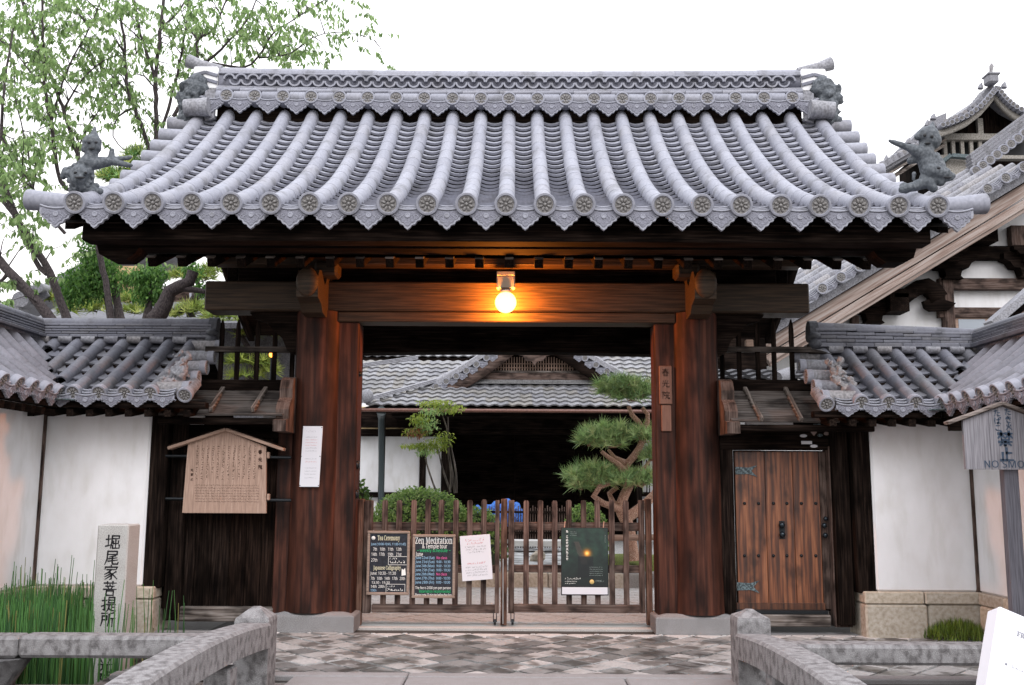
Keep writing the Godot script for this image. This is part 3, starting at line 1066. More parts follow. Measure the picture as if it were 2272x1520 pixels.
func gate_frame(gate: Node3D) -> void:
	var s := st()
	span(s, Vector3(AX - 4.17, 3.93, -9.66), Vector3(AX + 4.17, 4.17, -9.44))
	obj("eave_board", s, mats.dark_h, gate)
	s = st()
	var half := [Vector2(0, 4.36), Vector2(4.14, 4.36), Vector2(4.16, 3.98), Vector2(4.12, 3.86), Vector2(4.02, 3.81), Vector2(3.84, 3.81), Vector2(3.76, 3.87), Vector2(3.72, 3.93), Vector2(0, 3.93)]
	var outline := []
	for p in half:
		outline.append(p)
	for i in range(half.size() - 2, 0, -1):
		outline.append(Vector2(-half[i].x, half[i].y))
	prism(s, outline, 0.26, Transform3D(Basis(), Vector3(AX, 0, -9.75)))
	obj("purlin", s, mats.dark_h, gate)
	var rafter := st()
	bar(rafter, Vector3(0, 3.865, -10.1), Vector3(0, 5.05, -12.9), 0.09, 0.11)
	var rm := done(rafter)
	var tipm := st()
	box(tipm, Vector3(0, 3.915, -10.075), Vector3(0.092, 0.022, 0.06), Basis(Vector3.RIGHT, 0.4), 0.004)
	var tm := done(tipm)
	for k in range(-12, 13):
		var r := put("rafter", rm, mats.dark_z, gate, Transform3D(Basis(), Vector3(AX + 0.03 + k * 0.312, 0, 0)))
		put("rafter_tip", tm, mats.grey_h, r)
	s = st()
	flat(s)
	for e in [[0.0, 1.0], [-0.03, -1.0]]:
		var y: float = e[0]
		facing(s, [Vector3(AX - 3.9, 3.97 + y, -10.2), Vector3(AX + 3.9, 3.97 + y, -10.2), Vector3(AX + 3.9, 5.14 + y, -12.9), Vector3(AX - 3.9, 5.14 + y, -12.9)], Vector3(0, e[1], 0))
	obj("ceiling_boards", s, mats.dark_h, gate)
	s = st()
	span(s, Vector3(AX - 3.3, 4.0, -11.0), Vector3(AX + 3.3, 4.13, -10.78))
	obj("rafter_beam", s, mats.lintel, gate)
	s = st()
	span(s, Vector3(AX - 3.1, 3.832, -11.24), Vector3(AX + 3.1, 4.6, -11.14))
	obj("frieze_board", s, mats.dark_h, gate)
	s = st()
	span(s, Vector3(AX - 3.4, 3.495, -11.27), Vector3(AX + 3.4, 3.83, -10.9), 0.015)
	obj("crossbeam", s, mats.lintel, gate)
	s = st()
	span(s, Vector3(AX - 1.9, 3.378, -11.25), Vector3(AX + 1.9, 3.492, -10.94), 0.01)
	obj("lintel", s, mats.lintel, gate)
	# rear frame
	s = st()
	var arch := []
	for k in 13:
		var u := lerpf(-1, 1, k / 12.0)
		arch.append(Vector2(u * 2.3, 3.24 + 0.03 * (1 - u * u)))
	arch.append(Vector2(2.3, 4.4))
	arch.append(Vector2(-2.3, 4.4))
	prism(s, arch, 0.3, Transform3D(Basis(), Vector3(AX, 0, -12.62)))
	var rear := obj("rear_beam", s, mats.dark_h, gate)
	for side in [-1.0, 1.0]:
		var c := Vector3(AX + side * 1.3, 3.4, -12.61)
		var curl := []
		for k in 14:
			var a := k * 0.5
			curl.append(c + Vector3(-side * cos(a), sin(a), 0) * (0.14 - k * 0.008))
		var q := st()
		tube(q, curl, [0.008], 5)
		obj("carved_scroll", q, mats.dark_h, rear)
	for side in [-1.0, 1.0]:
		var px: float = AX + side * 2.12
		s = st()
		lathe(s, Vector3(px, 0.2, -11.1), Vector3.UP, [[0.285, 0.0], [0.282, 0.1], [0.275, 0.6], [0.272, 2.0], [0.266, 3.292]], 36)
		obj("pillar", s, mats.red_v, gate)
		s = st()
		span(s, Vector3(px - 0.13, 3.832, -11.2), Vector3(px + 0.13, 4.3, -10.96), 0.02)
		obj("strut", s, mats.lintel, gate)
		s = st()
		span(s, Vector3(px - 0.13, 0.1, -13.45), Vector3(px + 0.13, 4.6, -13.15), 0.02)
		obj("rear_post", s, mats.dark_v, gate)
		s = st()
		var jx: float = AX + side * 1.78
		span(s, Vector3(jx - 0.12, 0.1, -11.3), Vector3(jx + 0.12, 3.38, -10.98), 0.012)
		obj("jamb", s, mats.red_v, gate)
		# stone base with a hollowed top edge
		s = st()
		var bx: float = AX + side * 2.06
		var rings := []
		for e in [[0.0, 1.0], [0.165, 1.0], [0.18, 0.975], [0.184, 0.9], [0.2, 0.76], [0.204, 0.7]]:
			var hx: float = 0.45 * e[1]
			var hz: float = 0.29 * lerpf(1.0, e[1], 0.8)
			var rg := []
			for k in 4:
				var cx: float = [1, -1, -1, 1][k] * hx
				var cz: float = [1, 1, -1, -1][k] * hz
				rg.append(Vector3(bx + cx, e[0], -11.13 + cz))
			rings.append(rg)
		flat(s)
		for i in rings.size() - 1:
			for k in 4:
				var o: Vector3 = (rings[i][k] + rings[i][(k + 1) % 4]) * 0.5 - Vector3(bx, e_mid(rings[i]), -11.13)
				facing(s, [rings[i][k], rings[i][(k + 1) % 4], rings[i + 1][(k + 1) % 4], rings[i + 1][k]], o + Vector3(0, 0.1, 0))
		fan(s, rings[rings.size() - 1], Vector3.UP)
		obj("pillar_base", s, mats.base_stone, gate)
		# the carved beam nose on each pillar
		s = st()
		var prof := [Vector2(0.0, 3.44), Vector2(0.32, 3.4), Vector2(0.5, 3.42), Vector2(0.6, 3.5), Vector2(0.78, 3.54), Vector2(0.8, 3.62), Vector2(0.8, 3.76), Vector2(0.74, 3.84), Vector2(0.62, 3.86), Vector2(0.52, 3.8), Vector2(0.42, 3.74), Vector2(0.34, 3.8), Vector2(0.3, 3.92), Vector2(0.28, 4.0), Vector2(0.0, 4.0)]
		prism(s, prof, 0.23, Transform3D(Basis(Vector3(0, 0, 1), Vector3.UP, Vector3(-1, 0, 0)), Vector3(px - 0.115, 0, -11.1)))
		ball(s, Vector3(px, 3.7, -10.3), Vector3(0.122, 0.16, 0.07), Basis(), 14, 8)
		obj("beam_nose", s, mats.lintel, gate)
		s = st()
		span(s, Vector3(px - (0.0 if side < 0 else 0.26), 3.84, -10.88), Vector3(px + (0.26 if side < 0 else 0.0), 4.0, -10.6), 0.03)
		obj("bracket_block", s, mats.lintel, gate)
		# the curved bracket below the outer end of the crossbeam
		s = st()
		var br := [Vector2(0.25, 3.49), Vector2(0.8, 3.49), Vector2(0.74, 3.42), Vector2(0.6, 3.38), Vector2(0.52, 3.28), Vector2(0.42, 3.2), Vector2(0.36, 3.06), Vector2(0.25, 3.0)]
		for k in br.size():
			br[k] = Vector2(px + side * br[k].x, br[k].y)
		prism(s, br, 0.12, Transform3D(Basis(), Vector3(0, 0, -11.04)))
		obj("corner_bracket", s, mats.dark_h, gate)
		# side wall of the porch roof, seen under the gable
		s = st()
		span(s, Vector3(AX + side * 3.2 - 0.06, 3.84, -12.9), Vector3(AX + side * 3.2 + 0.06, 5.2, -11.24))
		obj("gable_wall", s, mats.dark_z, gate)
	# hinges and pins on the inner face of the left jamb
	for e in [[0.98, 0.05], [0.66, 0.05], [2.0, 0.03]]:
		var q := st()
		ball(q, Vector3(AX - 1.655, e[0] + 0.8, -11.08), Vector3(0.03, e[1], 0.05))
		obj("hinge", q, mats.iron, gate)
	# name tablets on the right jamb
	for e in [[812, 897, 1463, 1490, 0.03], [899, 957, 1468, 1489, 0.025]]:
		var a := at(e[2], e[1], 10.965)
		var b := at(e[3], e[0], 10.965)
		var t := thing("name_tablet", "long wooden name tablet with faded writing on the right gate jamb, the upper one" if e[0] == 812 else "short blank wooden tablet on the right gate jamb, below the long tablet", "tablet", Vector3(a.x, a.y, -10.978))
		var q := st()
		span(q, Vector3(0, 0, 0), Vector3(b.x - a.x, b.y - a.y, e[4]))
		obj("board", q, shade(mats.cedar_v, 0.42, 0.3, 0.26), t)
		if e[0] == 812:
			var w := b.x - a.x
			var ink := st()
			for k in 3:
				write_kanji(ink, KANJI[["haru", "hikari", "in"][k]], Vector3(w * 0.2, (b.y - a.y) * (0.93 - 0.3 * k), e[4] + 0.001), w * 0.6, 0.012)
			obj("writing", ink, mats.ink_brown, t)
	# the globe lamp
	var lp := at(1122, 671, 10.66)
	var lamp := thing("globe_lamp", "lit round white globe lamp hanging under the middle of the gate beam", "lamp", lp)
	var g := st()
	ball(g, Vector3.ZERO, Vector3.ONE * 0.118, Basis(), 24, 14)
	var glow := plain(0.9, 0.8, 0.6, 0.4)
	glow.emission_enabled = true
	glow.emission = Color(1.0, 0.86, 0.5)
	glow.emission_energy_multiplier = 2.6
	obj("globe", g, glow, lamp)
	var neck := st()
	lathe(neck, Vector3(0, 0.1, 0), Vector3.UP, [[0.06, 0.0], [0.068, 0.02], [0.068, 0.05], [0.05, 0.055]], 18)
	obj("collar", neck, mats.steel, lamp)
	var br2 := st()
	span(br2, Vector3(-0.1, 0.15, -0.06), Vector3(0.1, 0.29, 0.04), 0.01)
	span(br2, Vector3(-0.1, 0.292, -0.2), Vector3(0.1, 0.34, 0.05), 0.006)
	obj("bracket", br2, plain(0.6, 0.52, 0.4, 0.6), lamp)
	var om := OmniLight3D.new()
	om.name = "lamp_light"
	om.light_color = Color(1.0, 0.55, 0.16)
	om.light_energy = 4.6
	om.light_size = 0.11
	om.omni_range = 14.0
	om.omni_attenuation = 2.0
	om.shadow_enabled = true
	lamp.add_child(om)

func e_mid(ring: Array) -> float:
	return ring[0].y

func roof_lion(gate: Node3D, left: bool) -> void:
	var caps := []
	var list: Array
	if left:                                               # [x, y, depth offset] in the photograph's pixels, two ends, two radii
		list = [[204, 318, 0, 206, 326, 0, 21, 18], [208, 304, 0, 211, 283, 0, 12, 3], [190, 326, -8, 186, 332, -10, 9, 7], [204, 340, 0, 196, 362, 0, 13, 19], [196, 362, 0, 216, 362, 3, 19, 15],
			[216, 362, 3, 246, 358, 5, 15, 9], [246, 358, 3, 290, 367, 0, 8, 5], [246, 356, 9, 290, 349, 12, 7, 5], [247, 354, 6, 249, 333, 6, 8, 5], [180, 386, -6, 176, 396, -10, 22, 20],
			[164, 386, -10, 147, 384, -6, 9, 9], [147, 378, -4, 140, 392, -4, 9, 7], [176, 404, -12, 177, 412, -10, 14, 10], [168, 384, -22, 166, 384, -24, 6, 5], [190, 384, -22, 192, 384, -24, 6, 5],
			[178, 392, -28, 178, 394, -30, 6, 5], [196, 372, 0, 198, 415, 2, 13, 10], [160, 422, 0, 222, 424, 0, 9, 7], [203, 416, 4, 214, 412, 4, 10, 6], [172, 376, -8, 168, 368, -8, 8, 4], [192, 374, -8, 196, 368, -8, 8, 4]]
	else:
		list = [[2060, 302, 0, 2064, 312, 0, 24, 24], [2066, 290, 0, 2070, 272, 0, 14, 2], [2046, 296, -4, 2036, 304, -4, 10, 8], [2058, 318, 0, 2052, 340, 0, 17, 20], [2052, 340, 0, 2062, 376, 0, 20, 21],
			[2044, 342, -4, 2022, 330, -5, 14, 10], [2022, 330, -5, 1974, 312, -6, 9, 4], [2046, 348, 6, 2020, 356, 8, 12, 8], [2074, 350, 0, 2084, 372, -4, 13, 16], [2064, 380, -8, 2094, 386, -8, 18, 16],
			[2094, 386, -8, 2114, 390, -10, 12, 7], [2092, 398, -8, 2112, 396, -10, 8, 5], [2082, 372, -18, 2084, 373, -20, 6, 5], [2072, 392, -4, 2088, 406, -4, 14, 8], [2060, 384, 0, 2046, 408, 0, 15, 12],
			[2046, 408, 0, 2002, 420, 0, 13, 9], [2060, 404, -6, 2070, 418, -6, 12, 10], [2006, 414, 4, 2010, 422, 4, 10, 8], [2028, 385, 3, 2027, 398, 3, 5, 4]]
	var r2 := RandomNumberGenerator.new()
	r2.seed = 12
	for i in 16:                                             # curls of the mane
		var c: Array = [176, 392] if left else [2070, 372]
		var a := TAU * i / 16.0
		var x: float = c[0] + cos(a) * (24 + r2.randf() * 6) * (1.0 if left else 0.75)
		var y: float = c[1] + sin(a) * (24 + r2.randf() * 6)
		list.append([x, y, -8, x + 2, y + 2, -9, 5 + r2.randf() * 2, 4])
	for e in list:
		var k := 0.0044
		caps.append([at(e[0], e[1], 9.62 + e[2] * k), at(e[3], e[4], 9.62 + e[5] * k), e[6] * k, e[7] * k])
	var lion := put("roof_lion", blob(caps, 0.0105, 0.009, 0.01, 7), mats.statue, gate)
	var marks := [[177, 394, -34, 13, 3], [167, 383, -29, 4, 3], [190, 383, -29, 4, 3], [197, 316, -20, 4, 3], [213, 316, -19, 4, 3], [203, 330, -19, 8, 2.5]] if left else [[2103, 394, -19, 10, 2], [2083, 373, -25, 4, 3], [2052, 300, -23, 4, 4], [2068, 303, -24, 4, 4], [2058, 318, -20, 8, 2.5]]
	for e in marks:                                          # the deep cut mouth and eyes
		var s := st()
		ball(s, at(e[0], e[1], 9.62 + e[2] * 0.0044), Vector3(e[3], e[4], 4) * 0.0044, Basis(), 8, 5)
		obj("carved_hollow", s, mats.far_dark, lion)

# ---------------------------------------------------------------- brush strokes and lettering
const KANJI := {
	"hori": "5,35 38,32;21,8 21,75;3,80 38,70;46,12 92,12 92,30;46,30 92,30;46,12 44,55 36,92;70,38 70,92;54,45 54,62 88,62;88,44 88,62;50,72 50,92 94,92;94,70 94,92",
	"o": "22,10 84,10 84,30 22,30;22,10 20,60 6,94;76,38 36,46;30,58 84,52;26,74 88,66;54,42 54,84 60,92 90,92 94,80",
	"ke": "50,2 50,12;12,16 10,30;12,16 90,16 84,30;22,32 80,32;52,32 34,50 10,62;40,46 56,62 54,90 44,96;48,58 12,78;52,70 14,94;84,44 58,62;58,58 92,92",
	"bo": "10,14 90,14;32,4 32,24;68,4 68,24;50,24 50,32;22,34 78,34;36,38 42,50;66,38 58,50;8,54 92,54;28,64 28,96;28,64 74,64 74,96;28,92 74,92",
	"dai": "4,28 36,26;22,6 22,88 12,84;2,64 36,52;48,8 86,8 86,42 48,42 48,8;48,25 86,25;42,54 94,54;68,54 68,88;68,70 90,70;52,62 50,78 38,96;48,76 66,90 96,94",
	"sho": "6,12 44,10;12,28 12,60 4,90;12,28 42,28 42,52 12,52;84,8 56,16;56,16 56,60 48,92;56,44 96,44;78,44 78,96",
	"haru": "14,16 86,16;20,32 80,32;6,48 94,48;50,4 42,36 8,70;54,34 92,68;30,60 30,96 70,96 70,60 30,60;30,78 70,78",
	"hikari": "50,4 50,42;20,14 32,34;80,12 68,34;6,44 94,44;36,46 34,70 8,94;62,46 62,84 68,92 92,92 94,76",
	"in": "10,8 10,96;10,10 32,10 22,34 34,52 24,62;66,4 66,14;44,18 42,30;44,18 94,18 90,30;52,36 84,36;42,54 96,54;62,54 58,76 40,96;76,54 76,84 82,92 96,92 97,78",
	"kin": "6,18 46,18;26,4 26,54;24,22 6,46;28,22 44,42;54,18 96,18;76,4 76,54;74,22 54,46;78,22 96,46;26,60 74,60;8,72 92,72;50,72 50,96 42,92;30,80 16,94;68,80 86,94",
	"shi": "50,6 50,88;50,40 84,40;22,38 22,88;6,90 94,90",
	"hi": "50,6 46,56 10,94;48,50 92,94;22,28 30,48;80,26 66,48",
	"ta": "10,22 60,20;38,6 14,92;52,46 88,44;50,70 60,88 92,86",
	"ki": "18,20 80,14;14,40 86,32;44,4 74,60;26,66 36,88 76,90",
	"ba": "16,10 10,50 18,90;40,34 88,32;66,10 66,80 48,92 42,78 60,72 90,90;84,4 90,14;94,2 99,12",
	"ko": "26,20 74,18;18,66 30,84 86,84",
}

func write_kanji(s: SurfaceTool, strokes: String, o: Vector3, size: float, width: float, right := Vector3.RIGHT, up := Vector3.UP) -> void:   # flat brush strokes; o is the top left corner
	flat(s)
	var n := right.cross(up)
	for line in strokes.split(";"):
		var pts := []
		for p in line.split(" "):
			var c := p.split(",")
			pts.append(Vector2(float(c[0]), -float(c[1])) * size * 0.01)
		for i in pts.size() - 1:
			var a: Vector2 = pts[i]
			var b: Vector2 = pts[i + 1]
			var d := (b - a).normalized()
			var m := d.orthogonal()
			a -= d * width * 0.3
			b += d * width * 0.3
			var w0 := width * 0.55
			var w1 := width * (0.3 if i == pts.size() - 2 else 0.5)
			var q := []
			for e in [a + m * w0, b + m * w1, b - m * w1, a - m * w0]:
				q.append(o + right * e.x + up * e.y)
			facing(s, q, n)

func letters(called: String, text: String, high: float, m: Material, parent: Node, o: Vector3, b := Basis(), wide := 0.0, font := "Droid Sans", centre := false) -> MeshInstance3D:   # raised lettering; high is the height of a capital, wide the width it is fitted to
	var t := TextMesh.new()
	t.text = text
	var f := SystemFont.new()
	f.font_names = PackedStringArray([font])
	t.font = f
	t.font_size = 32
	t.pixel_size = high / 23.0
	t.depth = 0.002
	t.curve_step = 3.0
	t.horizontal_alignment = HORIZONTAL_ALIGNMENT_CENTER if centre else HORIZONTAL_ALIGNMENT_LEFT
	t.vertical_alignment = VERTICAL_ALIGNMENT_CENTER
	var k := 1.0
	if wide > 0.0:
		k = wide / maxf(t.get_aabb().size.x, 0.001)
	return put(called, t, m, parent, Transform3D(b * Basis.from_scale(Vector3(k, 1, 1)), o))

func scribble(s: SurfaceTool, o: Vector3, right: Vector3, up: Vector3, wide: float, high: float, glyph: float, thick: float) -> void:   # a run of characters too small to read, laid along right
	flat(s)
	var n := right.cross(up)
	var x := 0.0
	while x + glyph < wide:
		for k in 3:
			var a := Vector2(x + rng.randf() * glyph, rng.randf() * high)
			var b := a + (Vector2(glyph * 0.7, 0) if k == 0 else Vector2(rng.randf_range(-0.3, 0.3) * glyph, -high * 0.6))
			b.x = clampf(b.x, x, x + glyph)
			b.y = clampf(b.y, 0, high)
			var m := (b - a).normalized().orthogonal() * thick * 0.5
			var q := []
			for e in [a + m, b + m, b - m, a - m]:
				q.append(o + right * e.x + up * e.y)
			if (b - a).length() > thick:
				facing(s, q, n)
		x += glyph * 1.25

# ---------------------------------------------------------------- plaster walls with tiled roofs, left and right
func plate(s: SurfaceTool, x0: float, y0: float, x1: float, y1: float, d: float, thick: float, bevel := 0.006) -> void:   # a box whose front face covers this part of the photograph at distance d
	var ym := (y0 + y1) * 0.5
	var xm := (x0 + x1) * 0.5
	span(s, Vector3(at(x0, ym, d).x, at(xm, y1, d).y, -d - thick), Vector3(at(x1, ym, d).x, at(xm, y0, d).y, -d), bevel)

func plaster_walls() -> void:
	tiled_wall(-1.0, "white plaster wall with tiled roof left of the gate, reeds at its foot", 4.0, 5.17, 10.85, 10.3, 2.5, 3.816, 0.27, 4.78, 11.62, 5.67, 3.6, 3.5, 0.0)
	tiled_wall(1.0, "white plaster wall with tiled roof right of the gate, above sandstone blocks", 3.85, 4.93, 10.75, 10.2, 2.43, 3.575, 0.28, 4.42, 11.48, 5.42, 3.5, 3.47, 0.07)

func tiled_wall(sx: float, label: String, u0: float, uc: float, df: float, de: float, ye: float, c0: float, gap: float, uw: float, dr: float, ur: float, ue: float, ytop: float, drop: float) -> void:
	var w := thing("plaster_wall", label, "wall")
	var base := 0.47
	var s := st()
	span(s, Vector3(sx * u0, base, -df - 0.8), Vector3(sx * (uc + 0.6), 2.55, -df), 0.02)
	obj("plaster", s, mats.plaster, w)
	s = st()
	span(s, Vector3(sx * uc, base, -df - 0.002), Vector3(sx * (uc + 0.7), 2.55, -6.6), 0.02)
	obj("plaster", s, mats.plaster, w)
	s = st()
	span(s, Vector3(sx * (uc - 0.028), base, -df - 0.02), Vector3(sx * (uc + 0.02), 2.4, -df + 0.03), 0.004)
	obj("corner_batten", s, mats.brown_v, w)
	s = st()
	span(s, Vector3(sx * (u0 - 0.19), base - 0.02, -df - 0.35), Vector3(sx * (u0 - 0.002), 2.4, -df - 0.02), 0.01)
	obj("end_post", s, mats.dark_v, w)
	s = st()
	span(s, Vector3(sx * (u0 - 0.38), 0.1, -df - 0.4), Vector3(sx * (u0 - 0.2), 2.5, -df - 0.12), 0.01)
	obj("end_post", s, mats.dark_v, w)
	# stone footing: a narrow cap course over large blocks
	var x := u0 - 0.15
	var n := 0
	var shift0 := 0.0
	while x < uc + 0.1:
		var l := rng.randf_range(0.5, 0.75)
		var x1 := minf(x + l, uc + 0.06)
		if uc + 0.06 - x1 < 0.3:
			x1 = uc + 0.06
		s = st()
		span(s, Vector3(sx * (x + 0.004), 0.345, -df - 0.5), Vector3(sx * (x1 - 0.004), base, -df + 0.045 + rng.randf_range(-0.006, 0.006)), 0.012)
		obj("cap_stone", s, mats.sand[n % 3], w)
		s = st()
		var shift := rng.randf_range(-0.12, 0.12) if x1 < uc else 0.0
		span(s, Vector3(sx * (x + shift0 + 0.005), -0.04, -df - 0.5), Vector3(sx * (x1 + shift - 0.005), 0.338, -df + 0.035 + rng.randf_range(-0.012, 0.012)), 0.02)
		obj("footing_stone", s, mats.sand[(n + 1) % 3], w)
		n += 1
		shift0 = shift
		x = x1 if x1 < uc else uc + 1.0
	var z := -df + 0.06
	while z < -6.6:
		var l := rng.randf_range(0.5, 0.9)
		s = st()
		span(s, Vector3(sx * (uc - 0.045), 0.345, z + 0.004), Vector3(sx * (uc + 0.5), base, z + l - 0.004), 0.012)
		obj("cap_stone", s, mats.sand[n % 3], w)
		s = st()
		span(s, Vector3(sx * (uc - 0.035 - rng.randf() * 0.012), -0.04, z + 0.005), Vector3(sx * (uc + 0.5), 0.338, z + l - 0.005), 0.02)
		obj("footing_stone", s, mats.sand[(n + 1) % 3], w)
		n += 1
		z += l
	# roof over the stretch along the gate
	s = st()
	flat(s)
	var sl := [0.5, 0.05, dr - de]
	var rise: float = sl[0] * sl[2] + sl[1] * sl[2] * sl[2]
	var slw := [0.72 * rise / (ur - uw), 0.28 * rise / pow(ur - uw, 2), ur - uw]
	for y in [-0.05, -0.1]:
		var up := Vector3(0, 1 if y > -0.07 else -1, 0)
		facing(s, [Vector3(sx * (ue + 0.05), ye + y, -de - 0.03), Vector3(sx * uw, ye + y, -de - 0.03), Vector3(sx * ur, ye + rise + y, -dr), Vector3(sx * (ue + 0.05), ye + rise + y, -dr)], up)
		facing(s, [Vector3(sx * uw, ye + y, -de), Vector3(sx * uw, ye + y, -6.5), Vector3(sx * ur, ye + rise + y, -6.5), Vector3(sx * ur, ye + rise + y, -dr)], up)
		facing(s, [Vector3(sx * (ue + 0.05), ye + rise + y, -dr), Vector3(sx * (ur + 1.0), ye + rise + y, -dr), Vector3(sx * (ur + 1.0), ye + y - 0.1, -dr - 1.3), Vector3(sx * (ue + 0.05), ye + y - 0.1, -dr - 1.3)], up)
		facing(s, [Vector3(sx * ur, ye + rise + y, -dr), Vector3(sx * ur, ye + rise + y, -6.5), Vector3(sx * (ur + 1.0), ye + y, -6.5), Vector3(sx * (ur + 1.0), ye + y, -dr)], up)
	var roof := obj("wall_roof", s, mats.dark_h, w)
	var cols := []
	for k in 8:
		var u := c0 + k * gap
		cols.append([sx * u, maxf(0.0, (u - uw) / (ur - uw)), 1.0])
	var o := Vector3(0, ye, -de)
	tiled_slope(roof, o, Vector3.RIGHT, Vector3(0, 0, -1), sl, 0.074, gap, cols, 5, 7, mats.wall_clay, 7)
	var crest := crest_mesh(0.083, 0.06)
	var dropm := drop_mesh(gap * 0.86, 0.11)
	var pts := slope_points(sl[0], sl[1], sl[2], 5)
	var fr := slope_frame(o, Vector3(0, 0, -1), pts[0], pts[1])
	for c in cols:
		if c[1] < 0.03:
			put("end_tile", crest, null, roof, Transform3D(fr.basis * Basis(Vector3.RIGHT, 0.12), o + Vector3(c[0], 0, 0.02)))
	for k in range(-1, cols.size() - 1):
		var u := c0 + (k + 0.5) * gap
		if u < uw:
			put("eave_tile", dropm, null, roof, Transform3D(Basis(Vector3.UP, PI), o + Vector3(sx * u, -0.04, 0.015)))
	var roll := st()
	tube(roll, [Vector3(-gap * 0.3, 0, 0), Vector3(gap * 0.3, 0, 0)], [0.05], 10)
	var rollm := done(roll)
	for k in range(0, 7):
		put("roll_tile", rollm, mats.old[k % 4], roof, Transform3D(Basis(), Vector3(sx * (c0 + (k + 0.5) * gap), ye + rise - 0.0, -dr + 0.11)))
	# the wing that comes towards the street
	var wing := []
	for k in range(-4, 13):
		var t := k * 0.29
		wing.append([t, clampf(-t / (dr - de), 0.0, 1.0) if t < 0 else 0.0, 1.0])
	var wo := Vector3(sx * uw, ye, -de + 0.03)
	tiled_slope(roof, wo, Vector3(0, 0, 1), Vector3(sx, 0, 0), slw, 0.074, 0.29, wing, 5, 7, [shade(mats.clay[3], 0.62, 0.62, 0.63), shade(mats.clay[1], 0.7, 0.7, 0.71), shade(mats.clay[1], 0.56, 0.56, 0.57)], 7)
	var wp := slope_points(slw[0], slw[1], slw[2], 5)
	var wf := slope_frame(wo, Vector3(sx, 0, 0), wp[0], wp[1])
	for c in wing:
		if c[0] >= 0:
			put("end_tile", crest, null, roof, Transform3D(wf.basis * Basis(Vector3.RIGHT, 0.12), wo + Vector3(-sx * 0.02, 0, c[0])))
			put("eave_tile", dropm, null, roof, Transform3D(basis_to(Vector3(sx, 0, 0)), wo + Vector3(-sx * 0.015, -0.04, c[0] + 0.145)))
	# ridges: stacked courses and a round cap
	var ridge_of := [[Vector3(sx * ue, ytop, -dr), Vector3(sx * ur, ytop - drop, -dr)], [Vector3(sx * ur, ytop - drop, -dr), Vector3(sx * (ur + 0.03), ytop - drop, -6.6)]]
	for seg in ridge_of:
		var a: Vector3 = seg[0]
		var b: Vector3 = seg[1]
		var dir := (b - a).normalized()
		var len := a.distance_to(b)
		var cap := cover_mesh(0.066, 0.24, 10)
		var t := 0.0
		while t < len - 0.1:
			put("ridge_cap_tile", cap, mats.wall_clay[rng.randi() % 4], roof, Transform3D(basis_to(dir), a + dir * t + Vector3(0, -0.05, 0)))
			t += 0.24
		var core := st()
		bar(core, Vector3(a.x, ye + rise + 0.09, a.z), Vector3(b.x, ye + rise + 0.09, b.z), 0.17, 0.2)
		obj("ridge_core", core, mats.old[3], roof)
		var lv := 0
		var low := ye + rise + 0.02
		for f in [[0.0, 0.042, 0.15], [0.054, 0.084, 0.112], [0.093, 0.122, 0.108], [0.131, 0.16, 0.104], [0.169, 0.198, 0.1]]:
			t = 0.12 * lv
			lv += 1
			var h0: float = low + (a.y - ytop) * f[0] * 3 + f[0]
			var pieces := [0.0]
			while t < len:
				if t > 0.05:
					pieces.append(t)
				t += 0.33
			pieces.append(len)
			for k in pieces.size() - 1:
				var q := st()
				var k0: float = pieces[k] + 0.0015
				var k1: float = pieces[k + 1] - 0.0015
				var gap_y: float = (ytop - 0.06 - low) / 0.205
				var y0: float = low + f[0] * gap_y * 1.0
				var y1: float = low + f[1] * gap_y * 1.0
				var sh0 := Vector3(0, -drop * f[0] * 4.5 * ((a + dir * k0).distance_to(ridge_of[0][0]) / maxf(ridge_of[0][0].distance_to(ridge_of[0][1]), 0.1) if seg == ridge_of[0] else 1.0), 0)
				var mid := a + dir * (k0 + k1) * 0.5
				box(q, Vector3(mid.x, (y0 + y1) * 0.5 + sh0.y, mid.z), Vector3(f[2] * 2, y1 - y0, k1 - k0), basis_to(Vector3(dir.x, 0, dir.z)), 0.006)
				obj("course_tile", q, mats.wall_clay[(k + lv) % 4], roof)
	# ridge end plate and the verge pieces next to the gate
	s = st()
	var outline := []
	for k in 14:
		var a := TAU * k / 14
		outline.append(Vector2(cos(a) * 0.1 * (1.25 if k > 7 else 1.0), sin(a) * 0.13))
	prism(s, outline, 0.1, Transform3D(Basis(Vector3.UP, -sx * PI * 0.5), Vector3(sx * (ue - 0.06), ytop - 0.1, -dr)))
	ball(s, Vector3(sx * (ue - 0.02), ytop - 0.26, -dr + 0.13), Vector3(0.08, 0.06, 0.05))
	ball(s, Vector3(sx * (ue - 0.02), ytop - 0.17, -dr + 0.12), Vector3(0.08, 0.05, 0.05))
	obj("ridge_end_tile", s, shade(mats.old[3], 0.25, 0.26, 0.28), roof)
	var vs := st()
	tube(vs, [Vector3(0, 0, 0), Vector3(0, 0, 0.34)], [0.078, 0.073], 14)
	var verge := done(vs)
	for k in 5:
		var p: Vector2 = pts[k] + (pts[k + 1] - pts[k]) * 0.45
		put("verge_tile", verge, mats.old[(k + 2) % 4], roof, Transform3D(basis_to(Vector3(sx, 0, 0)), Vector3(sx * (c0 - 0.36), ye + p.y + 0.0, -de - p.x)))
		put("verge_end_tile", crest, null, roof, Transform3D(basis_to(Vector3(sx, 0, 0)), Vector3(sx * (c0 - 0.36), ye + p.y + 0.0, -de - p.x)))
	put("end_tile", crest, null, roof, Transform3D(fr.basis, o + Vector3(sx * (c0 - 0.36), -0.02, 0.02)))
	var stub := cover_mesh(0.074, 0.3, 10)
	put("cover_tile", stub, mats.old[1], roof, Transform3D(fr.basis, o + Vector3(sx * (c0 - 0.36), -0.02, 0.0)))
	# the clay beast on the verge column
	var m := at(1862, 840, 10.62) if sx > 0 else at(398, 825, 10.62)
	var caps := []
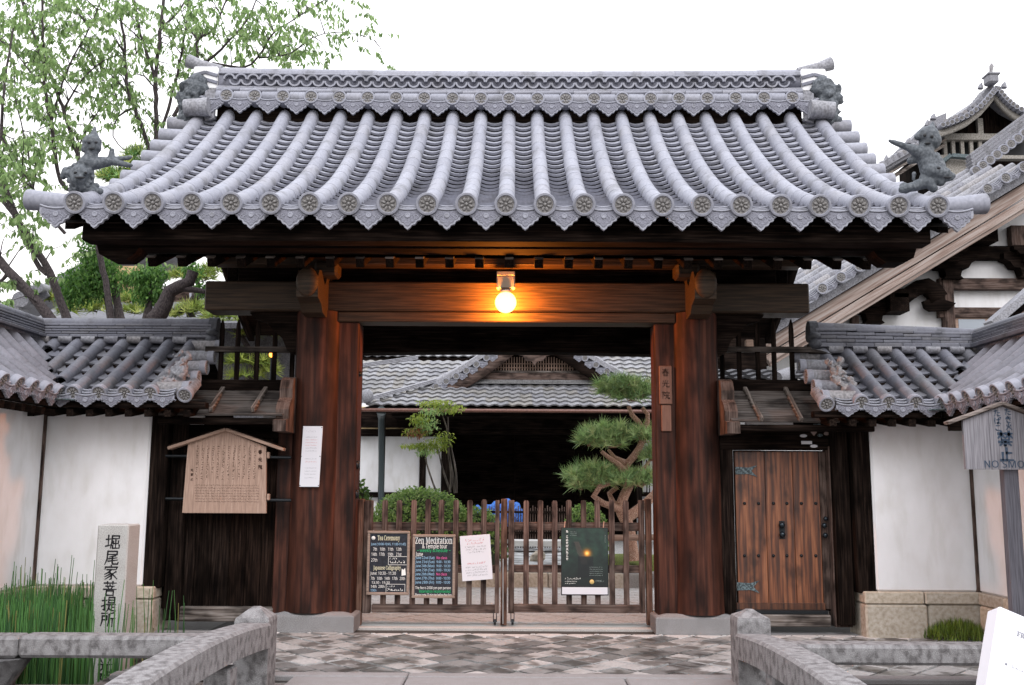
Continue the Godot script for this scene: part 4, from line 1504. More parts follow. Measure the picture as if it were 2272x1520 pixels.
	for e in [[0, 0.0, 0, 0.07], [0.02, -0.07, 0.06, 0.08], [-0.02, 0.08, -0.03, 0.05], [0.06, -0.13, 0.1, 0.06], [0.07, -0.05, 0.1, 0.045], [-0.05, 0.14, -0.05, 0.03], [0.1, -0.1, 0.14, 0.04], [-0.06, -0.02, 0.07, 0.05], [0.03, 0.2, -0.06, 0.02], [-0.09, 0.19, -0.02, 0.018]]:
		var p := m + Vector3(sx * e[0], e[1], e[2])
		caps.append([p, p + Vector3(sx * 0.02, -0.03, 0.02), e[3], e[3] * 0.8])
	put("clay_beast", blob(caps, 0.012, 0.014, 0.09, 5), mats.old[2] if sx > 0 else mats.old[0], roof)
	# timber under the eaves
	s = st()
	span(s, Vector3(sx * (u0 - 0.75), ye - 0.15, -de - 0.16), Vector3(sx * uw, ye - 0.085, -de - 0.04))
	span(s, Vector3(sx * (uw + 0.02), ye - 0.15, -de - 0.1), Vector3(sx * (uw + 0.14), ye - 0.085, -6.6))
	obj("eave_board", s, mats.dark_h, roof)
	var rf := st()
	box(rf, Vector3(0, 0, 0), Vector3(0.075, 0.075, 0.5), Basis(), 0.004)
	var rm := done(rf)
	var u := u0 - 0.55
	while u < uc:
		put("rafter", rm, mats.dark_z, roof, Transform3D(Basis(Vector3.RIGHT, 0.15), Vector3(sx * u, ye - 0.17, -de - 0.3)))
		u += 0.205
	z = -de
	while z < -6.7:
		put("rafter", rm, mats.dark_h, roof, Transform3D(Basis(Vector3.UP, PI * 0.5) * Basis(Vector3.RIGHT, sx * -0.15), Vector3(sx * (uw + 0.3), ye - 0.17, z)))
		z += 0.205
	# copper piece in the valley
	s = st()
	box(s, Vector3(sx * (uw - 0.02), ye - 0.075, -de - 0.0), Vector3(0.26, 0.012, 0.2), Basis(Vector3.UP, sx * 0.7), 0.004)
	obj("valley_gutter", s, mats.verdigris, roof)

# ---------------------------------------------------------------- the bays between pillars and walls
func side_bays() -> void:
	# left: fixed boards
	var b := thing("board_bay", "dark boarded bay with plank roof and pickets behind the roofed notice board", "wooden wall")
	var xs := [350, 400, 437, 472, 512, 548, 582, 612]
	for k in xs.size() - 1:
		var s := st()
		plate(s, xs[k] + 0.4, 945, xs[k + 1] - 0.4, 1350, 11.06 + 0.006 * (k % 2), 0.04, 0.005)
		obj("plank", s, mats.dark_v if k < 4 else shade(mats.dark_v, 1.0, 0.9, 0.85), b)
	var s2 := st()
	plate(s2, 610, 940, 648, 1380, 11.0, 0.2)
	obj("post", s2, mats.red_v, b)
	s2 = st()
	plate(s2, 386, 1347, 604, 1380, 10.98, 0.2, 0.015)
	obj("sill_beam", s2, mats.grey_h, b)
	s2 = st()
	plate(s2, 345, 938, 650, 972, 11.02, 0.1)
	obj("head_beam", s2, mats.dark_h, b)
	for e in [[408, 452], [583, 622]]:
		s2 = st()
		plate(s2, e[0], 922, e[1], 942, 10.98, 0.05)
		obj("plaster_strip", s2, mats.plaster, b)
	bay_roof(b, -1.0, [440, 655], [[495, 868, 467, 916], [590, 868, 560, 916]], [487, 523, 567, 606, 646], [455, 655])
	# right: the low side door
	var d := thing("side_door_bay", "small side door bay with plank roof and pickets, right of the gate pillar", "doorway")
	s2 = st()
	plate(s2, 1597, 990, 1631, 1392, 10.98, 0.2)
	obj("post", s2, mats.dark_v, d)
	s2 = st()
	plate(s2, 1846, 990, 1884, 1392, 10.95, 0.22)
	obj("post", s2, mats.brown_v, d)
	s2 = st()
	plate(s2, 1597, 950, 1886, 998, 10.97, 0.2)
	obj("head_beam", s2, mats.dark_h, d)
	s2 = st()
	plate(s2, 1632, 1364, 1845, 1391, 10.94, 0.25, 0.012)
	obj("sill_beam", s2, mats.grey_h, d)
	s2 = st()
	plate(s2, 1634, 1355, 1838, 1363, 10.95, 0.1, 0.004)
	obj("threshold_rail", s2, mats.iron, d)
	s2 = st()
	plate(s2, 1655, 925, 1760, 944, 10.98, 0.06)
	obj("plaster_strip", s2, mats.plaster, d)
	var leaf := st()
	plate(leaf, 1632, 1000, 1845, 1355, 11.1, 0.03)
	var door := obj("door", leaf, mats.dark_v, d)
	xs = [1634, 1701, 1763, 1822, 1844]
	for k in 4:
		var s := st()
		plate(s, xs[k] + 0.35, 1002, xs[k + 1] - 0.35, 1352, 11.07 + (0.012 if k == 3 else 0.0), 0.028, 0.004)
		obj("plank", s, mats.door if k < 3 else mats.brown_v, door)
	s2 = st()
	plate(s2, 1634, 1338, 1832, 1354, 11.055, 0.04)
	obj("bottom_rail", s2, shade(mats.door, 0.5, 0.5, 0.5), door)
	var nail := st()
	lathe(nail, Vector3.ZERO, Vector3(0, 0, 1), [[0.018, 0.0], [0.017, 0.008], [0.009, 0.016], [0.0, 0.018]], 10)
	var nm := done(nail)
	for row in [1117, 1233]:
		for x in [1652, 1683, 1716, 1746, 1778, 1810]:
			put("nail", nm, mats.iron, door, Transform3D(Basis(), at(x, row, 11.069)))
	for e in [[1735, 1165, 0.035], [1736, 1186, 0.035], [1829, 1166, 0.03], [1831, 1188, 0.03], [1832, 1151, 0.026]]:
		s2 = st()
		ball(s2, at(e[0], e[1], 11.04), Vector3.ONE * float(e[2]), Basis(), 16, 10)
		obj("knob", s2, plain(0.02, 0.028, 0.035, 0.25, 0.6), door)
	s2 = st()
	plate(s2, 1729, 1156, 1742, 1196, 11.066, 0.01, 0.003)
	obj("knob_plate", s2, mats.iron, door)
	for e in [[1632, 1032, 1680, 1058], [1636, 1288, 1685, 1316]]:
		var a := at(e[0], e[3], 11.06)
		var c := at(e[2], e[1], 11.06)
		var w := c.x - a.x
		var h := c.y - a.y
		s2 = st()
		prism(s2, [Vector2(0, h * 0.2), Vector2(w * 0.6, h * 0.25), Vector2(w, 0), Vector2(w * 0.72, h * 0.5), Vector2(w, h), Vector2(w * 0.6, h * 0.78), Vector2(0, h * 0.85)], 0.008, Transform3D(Basis(), a))
		obj("strap_hinge", s2, mats.verdigris, door)
	bay_roof(d, 1.0, [1597, 1830], [[1652, 868, 1690, 938], [1742, 868, 1778, 938]], [1604, 1642, 1684, 1720, 1760], [1590, 1800])
	# small plates nailed to the beam over the door
	for e in [[1783, 967, 16, 7, "oval"], [1820, 966, 12, 7, "oval"], [1834, 962, 12, 8, "oval"], [1806, 990, 17, 7, "oval"], [1790, 982, 24, 7, "slip"], [1806, 959, 14, 16, "diamond"], [1813, 943, 16, 6, "slip"], [1833, 948, 9, 14, "slip"]]:
		var p := at(e[0], e[1], 10.962)
		var s := st()
		var k := 0.0049
		var pts := []
		var sides := 14 if e[4] == "oval" else 4
		for j in sides:
			var a := TAU * (j + (0.5 if e[4] == "slip" else 0.0)) / sides
			pts.append(Vector2(cos(a) * e[2] * k * 0.5 * (1.41 if e[4] == "slip" else 1.0), sin(a) * e[3] * k * 0.5 * (1.41 if e[4] == "slip" else 1.0)))
		prism(s, pts, 0.006, Transform3D(Basis(), p + Vector3(0, 0, -0.001)))
		obj("small_plate", s, [mats.paper, mats.verdigris, plain(0.3, 0.22, 0.2, 0.5), mats.paper][[1783, 1820, 1834, 1806, 1790, 1813, 1833].find(e[0]) % 4 if e[4] != "diamond" else 2], d)

func bay_roof(b: Node3D, sx: float, wide: Array, battens: Array, pickets: Array, rail: Array) -> void:
	# plank roof: two overlapping boards between a ridge beam and the eave
	var p0 := at(wide[0], 867, 11.12)
	var p1 := at(wide[1], 867, 11.12)
	var lx := p0.x
	var rx := p1.x
	if sx < 0:
		lx -= 0.25
	else:
		rx += 0.35
	var e := at(wide[0], 920 if sx < 0 else 935, 10.56)
	var slope := (p0.y - e.y) / 0.56
	for k in 2:
		var z0 := -10.56 - 0.3 * k
		var z1 := z0 - 0.34
		var y0 := e.y + slope * 0.3 * k + 0.012 * k
		var s := st()
		bar(s, Vector3((lx + rx) * 0.5, y0, z0), Vector3((lx + rx) * 0.5, y0 + slope * 0.33, z1), rx - lx, 0.025, 0.004)
		obj("roof_board", s, shade(mats.grey_h, 0.55, 0.55, 0.56), b)
	for t in battens:
		var s := st()
		var a := at(t[0], t[1], 11.1) + Vector3(0, 0.03, 0)
		var c := at(t[2], t[3], 10.54) + Vector3(0, 0.03, 0)
		bar(s, a, c, 0.05, 0.055, 0.008)
		obj("batten", s, shade(mats.grey_z, 0.75, 0.72, 0.7), b)
	var s3 := st()
	span(s3, Vector3(lx, p0.y - 0.02, -11.3), Vector3(rx, at(wide[0], 842, 11.1).y, -11.08), 0.012)
	obj("ridge_beam", s3, mats.dark_h, b)
	s3 = st()
	span(s3, Vector3(lx, e.y - 0.1, -10.66), Vector3(rx, e.y - 0.03, -10.58), 0.008)
	obj("eave_beam", s3, mats.dark_h, b)
	# carved bracket against the pillar
	s3 = st()
	var bx: float = at(632, 900, 10.7).x if sx < 0 else at(1617, 900, 10.7).x
	var prof := [Vector2(0.0, 2.7), Vector2(0.12, 2.72), Vector2(0.22, 2.68), Vector2(0.27, 2.58), Vector2(0.26, 2.48), Vector2(0.36, 2.42), Vector2(0.42, 2.34), Vector2(0.4, 2.24), Vector2(0.52, 2.22), Vector2(0.52, 2.1), Vector2(0.0, 2.1)]
	prism(s3, prof, 0.14, Transform3D(Basis(Vector3(0, 0, 1), Vector3.UP, Vector3(-1, 0, 0)), Vector3(bx - 0.07, 0.02, -11.0)))
	obj("bracket", s3, mats.brown_v, b)
	# pickets over it
	for x in pickets:
		var a := at(x, 842, 11.2)
		var t := at(x, 708, 11.2)
		var s := st()
		var hw := 0.024
		var h := t.y - a.y
		prism(s, [Vector2(-hw, -0.05), Vector2(hw, -0.05), Vector2(hw, h - 0.13), Vector2(hw * 0.7, h - 0.05), Vector2(0, h), Vector2(-hw * 0.7, h - 0.05), Vector2(-hw, h - 0.13)], 0.04, Transform3D(Basis(), a))
		obj("picket", s, mats.dark_v, b)
	var r0 := at(rail[0], 774, 11.17)
	var r1 := at(rail[1], 778, 11.17)
	s3 = st()
	var L := r1.x - r0.x
	prism(s3, [Vector2(0, -0.03), Vector2(L, -0.03), Vector2(L, 0.03), Vector2(0, 0.03)], 0.11, Transform3D(Basis(), r0))
	if sx > 0:
		tube(s3, [r1 + Vector3(-0.01, 0, -0.055), r1 + Vector3(0.12, -0.01, -0.055), r1 + Vector3(0.24, -0.03, -0.055)], [0.032, 0.024, 0.004], 8)
	obj("picket_rail", s3, shade(mats.grey_h, 0.4, 0.38, 0.37), b)

# ---------------------------------------------------------------- buildings behind
func wave_mesh(w: float, l: float) -> ArrayMesh:            # one S-shaped pantile, its curved lip at z = 0
	var s := st()
	var top := [[], []]
	var lip := [[], []]
	for k in 9:
		var u := k / 8.0
		var y: float = 0.13 * w * (sin(u * TAU * 0.98 + 0.4) * 0.5 + (0.25 if u > 0.85 else 0.0))
		top[0].append(Vector3((u - 0.5) * w * 1.02, y + 0.045, 0))
		top[1].append(Vector3((u - 0.5) * w * 1.02, y, l * 1.12))
		lip[0].append(Vector3((u - 0.5) * w * 1.02, y + 0.045, 0))
		lip[1].append(Vector3((u - 0.5) * w * 1.02, y + 0.008, 0.006))
	loft(s, top, false, false, Vector3(0, -5, l * 0.5))
	loft(s, lip, false, false, Vector3(0, 0, 3))
	return done(s)

func pantiles(parent: Node3D, called: String, o: Vector3, along: Vector3, inward: Vector3, slope: float, cols: int, rows: int, w: float, l: float, tone: Array, cut := Vector2.INF, few := false) -> void:
	var m := wave_mesh(w, l)
	var c := cos(atan(slope))
	var rest := []
	for j in rows:
		for i in cols:
			var p := Vector2(j * l * c, j * l * c * slope)
			var q := p + Vector2(l * c, l * c * slope)
			if cut != Vector2.INF and (i + 0.5) * w < j * l * cut.x + cut.y:
				continue
			var x := slope_frame(o + along * ((i + 0.5) * w), inward, p, q)
			x.basis = x.basis * Basis(Vector3.UP, rng.randf_range(-0.02, 0.02))
			if few:
				rest.append(x)
			else:
				put(called, m, tone[rng.randi() % tone.size()], parent, x)
	if few:
		scatter(called + "_field", m, tone[0], parent, rest)

func sheet(s: SurfaceTool, pts: Array, thick: float) -> void:     # a thick flat slab from its upper face
	var n: Vector3 = (pts[1] - pts[0]).cross(pts[2] - pts[0]).normalized()
	if n.y < 0 or (absf(n.y) < 0.01 and n.z < 0):
		n = -n
	flat(s)
	var low := []
	var m := Vector3()
	for p in pts:
		low.append(p - n * thick)
		m += p / pts.size()
	facing(s, pts, n)
	facing(s, low, -n)
	for i in pts.size():
		var j := (i + 1) % pts.size()
		facing(s, [pts[i], pts[j], low[j], low[i]], (pts[i] + pts[j]) * 0.5 - m)

func entrance_hall() -> void:
	var h := thing("entrance_hall", "low dark entrance hall with wavy tiled roof and lattice gable, seen through the gate", "building")
	var de := 23.6
	# walls and the dark porch
	var s := st()
	var f0 := at(800, 1215, 25.4)
	var f1 := at(1000, 905, 25.4)
	span(s, Vector3(f0.x - 3.5, 0, -25.9), Vector3(at(992, 1000, 25.4).x, 3.7, -25.4))
	obj("wall", s, mats.plaster, h)
	s = st()
	span(s, Vector3(at(1416, 1000, 25.4).x, 0, -25.9), Vector3(8.0, 3.7, -25.4))
	obj("wall", s, mats.plaster, h)
	s = st()
	plate(s, 760, 903, 992, 960, 25.37, 0.03)
	obj("upper_wall", s, mats.ochre, h)
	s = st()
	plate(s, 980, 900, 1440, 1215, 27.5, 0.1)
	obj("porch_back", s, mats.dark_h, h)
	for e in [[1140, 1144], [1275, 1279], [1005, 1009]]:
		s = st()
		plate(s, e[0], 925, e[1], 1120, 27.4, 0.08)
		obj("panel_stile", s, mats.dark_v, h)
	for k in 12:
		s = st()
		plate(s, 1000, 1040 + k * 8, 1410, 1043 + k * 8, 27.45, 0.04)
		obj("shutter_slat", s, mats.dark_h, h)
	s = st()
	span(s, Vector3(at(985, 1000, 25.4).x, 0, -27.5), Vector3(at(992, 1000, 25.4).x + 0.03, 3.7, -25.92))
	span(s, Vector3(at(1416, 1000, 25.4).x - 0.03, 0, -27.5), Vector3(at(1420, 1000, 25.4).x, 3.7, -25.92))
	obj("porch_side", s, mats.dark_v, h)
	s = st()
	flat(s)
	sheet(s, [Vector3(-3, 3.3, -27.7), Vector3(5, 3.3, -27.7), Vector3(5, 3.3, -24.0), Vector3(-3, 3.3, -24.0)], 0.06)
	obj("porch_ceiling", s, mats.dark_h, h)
	for e in [[840, 853, 905, 1130, 24.6], [930, 944, 990, 1130, 25.3], [979, 999, 900, 1130, 25.2], [1412, 1424, 900, 1150, 25.2]]:
		s = st()
		plate(s, e[0], e[2], e[1], e[3], e[4], 0.12)
		obj("post", s, shade(mats.dark_v, 1.2, 1.3, 1.35), h)
	for e in [[760, 952, 985, 968], [760, 1092, 985, 1104], [1000, 950, 1420, 964], [1424, 1092, 1500, 1102]]:
		s = st()
		plate(s, e[0], e[1], e[2], e[3], 25.25, 0.15)
		obj("rail", s, mats.dark_h, h)
	s = st()
	plate(s, 800, 912, 1470, 950, 24.9, 0.15)
	obj("eave_beam", s, mats.dark_h, h)
	# gutter
	s = st()
	var g0 := at(800, 908, de - 0.05)
	var g1 := at(1475, 914, de - 0.05)
	tube(s, [Vector3(g0.x - 0.6, g0.y - 0.02, g0.z), Vector3(g1.x, g0.y - 0.02, g0.z)], [0.045], 10)
	obj("gutter", s, mats.copper, h)
	s = st()
	var dp := at(846, 912, de)
	tube(s, [dp, at(846, 930, 24.3), at(846, 1130, 24.5)], [0.12, 0.075, 0.07], 10)
	obj("downpipe", s, plain(0.035, 0.05, 0.055, 0.5), h)
	# lower roof: two planes meeting in a hip on the left
	var tone: Array = mats.pale
	var eo := at(812, 900, de)
	var slope := 0.42
	s = st()
	var rt := Vector3(0, 0.0, 0)
	sheet(s, [Vector3(eo.x - 0.1, eo.y - 0.06, -de), Vector3(4.6, eo.y - 0.06, -de), Vector3(4.6, eo.y + slope * 1.75 - 0.06, -de - 1.75), Vector3(eo.x + 1.7, eo.y + slope * 1.75 - 0.06, -de - 1.75)], 0.12)
	var low := obj("lower_roof", s, mats.dark_h, h)
	pantiles(low, "pantile", Vector3(eo.x, eo.y, -de), Vector3.RIGHT, Vector3(0, 0, -1), slope, 27, 6, 0.285, 0.315, tone, Vector2(0.95, -0.1))
	s = st()
	for k in 3:
		bar(s, Vector3(eo.x - 0.15, eo.y + 0.06 + k * 0.035, -de + 0.05), Vector3(eo.x + 1.8, eo.y + slope * 1.8 + 0.1 + k * 0.035, -de - 1.8), 0.2 - 0.03 * k, 0.028)
	obj("hip_ridge", s, mats.old[0], low)
	s = st()
	ball(s, Vector3(eo.x + 0.02, eo.y + 0.22, -de + 0.02), Vector3(0.16, 0.18, 0.1), Basis(), 9, 6)
	ball(s, Vector3(eo.x - 0.25, eo.y + 0.07, -de + 0.1), Vector3(0.14, 0.1, 0.08), Basis(), 9, 6)
	obj("hip_end_tile", s, mats.old[1], low)
	# the flank of the hip, seen to the left of it
	s = st()
	sheet(s, [Vector3(eo.x - 3.0, eo.y - 0.1, -de - 1.6), Vector3(eo.x + 2.6, eo.y - 0.1, -de - 1.6), Vector3(eo.x + 2.6, eo.y + 1.8, -de - 5.4), Vector3(eo.x - 3.0, eo.y + 1.8, -de - 5.4)], 0.1)
	var flank := obj("upper_roof", s, mats.dark_h, h)
	pantiles(flank, "pantile", Vector3(eo.x - 1.2, eo.y - 0.04, -de - 1.6), Vector3.RIGHT, Vector3(0, 0, -1), 0.5, 14, 12, 0.285, 0.33, tone)
	s = st()
	plate(s, 780, 786, 1010, 801, 29.2, 0.2)
	obj("upper_wall", s, mats.dark_h, h)
	s = st()
	var u0 := at(812, 815, 26.6)
	var u1 := at(925, 797, 27.4)
	for k in 3:
		bar(s, u0 + Vector3(-0.4, k * 0.04 - 0.03, 0), u1 + Vector3(0, k * 0.04, 0), 0.22 - 0.03 * k, 0.03)
	obj("hip_ridge", s, mats.old[0], flank)
	s = st()
	var v0 := at(800, 795, 29.0)
	sheet(s, [v0 + Vector3(-1.5, 0, 0), v0 + Vector3(11.0, 0.0, 0), v0 + Vector3(11.0, 1.2, -2.6), v0 + Vector3(-1.5, 1.2, -2.6)], 0.2)
	var main := obj("main_roof", s, mats.dark_h, h)
	pantiles(main, "pantile", v0 + Vector3(-0.2, 0.05, 0), Vector3.RIGHT, Vector3(0, 0, -1), 0.46, 30, 4, 0.3, 0.33, tone, Vector2.INF, true)
	# the flank on the right
	s = st()
	var q0 := at(1330, 860, 25.6)
	sheet(s, [q0, q0 + Vector3(3.5, 0, 0), q0 + Vector3(3.5, 1.5, -3.0), q0 + Vector3(-1.2, 1.5, -3.0)], 0.1)
	var right := obj("right_roof", s, mats.dark_h, h)
	pantiles(right, "pantile", q0 + Vector3(-1.0, 0.04, 0), Vector3.RIGHT, Vector3(0, 0, -1), 0.5, 15, 9, 0.29, 0.33, tone, Vector2(-0.3, 0.7))
	# the gable
	var apex := at(1184, 722, 24.9)
	var gl := at(938, 880, 24.9)
	var gr := at(1452, 882, 24.9)
	s = st()
	flat(s)
	prism(s, [Vector2(gl.x, gl.y), Vector2(gr.x, gr.y), Vector2(apex.x, apex.y)], 0.1, Transform3D(Basis(), Vector3(0, 0, -25.5)))
	var gable := obj("gable", s, mats.dark_h, h)
	for side in [[gl, 1.0], [gr, -1.0]]:
		var a: Vector3 = side[0]
		s = st()
		var rings := []
		for k in 8:
			var t := k / 7.0
			var p := a.lerp(apex, t) + Vector3(0, -0.16 * sin(t * PI), 0)
			rings.append([p + Vector3(0, 0.0, 0), p + Vector3(0, 0, -0.1), p + Vector3(0, -0.34, -0.1), p + Vector3(0, -0.34, 0)])
		loft(s, rings)
		obj("bargeboard", s, mats.brown_h if side[1] > 0 else mats.dark_h, gable)
		# verge: a line of end tiles on the slope and a roll above
		s = st()
		var roll := []
		for k in 8:
			var t := k / 7.0
			roll.append(a.lerp(apex, t) + Vector3(0, 0.25 - 0.16 * sin(t * PI), -0.25))
		tube(s, roll, [0.1], 8)
		obj("verge_roll", s, mats.old[0], gable)
		var cr := crest_mesh(0.09, 0.3)
		var dr := drop_mesh(0.27, 0.13)
		for k in 11:
			var t := (k + 0.3) / 11.0
			var p := a.lerp(apex, t) + Vector3(0, 0.1 - 0.16 * sin(t * PI), 0.02)
			put("verge_end_tile", cr, null, gable, Transform3D(Basis(Vector3.UP, PI), p))
			put("verge_drop_tile", dr, null, gable, Transform3D(Basis(Vector3.UP, PI), p + Vector3(side[1] * 0.15, 0.03, -0.01)))
		s = st()
		var e1 := Vector3(a.x, a.y + 0.15, a.z)
		flat(s)
		sheet(s, [e1 + Vector3(0, 0, 0), apex + Vector3(0, 0.15, 0), apex + Vector3(0, 0.15, -4), e1 + Vector3(0, 0, -4)], 0.12)
		obj("gable_roof", s, mats.old[0], gable)
	s = st()
	var tie0 := at(1020, 843, 24.95)
	plate(s, 1028, 828, 1352, 843, 25.1, 0.3)
	obj("tie_beam", s, mats.brown_h, gable)
	s = st()
	plate(s, 1055, 822, 1300, 827, 25.15, 0.2)
	obj("lattice_sill", s, mats.grey_h, gable)
	for k in 33:
		var x := 1082 + k * 5.9
		var top := maxf(792.0, 797.0 + (absf(x - 1180.0) - 60.0) * 0.5)
		if top > 818:
			continue
		s = st()
		plate(s, x - 1.1, top, x + 1.1, 822, 25.2, 0.05, 0.003)
		obj("lattice_bar", s, mats.cedar_v, gable)
	for y in [806.0, 815.0]:
		s = st()
		plate(s, 1085, y, 1272, y + 2.2, 25.26, 0.04, 0.003)
		obj("lattice_rail", s, mats.cedar_h, gable)
	s = st()
	var pend := at(1186, 790, 24.86)
	prism(s, [Vector2(-0.55, 0.25), Vector2(-0.5, 0.05), Vector2(-0.3, 0.0), Vector2(-0.22, -0.12), Vector2(-0.08, -0.13), Vector2(0, -0.24), Vector2(0.08, -0.13), Vector2(0.22, -0.12), Vector2(0.3, 0.0), Vector2(0.5, 0.05), Vector2(0.55, 0.25)], 0.06, Transform3D(Basis(), pend))
	obj("gable_pendant", s, mats.brown_h, gable)
	s = st()
	for k in 3:
		plate(s, 985, 843 + 3 * k, 1420, 845.5 + 3 * k, 25.1 - 0.05 * k, 0.2, 0.005)
	obj("flashing_course", s, mats.pale[1], gable)
	# right end: wall with thin bars
	for e in [1424, 1434, 1440]:
		s = st()
		plate(s, e, 1020, e + 2, 1092, 25.1, 0.04)
		obj("window_bar", s, mats.dark_v, h)
	# bamboo rail fence in front of the porch
	var fence := thing("lath_fence", "low dark lath fence at the porch, behind the picket gates", "fence")
	for k in 34:
		s = st()
		plate(s, 1084 + k * 5.4, 1122 + (k % 3) * 3, 1086.2 + k * 5.4, 1216, 21.5, 0.03, 0.003)
		obj("lath", s, mats.brown_v, fence)
	for y in [1134, 1180, 1206]:
		s = st()
		plate(s, 1080, y, 1268, y + 5, 21.46, 0.03, 0.003)
		obj("fence_rail", s, mats.dark_h, fence)
	s = st()
	plate(s, 1078, 1160, 1270, 1162, 21.44, 0.02)
	obj("fence_rail", s, mats.grey_h, fence)

func bracket_set(s: SurfaceTool, c: Vector3, k: float) -> void:       # boat-shaped bearing blocks
	var o := [Vector2(-0.55, 0.3), Vector2(-0.55, 0.16), Vector2(-0.42, 0.1), Vector2(-0.34, -0.02), Vector2(-0.2, -0.04), Vector2(-0.16, -0.2), Vector2(-0.22, -0.26), Vector2(0.22, -0.26), Vector2(0.16, -0.2), Vector2(0.2, -0.04), Vector2(0.34, -0.02), Vector2(0.42, 0.1), Vector2(0.55, 0.16), Vector2(0.55, 0.3)]
	for i in o.size():
		o[i] *= k
	prism(s, o, 0.3 * k, Transform3D(Basis(), c))

func great_hall() -> void:
	var h := thing("great_hall", "tall white temple hall with long slanting bargeboard, behind the wall on the right", "building")
	var d := 18.5
	var s := st()
	var a := at(1680, 765, d)
	var b := at(2330, 372, d)
	# gable wall
	var w0 := at(1700, 1100, d + 0.9)
	prism(s, [Vector2(w0.x, 0), Vector2(w0.x + 9.0, 0), Vector2(w0.x + 9.0, 8.8), Vector2(at(2330, 400, d + 0.9).x, at(2330, 400, d + 0.9).y), Vector2(w0.x, at(1700, 765, d + 0.9).y)], 0.3, Transform3D(Basis(), Vector3(0, 0, -d - 0.9)))
	obj("wall", s, mats.plaster, h)
	# bargeboard: three stepped boards along the verge
	var dir := (b - a).normalized()
	var nrm := Vector3(-dir.y, dir.x, 0)
	for e in [[0.0, 0.24, 0.0], [-0.26, 0.22, 0.05], [-0.34, 0.07, 0.09]]:
		s = st()
		box(s, Vector3(a.distance_to(b) * 0.5, e[0] - e[1] * 0.5, 0), Vector3(a.distance_to(b), e[1], 0.12))
		put("bargeboard", done(s), mats.barge, h, Transform3D(Basis(dir, nrm, Vector3(0, 0, 1)), Vector3(a.x, a.y, -d - 0.1 + e[2])))
	# roof body
	s = st()
	var up := nrm * 0.16
	sheet(s, [a + up + Vector3(-0.3, -0.2, 0.1), b + up + Vector3(0, 0, 0.1), b + up + nrm * 0.55 + Vector3(0, 0, -2.46), a + up + nrm * 0.55 + Vector3(-0.3, -0.2, -2.46)], 0.14)
	sheet(s, [a + up + nrm * 0.55 + Vector3(-0.3, -0.2, -2.46), b + up + nrm * 0.55 + Vector3(0, 0, -2.46), b + up + nrm * 0.55 + Vector3(0, 0, -12), a + up + nrm * 0.55 + Vector3(-0.3, -0.2, -12)], 0.14)
	var roof := obj("roof", s, mats.old[1], h)
	s = st()
	sheet(s, [a - nrm * 0.4 + Vector3(0, 0, -0.2), b - nrm * 0.4 + Vector3(0, 0, -0.2), b - nrm * 0.4 + Vector3(0, 0, -1.0), a - nrm * 0.4 + Vector3(0, 0, -1.0)], 0.05)
	obj("soffit", s, mats.dark_h, roof)
	# verge tiles pointing to the street, and rows of round tiles up the slope behind them
	s = st()
	box(s, Vector3(a.distance_to(b) * 0.5, 0.09, 0), Vector3(a.distance_to(b), 0.22, 0.1))
	put("verge_board", done(s), mats.dark_h, roof, Transform3D(Basis(dir, nrm, Vector3(0, 0, 1)), Vector3(a.x, a.y, -d - 0.12)))
	var verge := cover_mesh(0.1, 0.55, 10)
	var cr := crest_mesh(0.11, 0.08)
	var dr := drop_mesh(0.3, 0.1)
	var l := a.distance_to(b)
	var n := int(l / 0.42)
	for k in range(0, n + 1):
		var p := a + dir * (0.3 + k * 0.42) + nrm * 0.27 + Vector3(0, 0, 0.25)
		var bas := Basis(dir, nrm, Vector3(0, 0, 1)) * Basis(Vector3.UP, PI)
		put("verge_tile", verge, mats.old[k % 4], roof, Transform3D(bas, p))
		put("verge_end_tile", cr, null, roof, Transform3D(bas, p + Vector3(0, 0, 0.005)))
		put("verge_drop_tile", dr, null, roof, Transform3D(bas, p + dir * 0.21 - nrm * 0.03 + Vector3(0, 0, -0.02)))
	var long := cover_mesh(0.1, 0.34, 8)
	for j in 16:
		var rest := []
		for k in int(l / 0.34):
			var p := a + dir * (k * 0.34 + 0.1) + nrm * (0.28 + 0.105 * minf(j, 5)) + Vector3(0, 0.0, -0.3 - j * 0.36)
			var t := Transform3D(Basis(nrm.cross(dir), nrm, dir), p)
			if j < 5 and p.x < 9.3 and p.x > 5.2:
				put("cover_tile", long, mats.old[(k + j) % 4], roof, t)
			else:
				rest.append(t)
		scatter("cover_tiles", long, mats.old[j % 4], roof, rest)
	# the heavier ridge band climbing beside the verge
	s = st()
	for k in 4:
		bar(s, at(2150, 372, 20.5) + Vector3(0, 0.08 * k, 0), at(2330, 238, 20.5) + Vector3(0, 0.08 * k, 0), 0.34 - 0.04 * k, 0.06)
	obj("descending_ridge", s, mats.old[1], roof)
	for k in 11:
		var p := at(2165, 366, 20.1).lerp(at(2320, 248, 20.1), k / 10.0)
		put("ridge_end_tile", cr, null, roof, Transform3D(Basis(Vector3.UP, PI), p + Vector3(0, -0.12, 0.0)))
	# timber on the gable wall
	var dw := d + 0.72
	for e in [[1672, 560, 2300, 577, 0], [2085, 617, 2300, 642, 1], [2085, 682, 2300, 704, 1], [1925, 545, 2300, 575, 0]]:
		s = st()
		if e[1] == 560:
			continue
		plate(s, e[0], e[1], e[2], e[3], dw, 0.16)
		obj("beam", s, mats.brown_h if e[4] else mats.dark_h, h)
	for e in [[2096, 620, 2119, 760], [1892, 700, 1908, 770], [1795, 725, 1812, 790], [2245, 500, 2300, 560]]:
		s = st()
		plate(s, e[0], e[1], e[2], e[3], dw - 0.03, 0.18)
		obj("post", s, mats.brown_v, h)
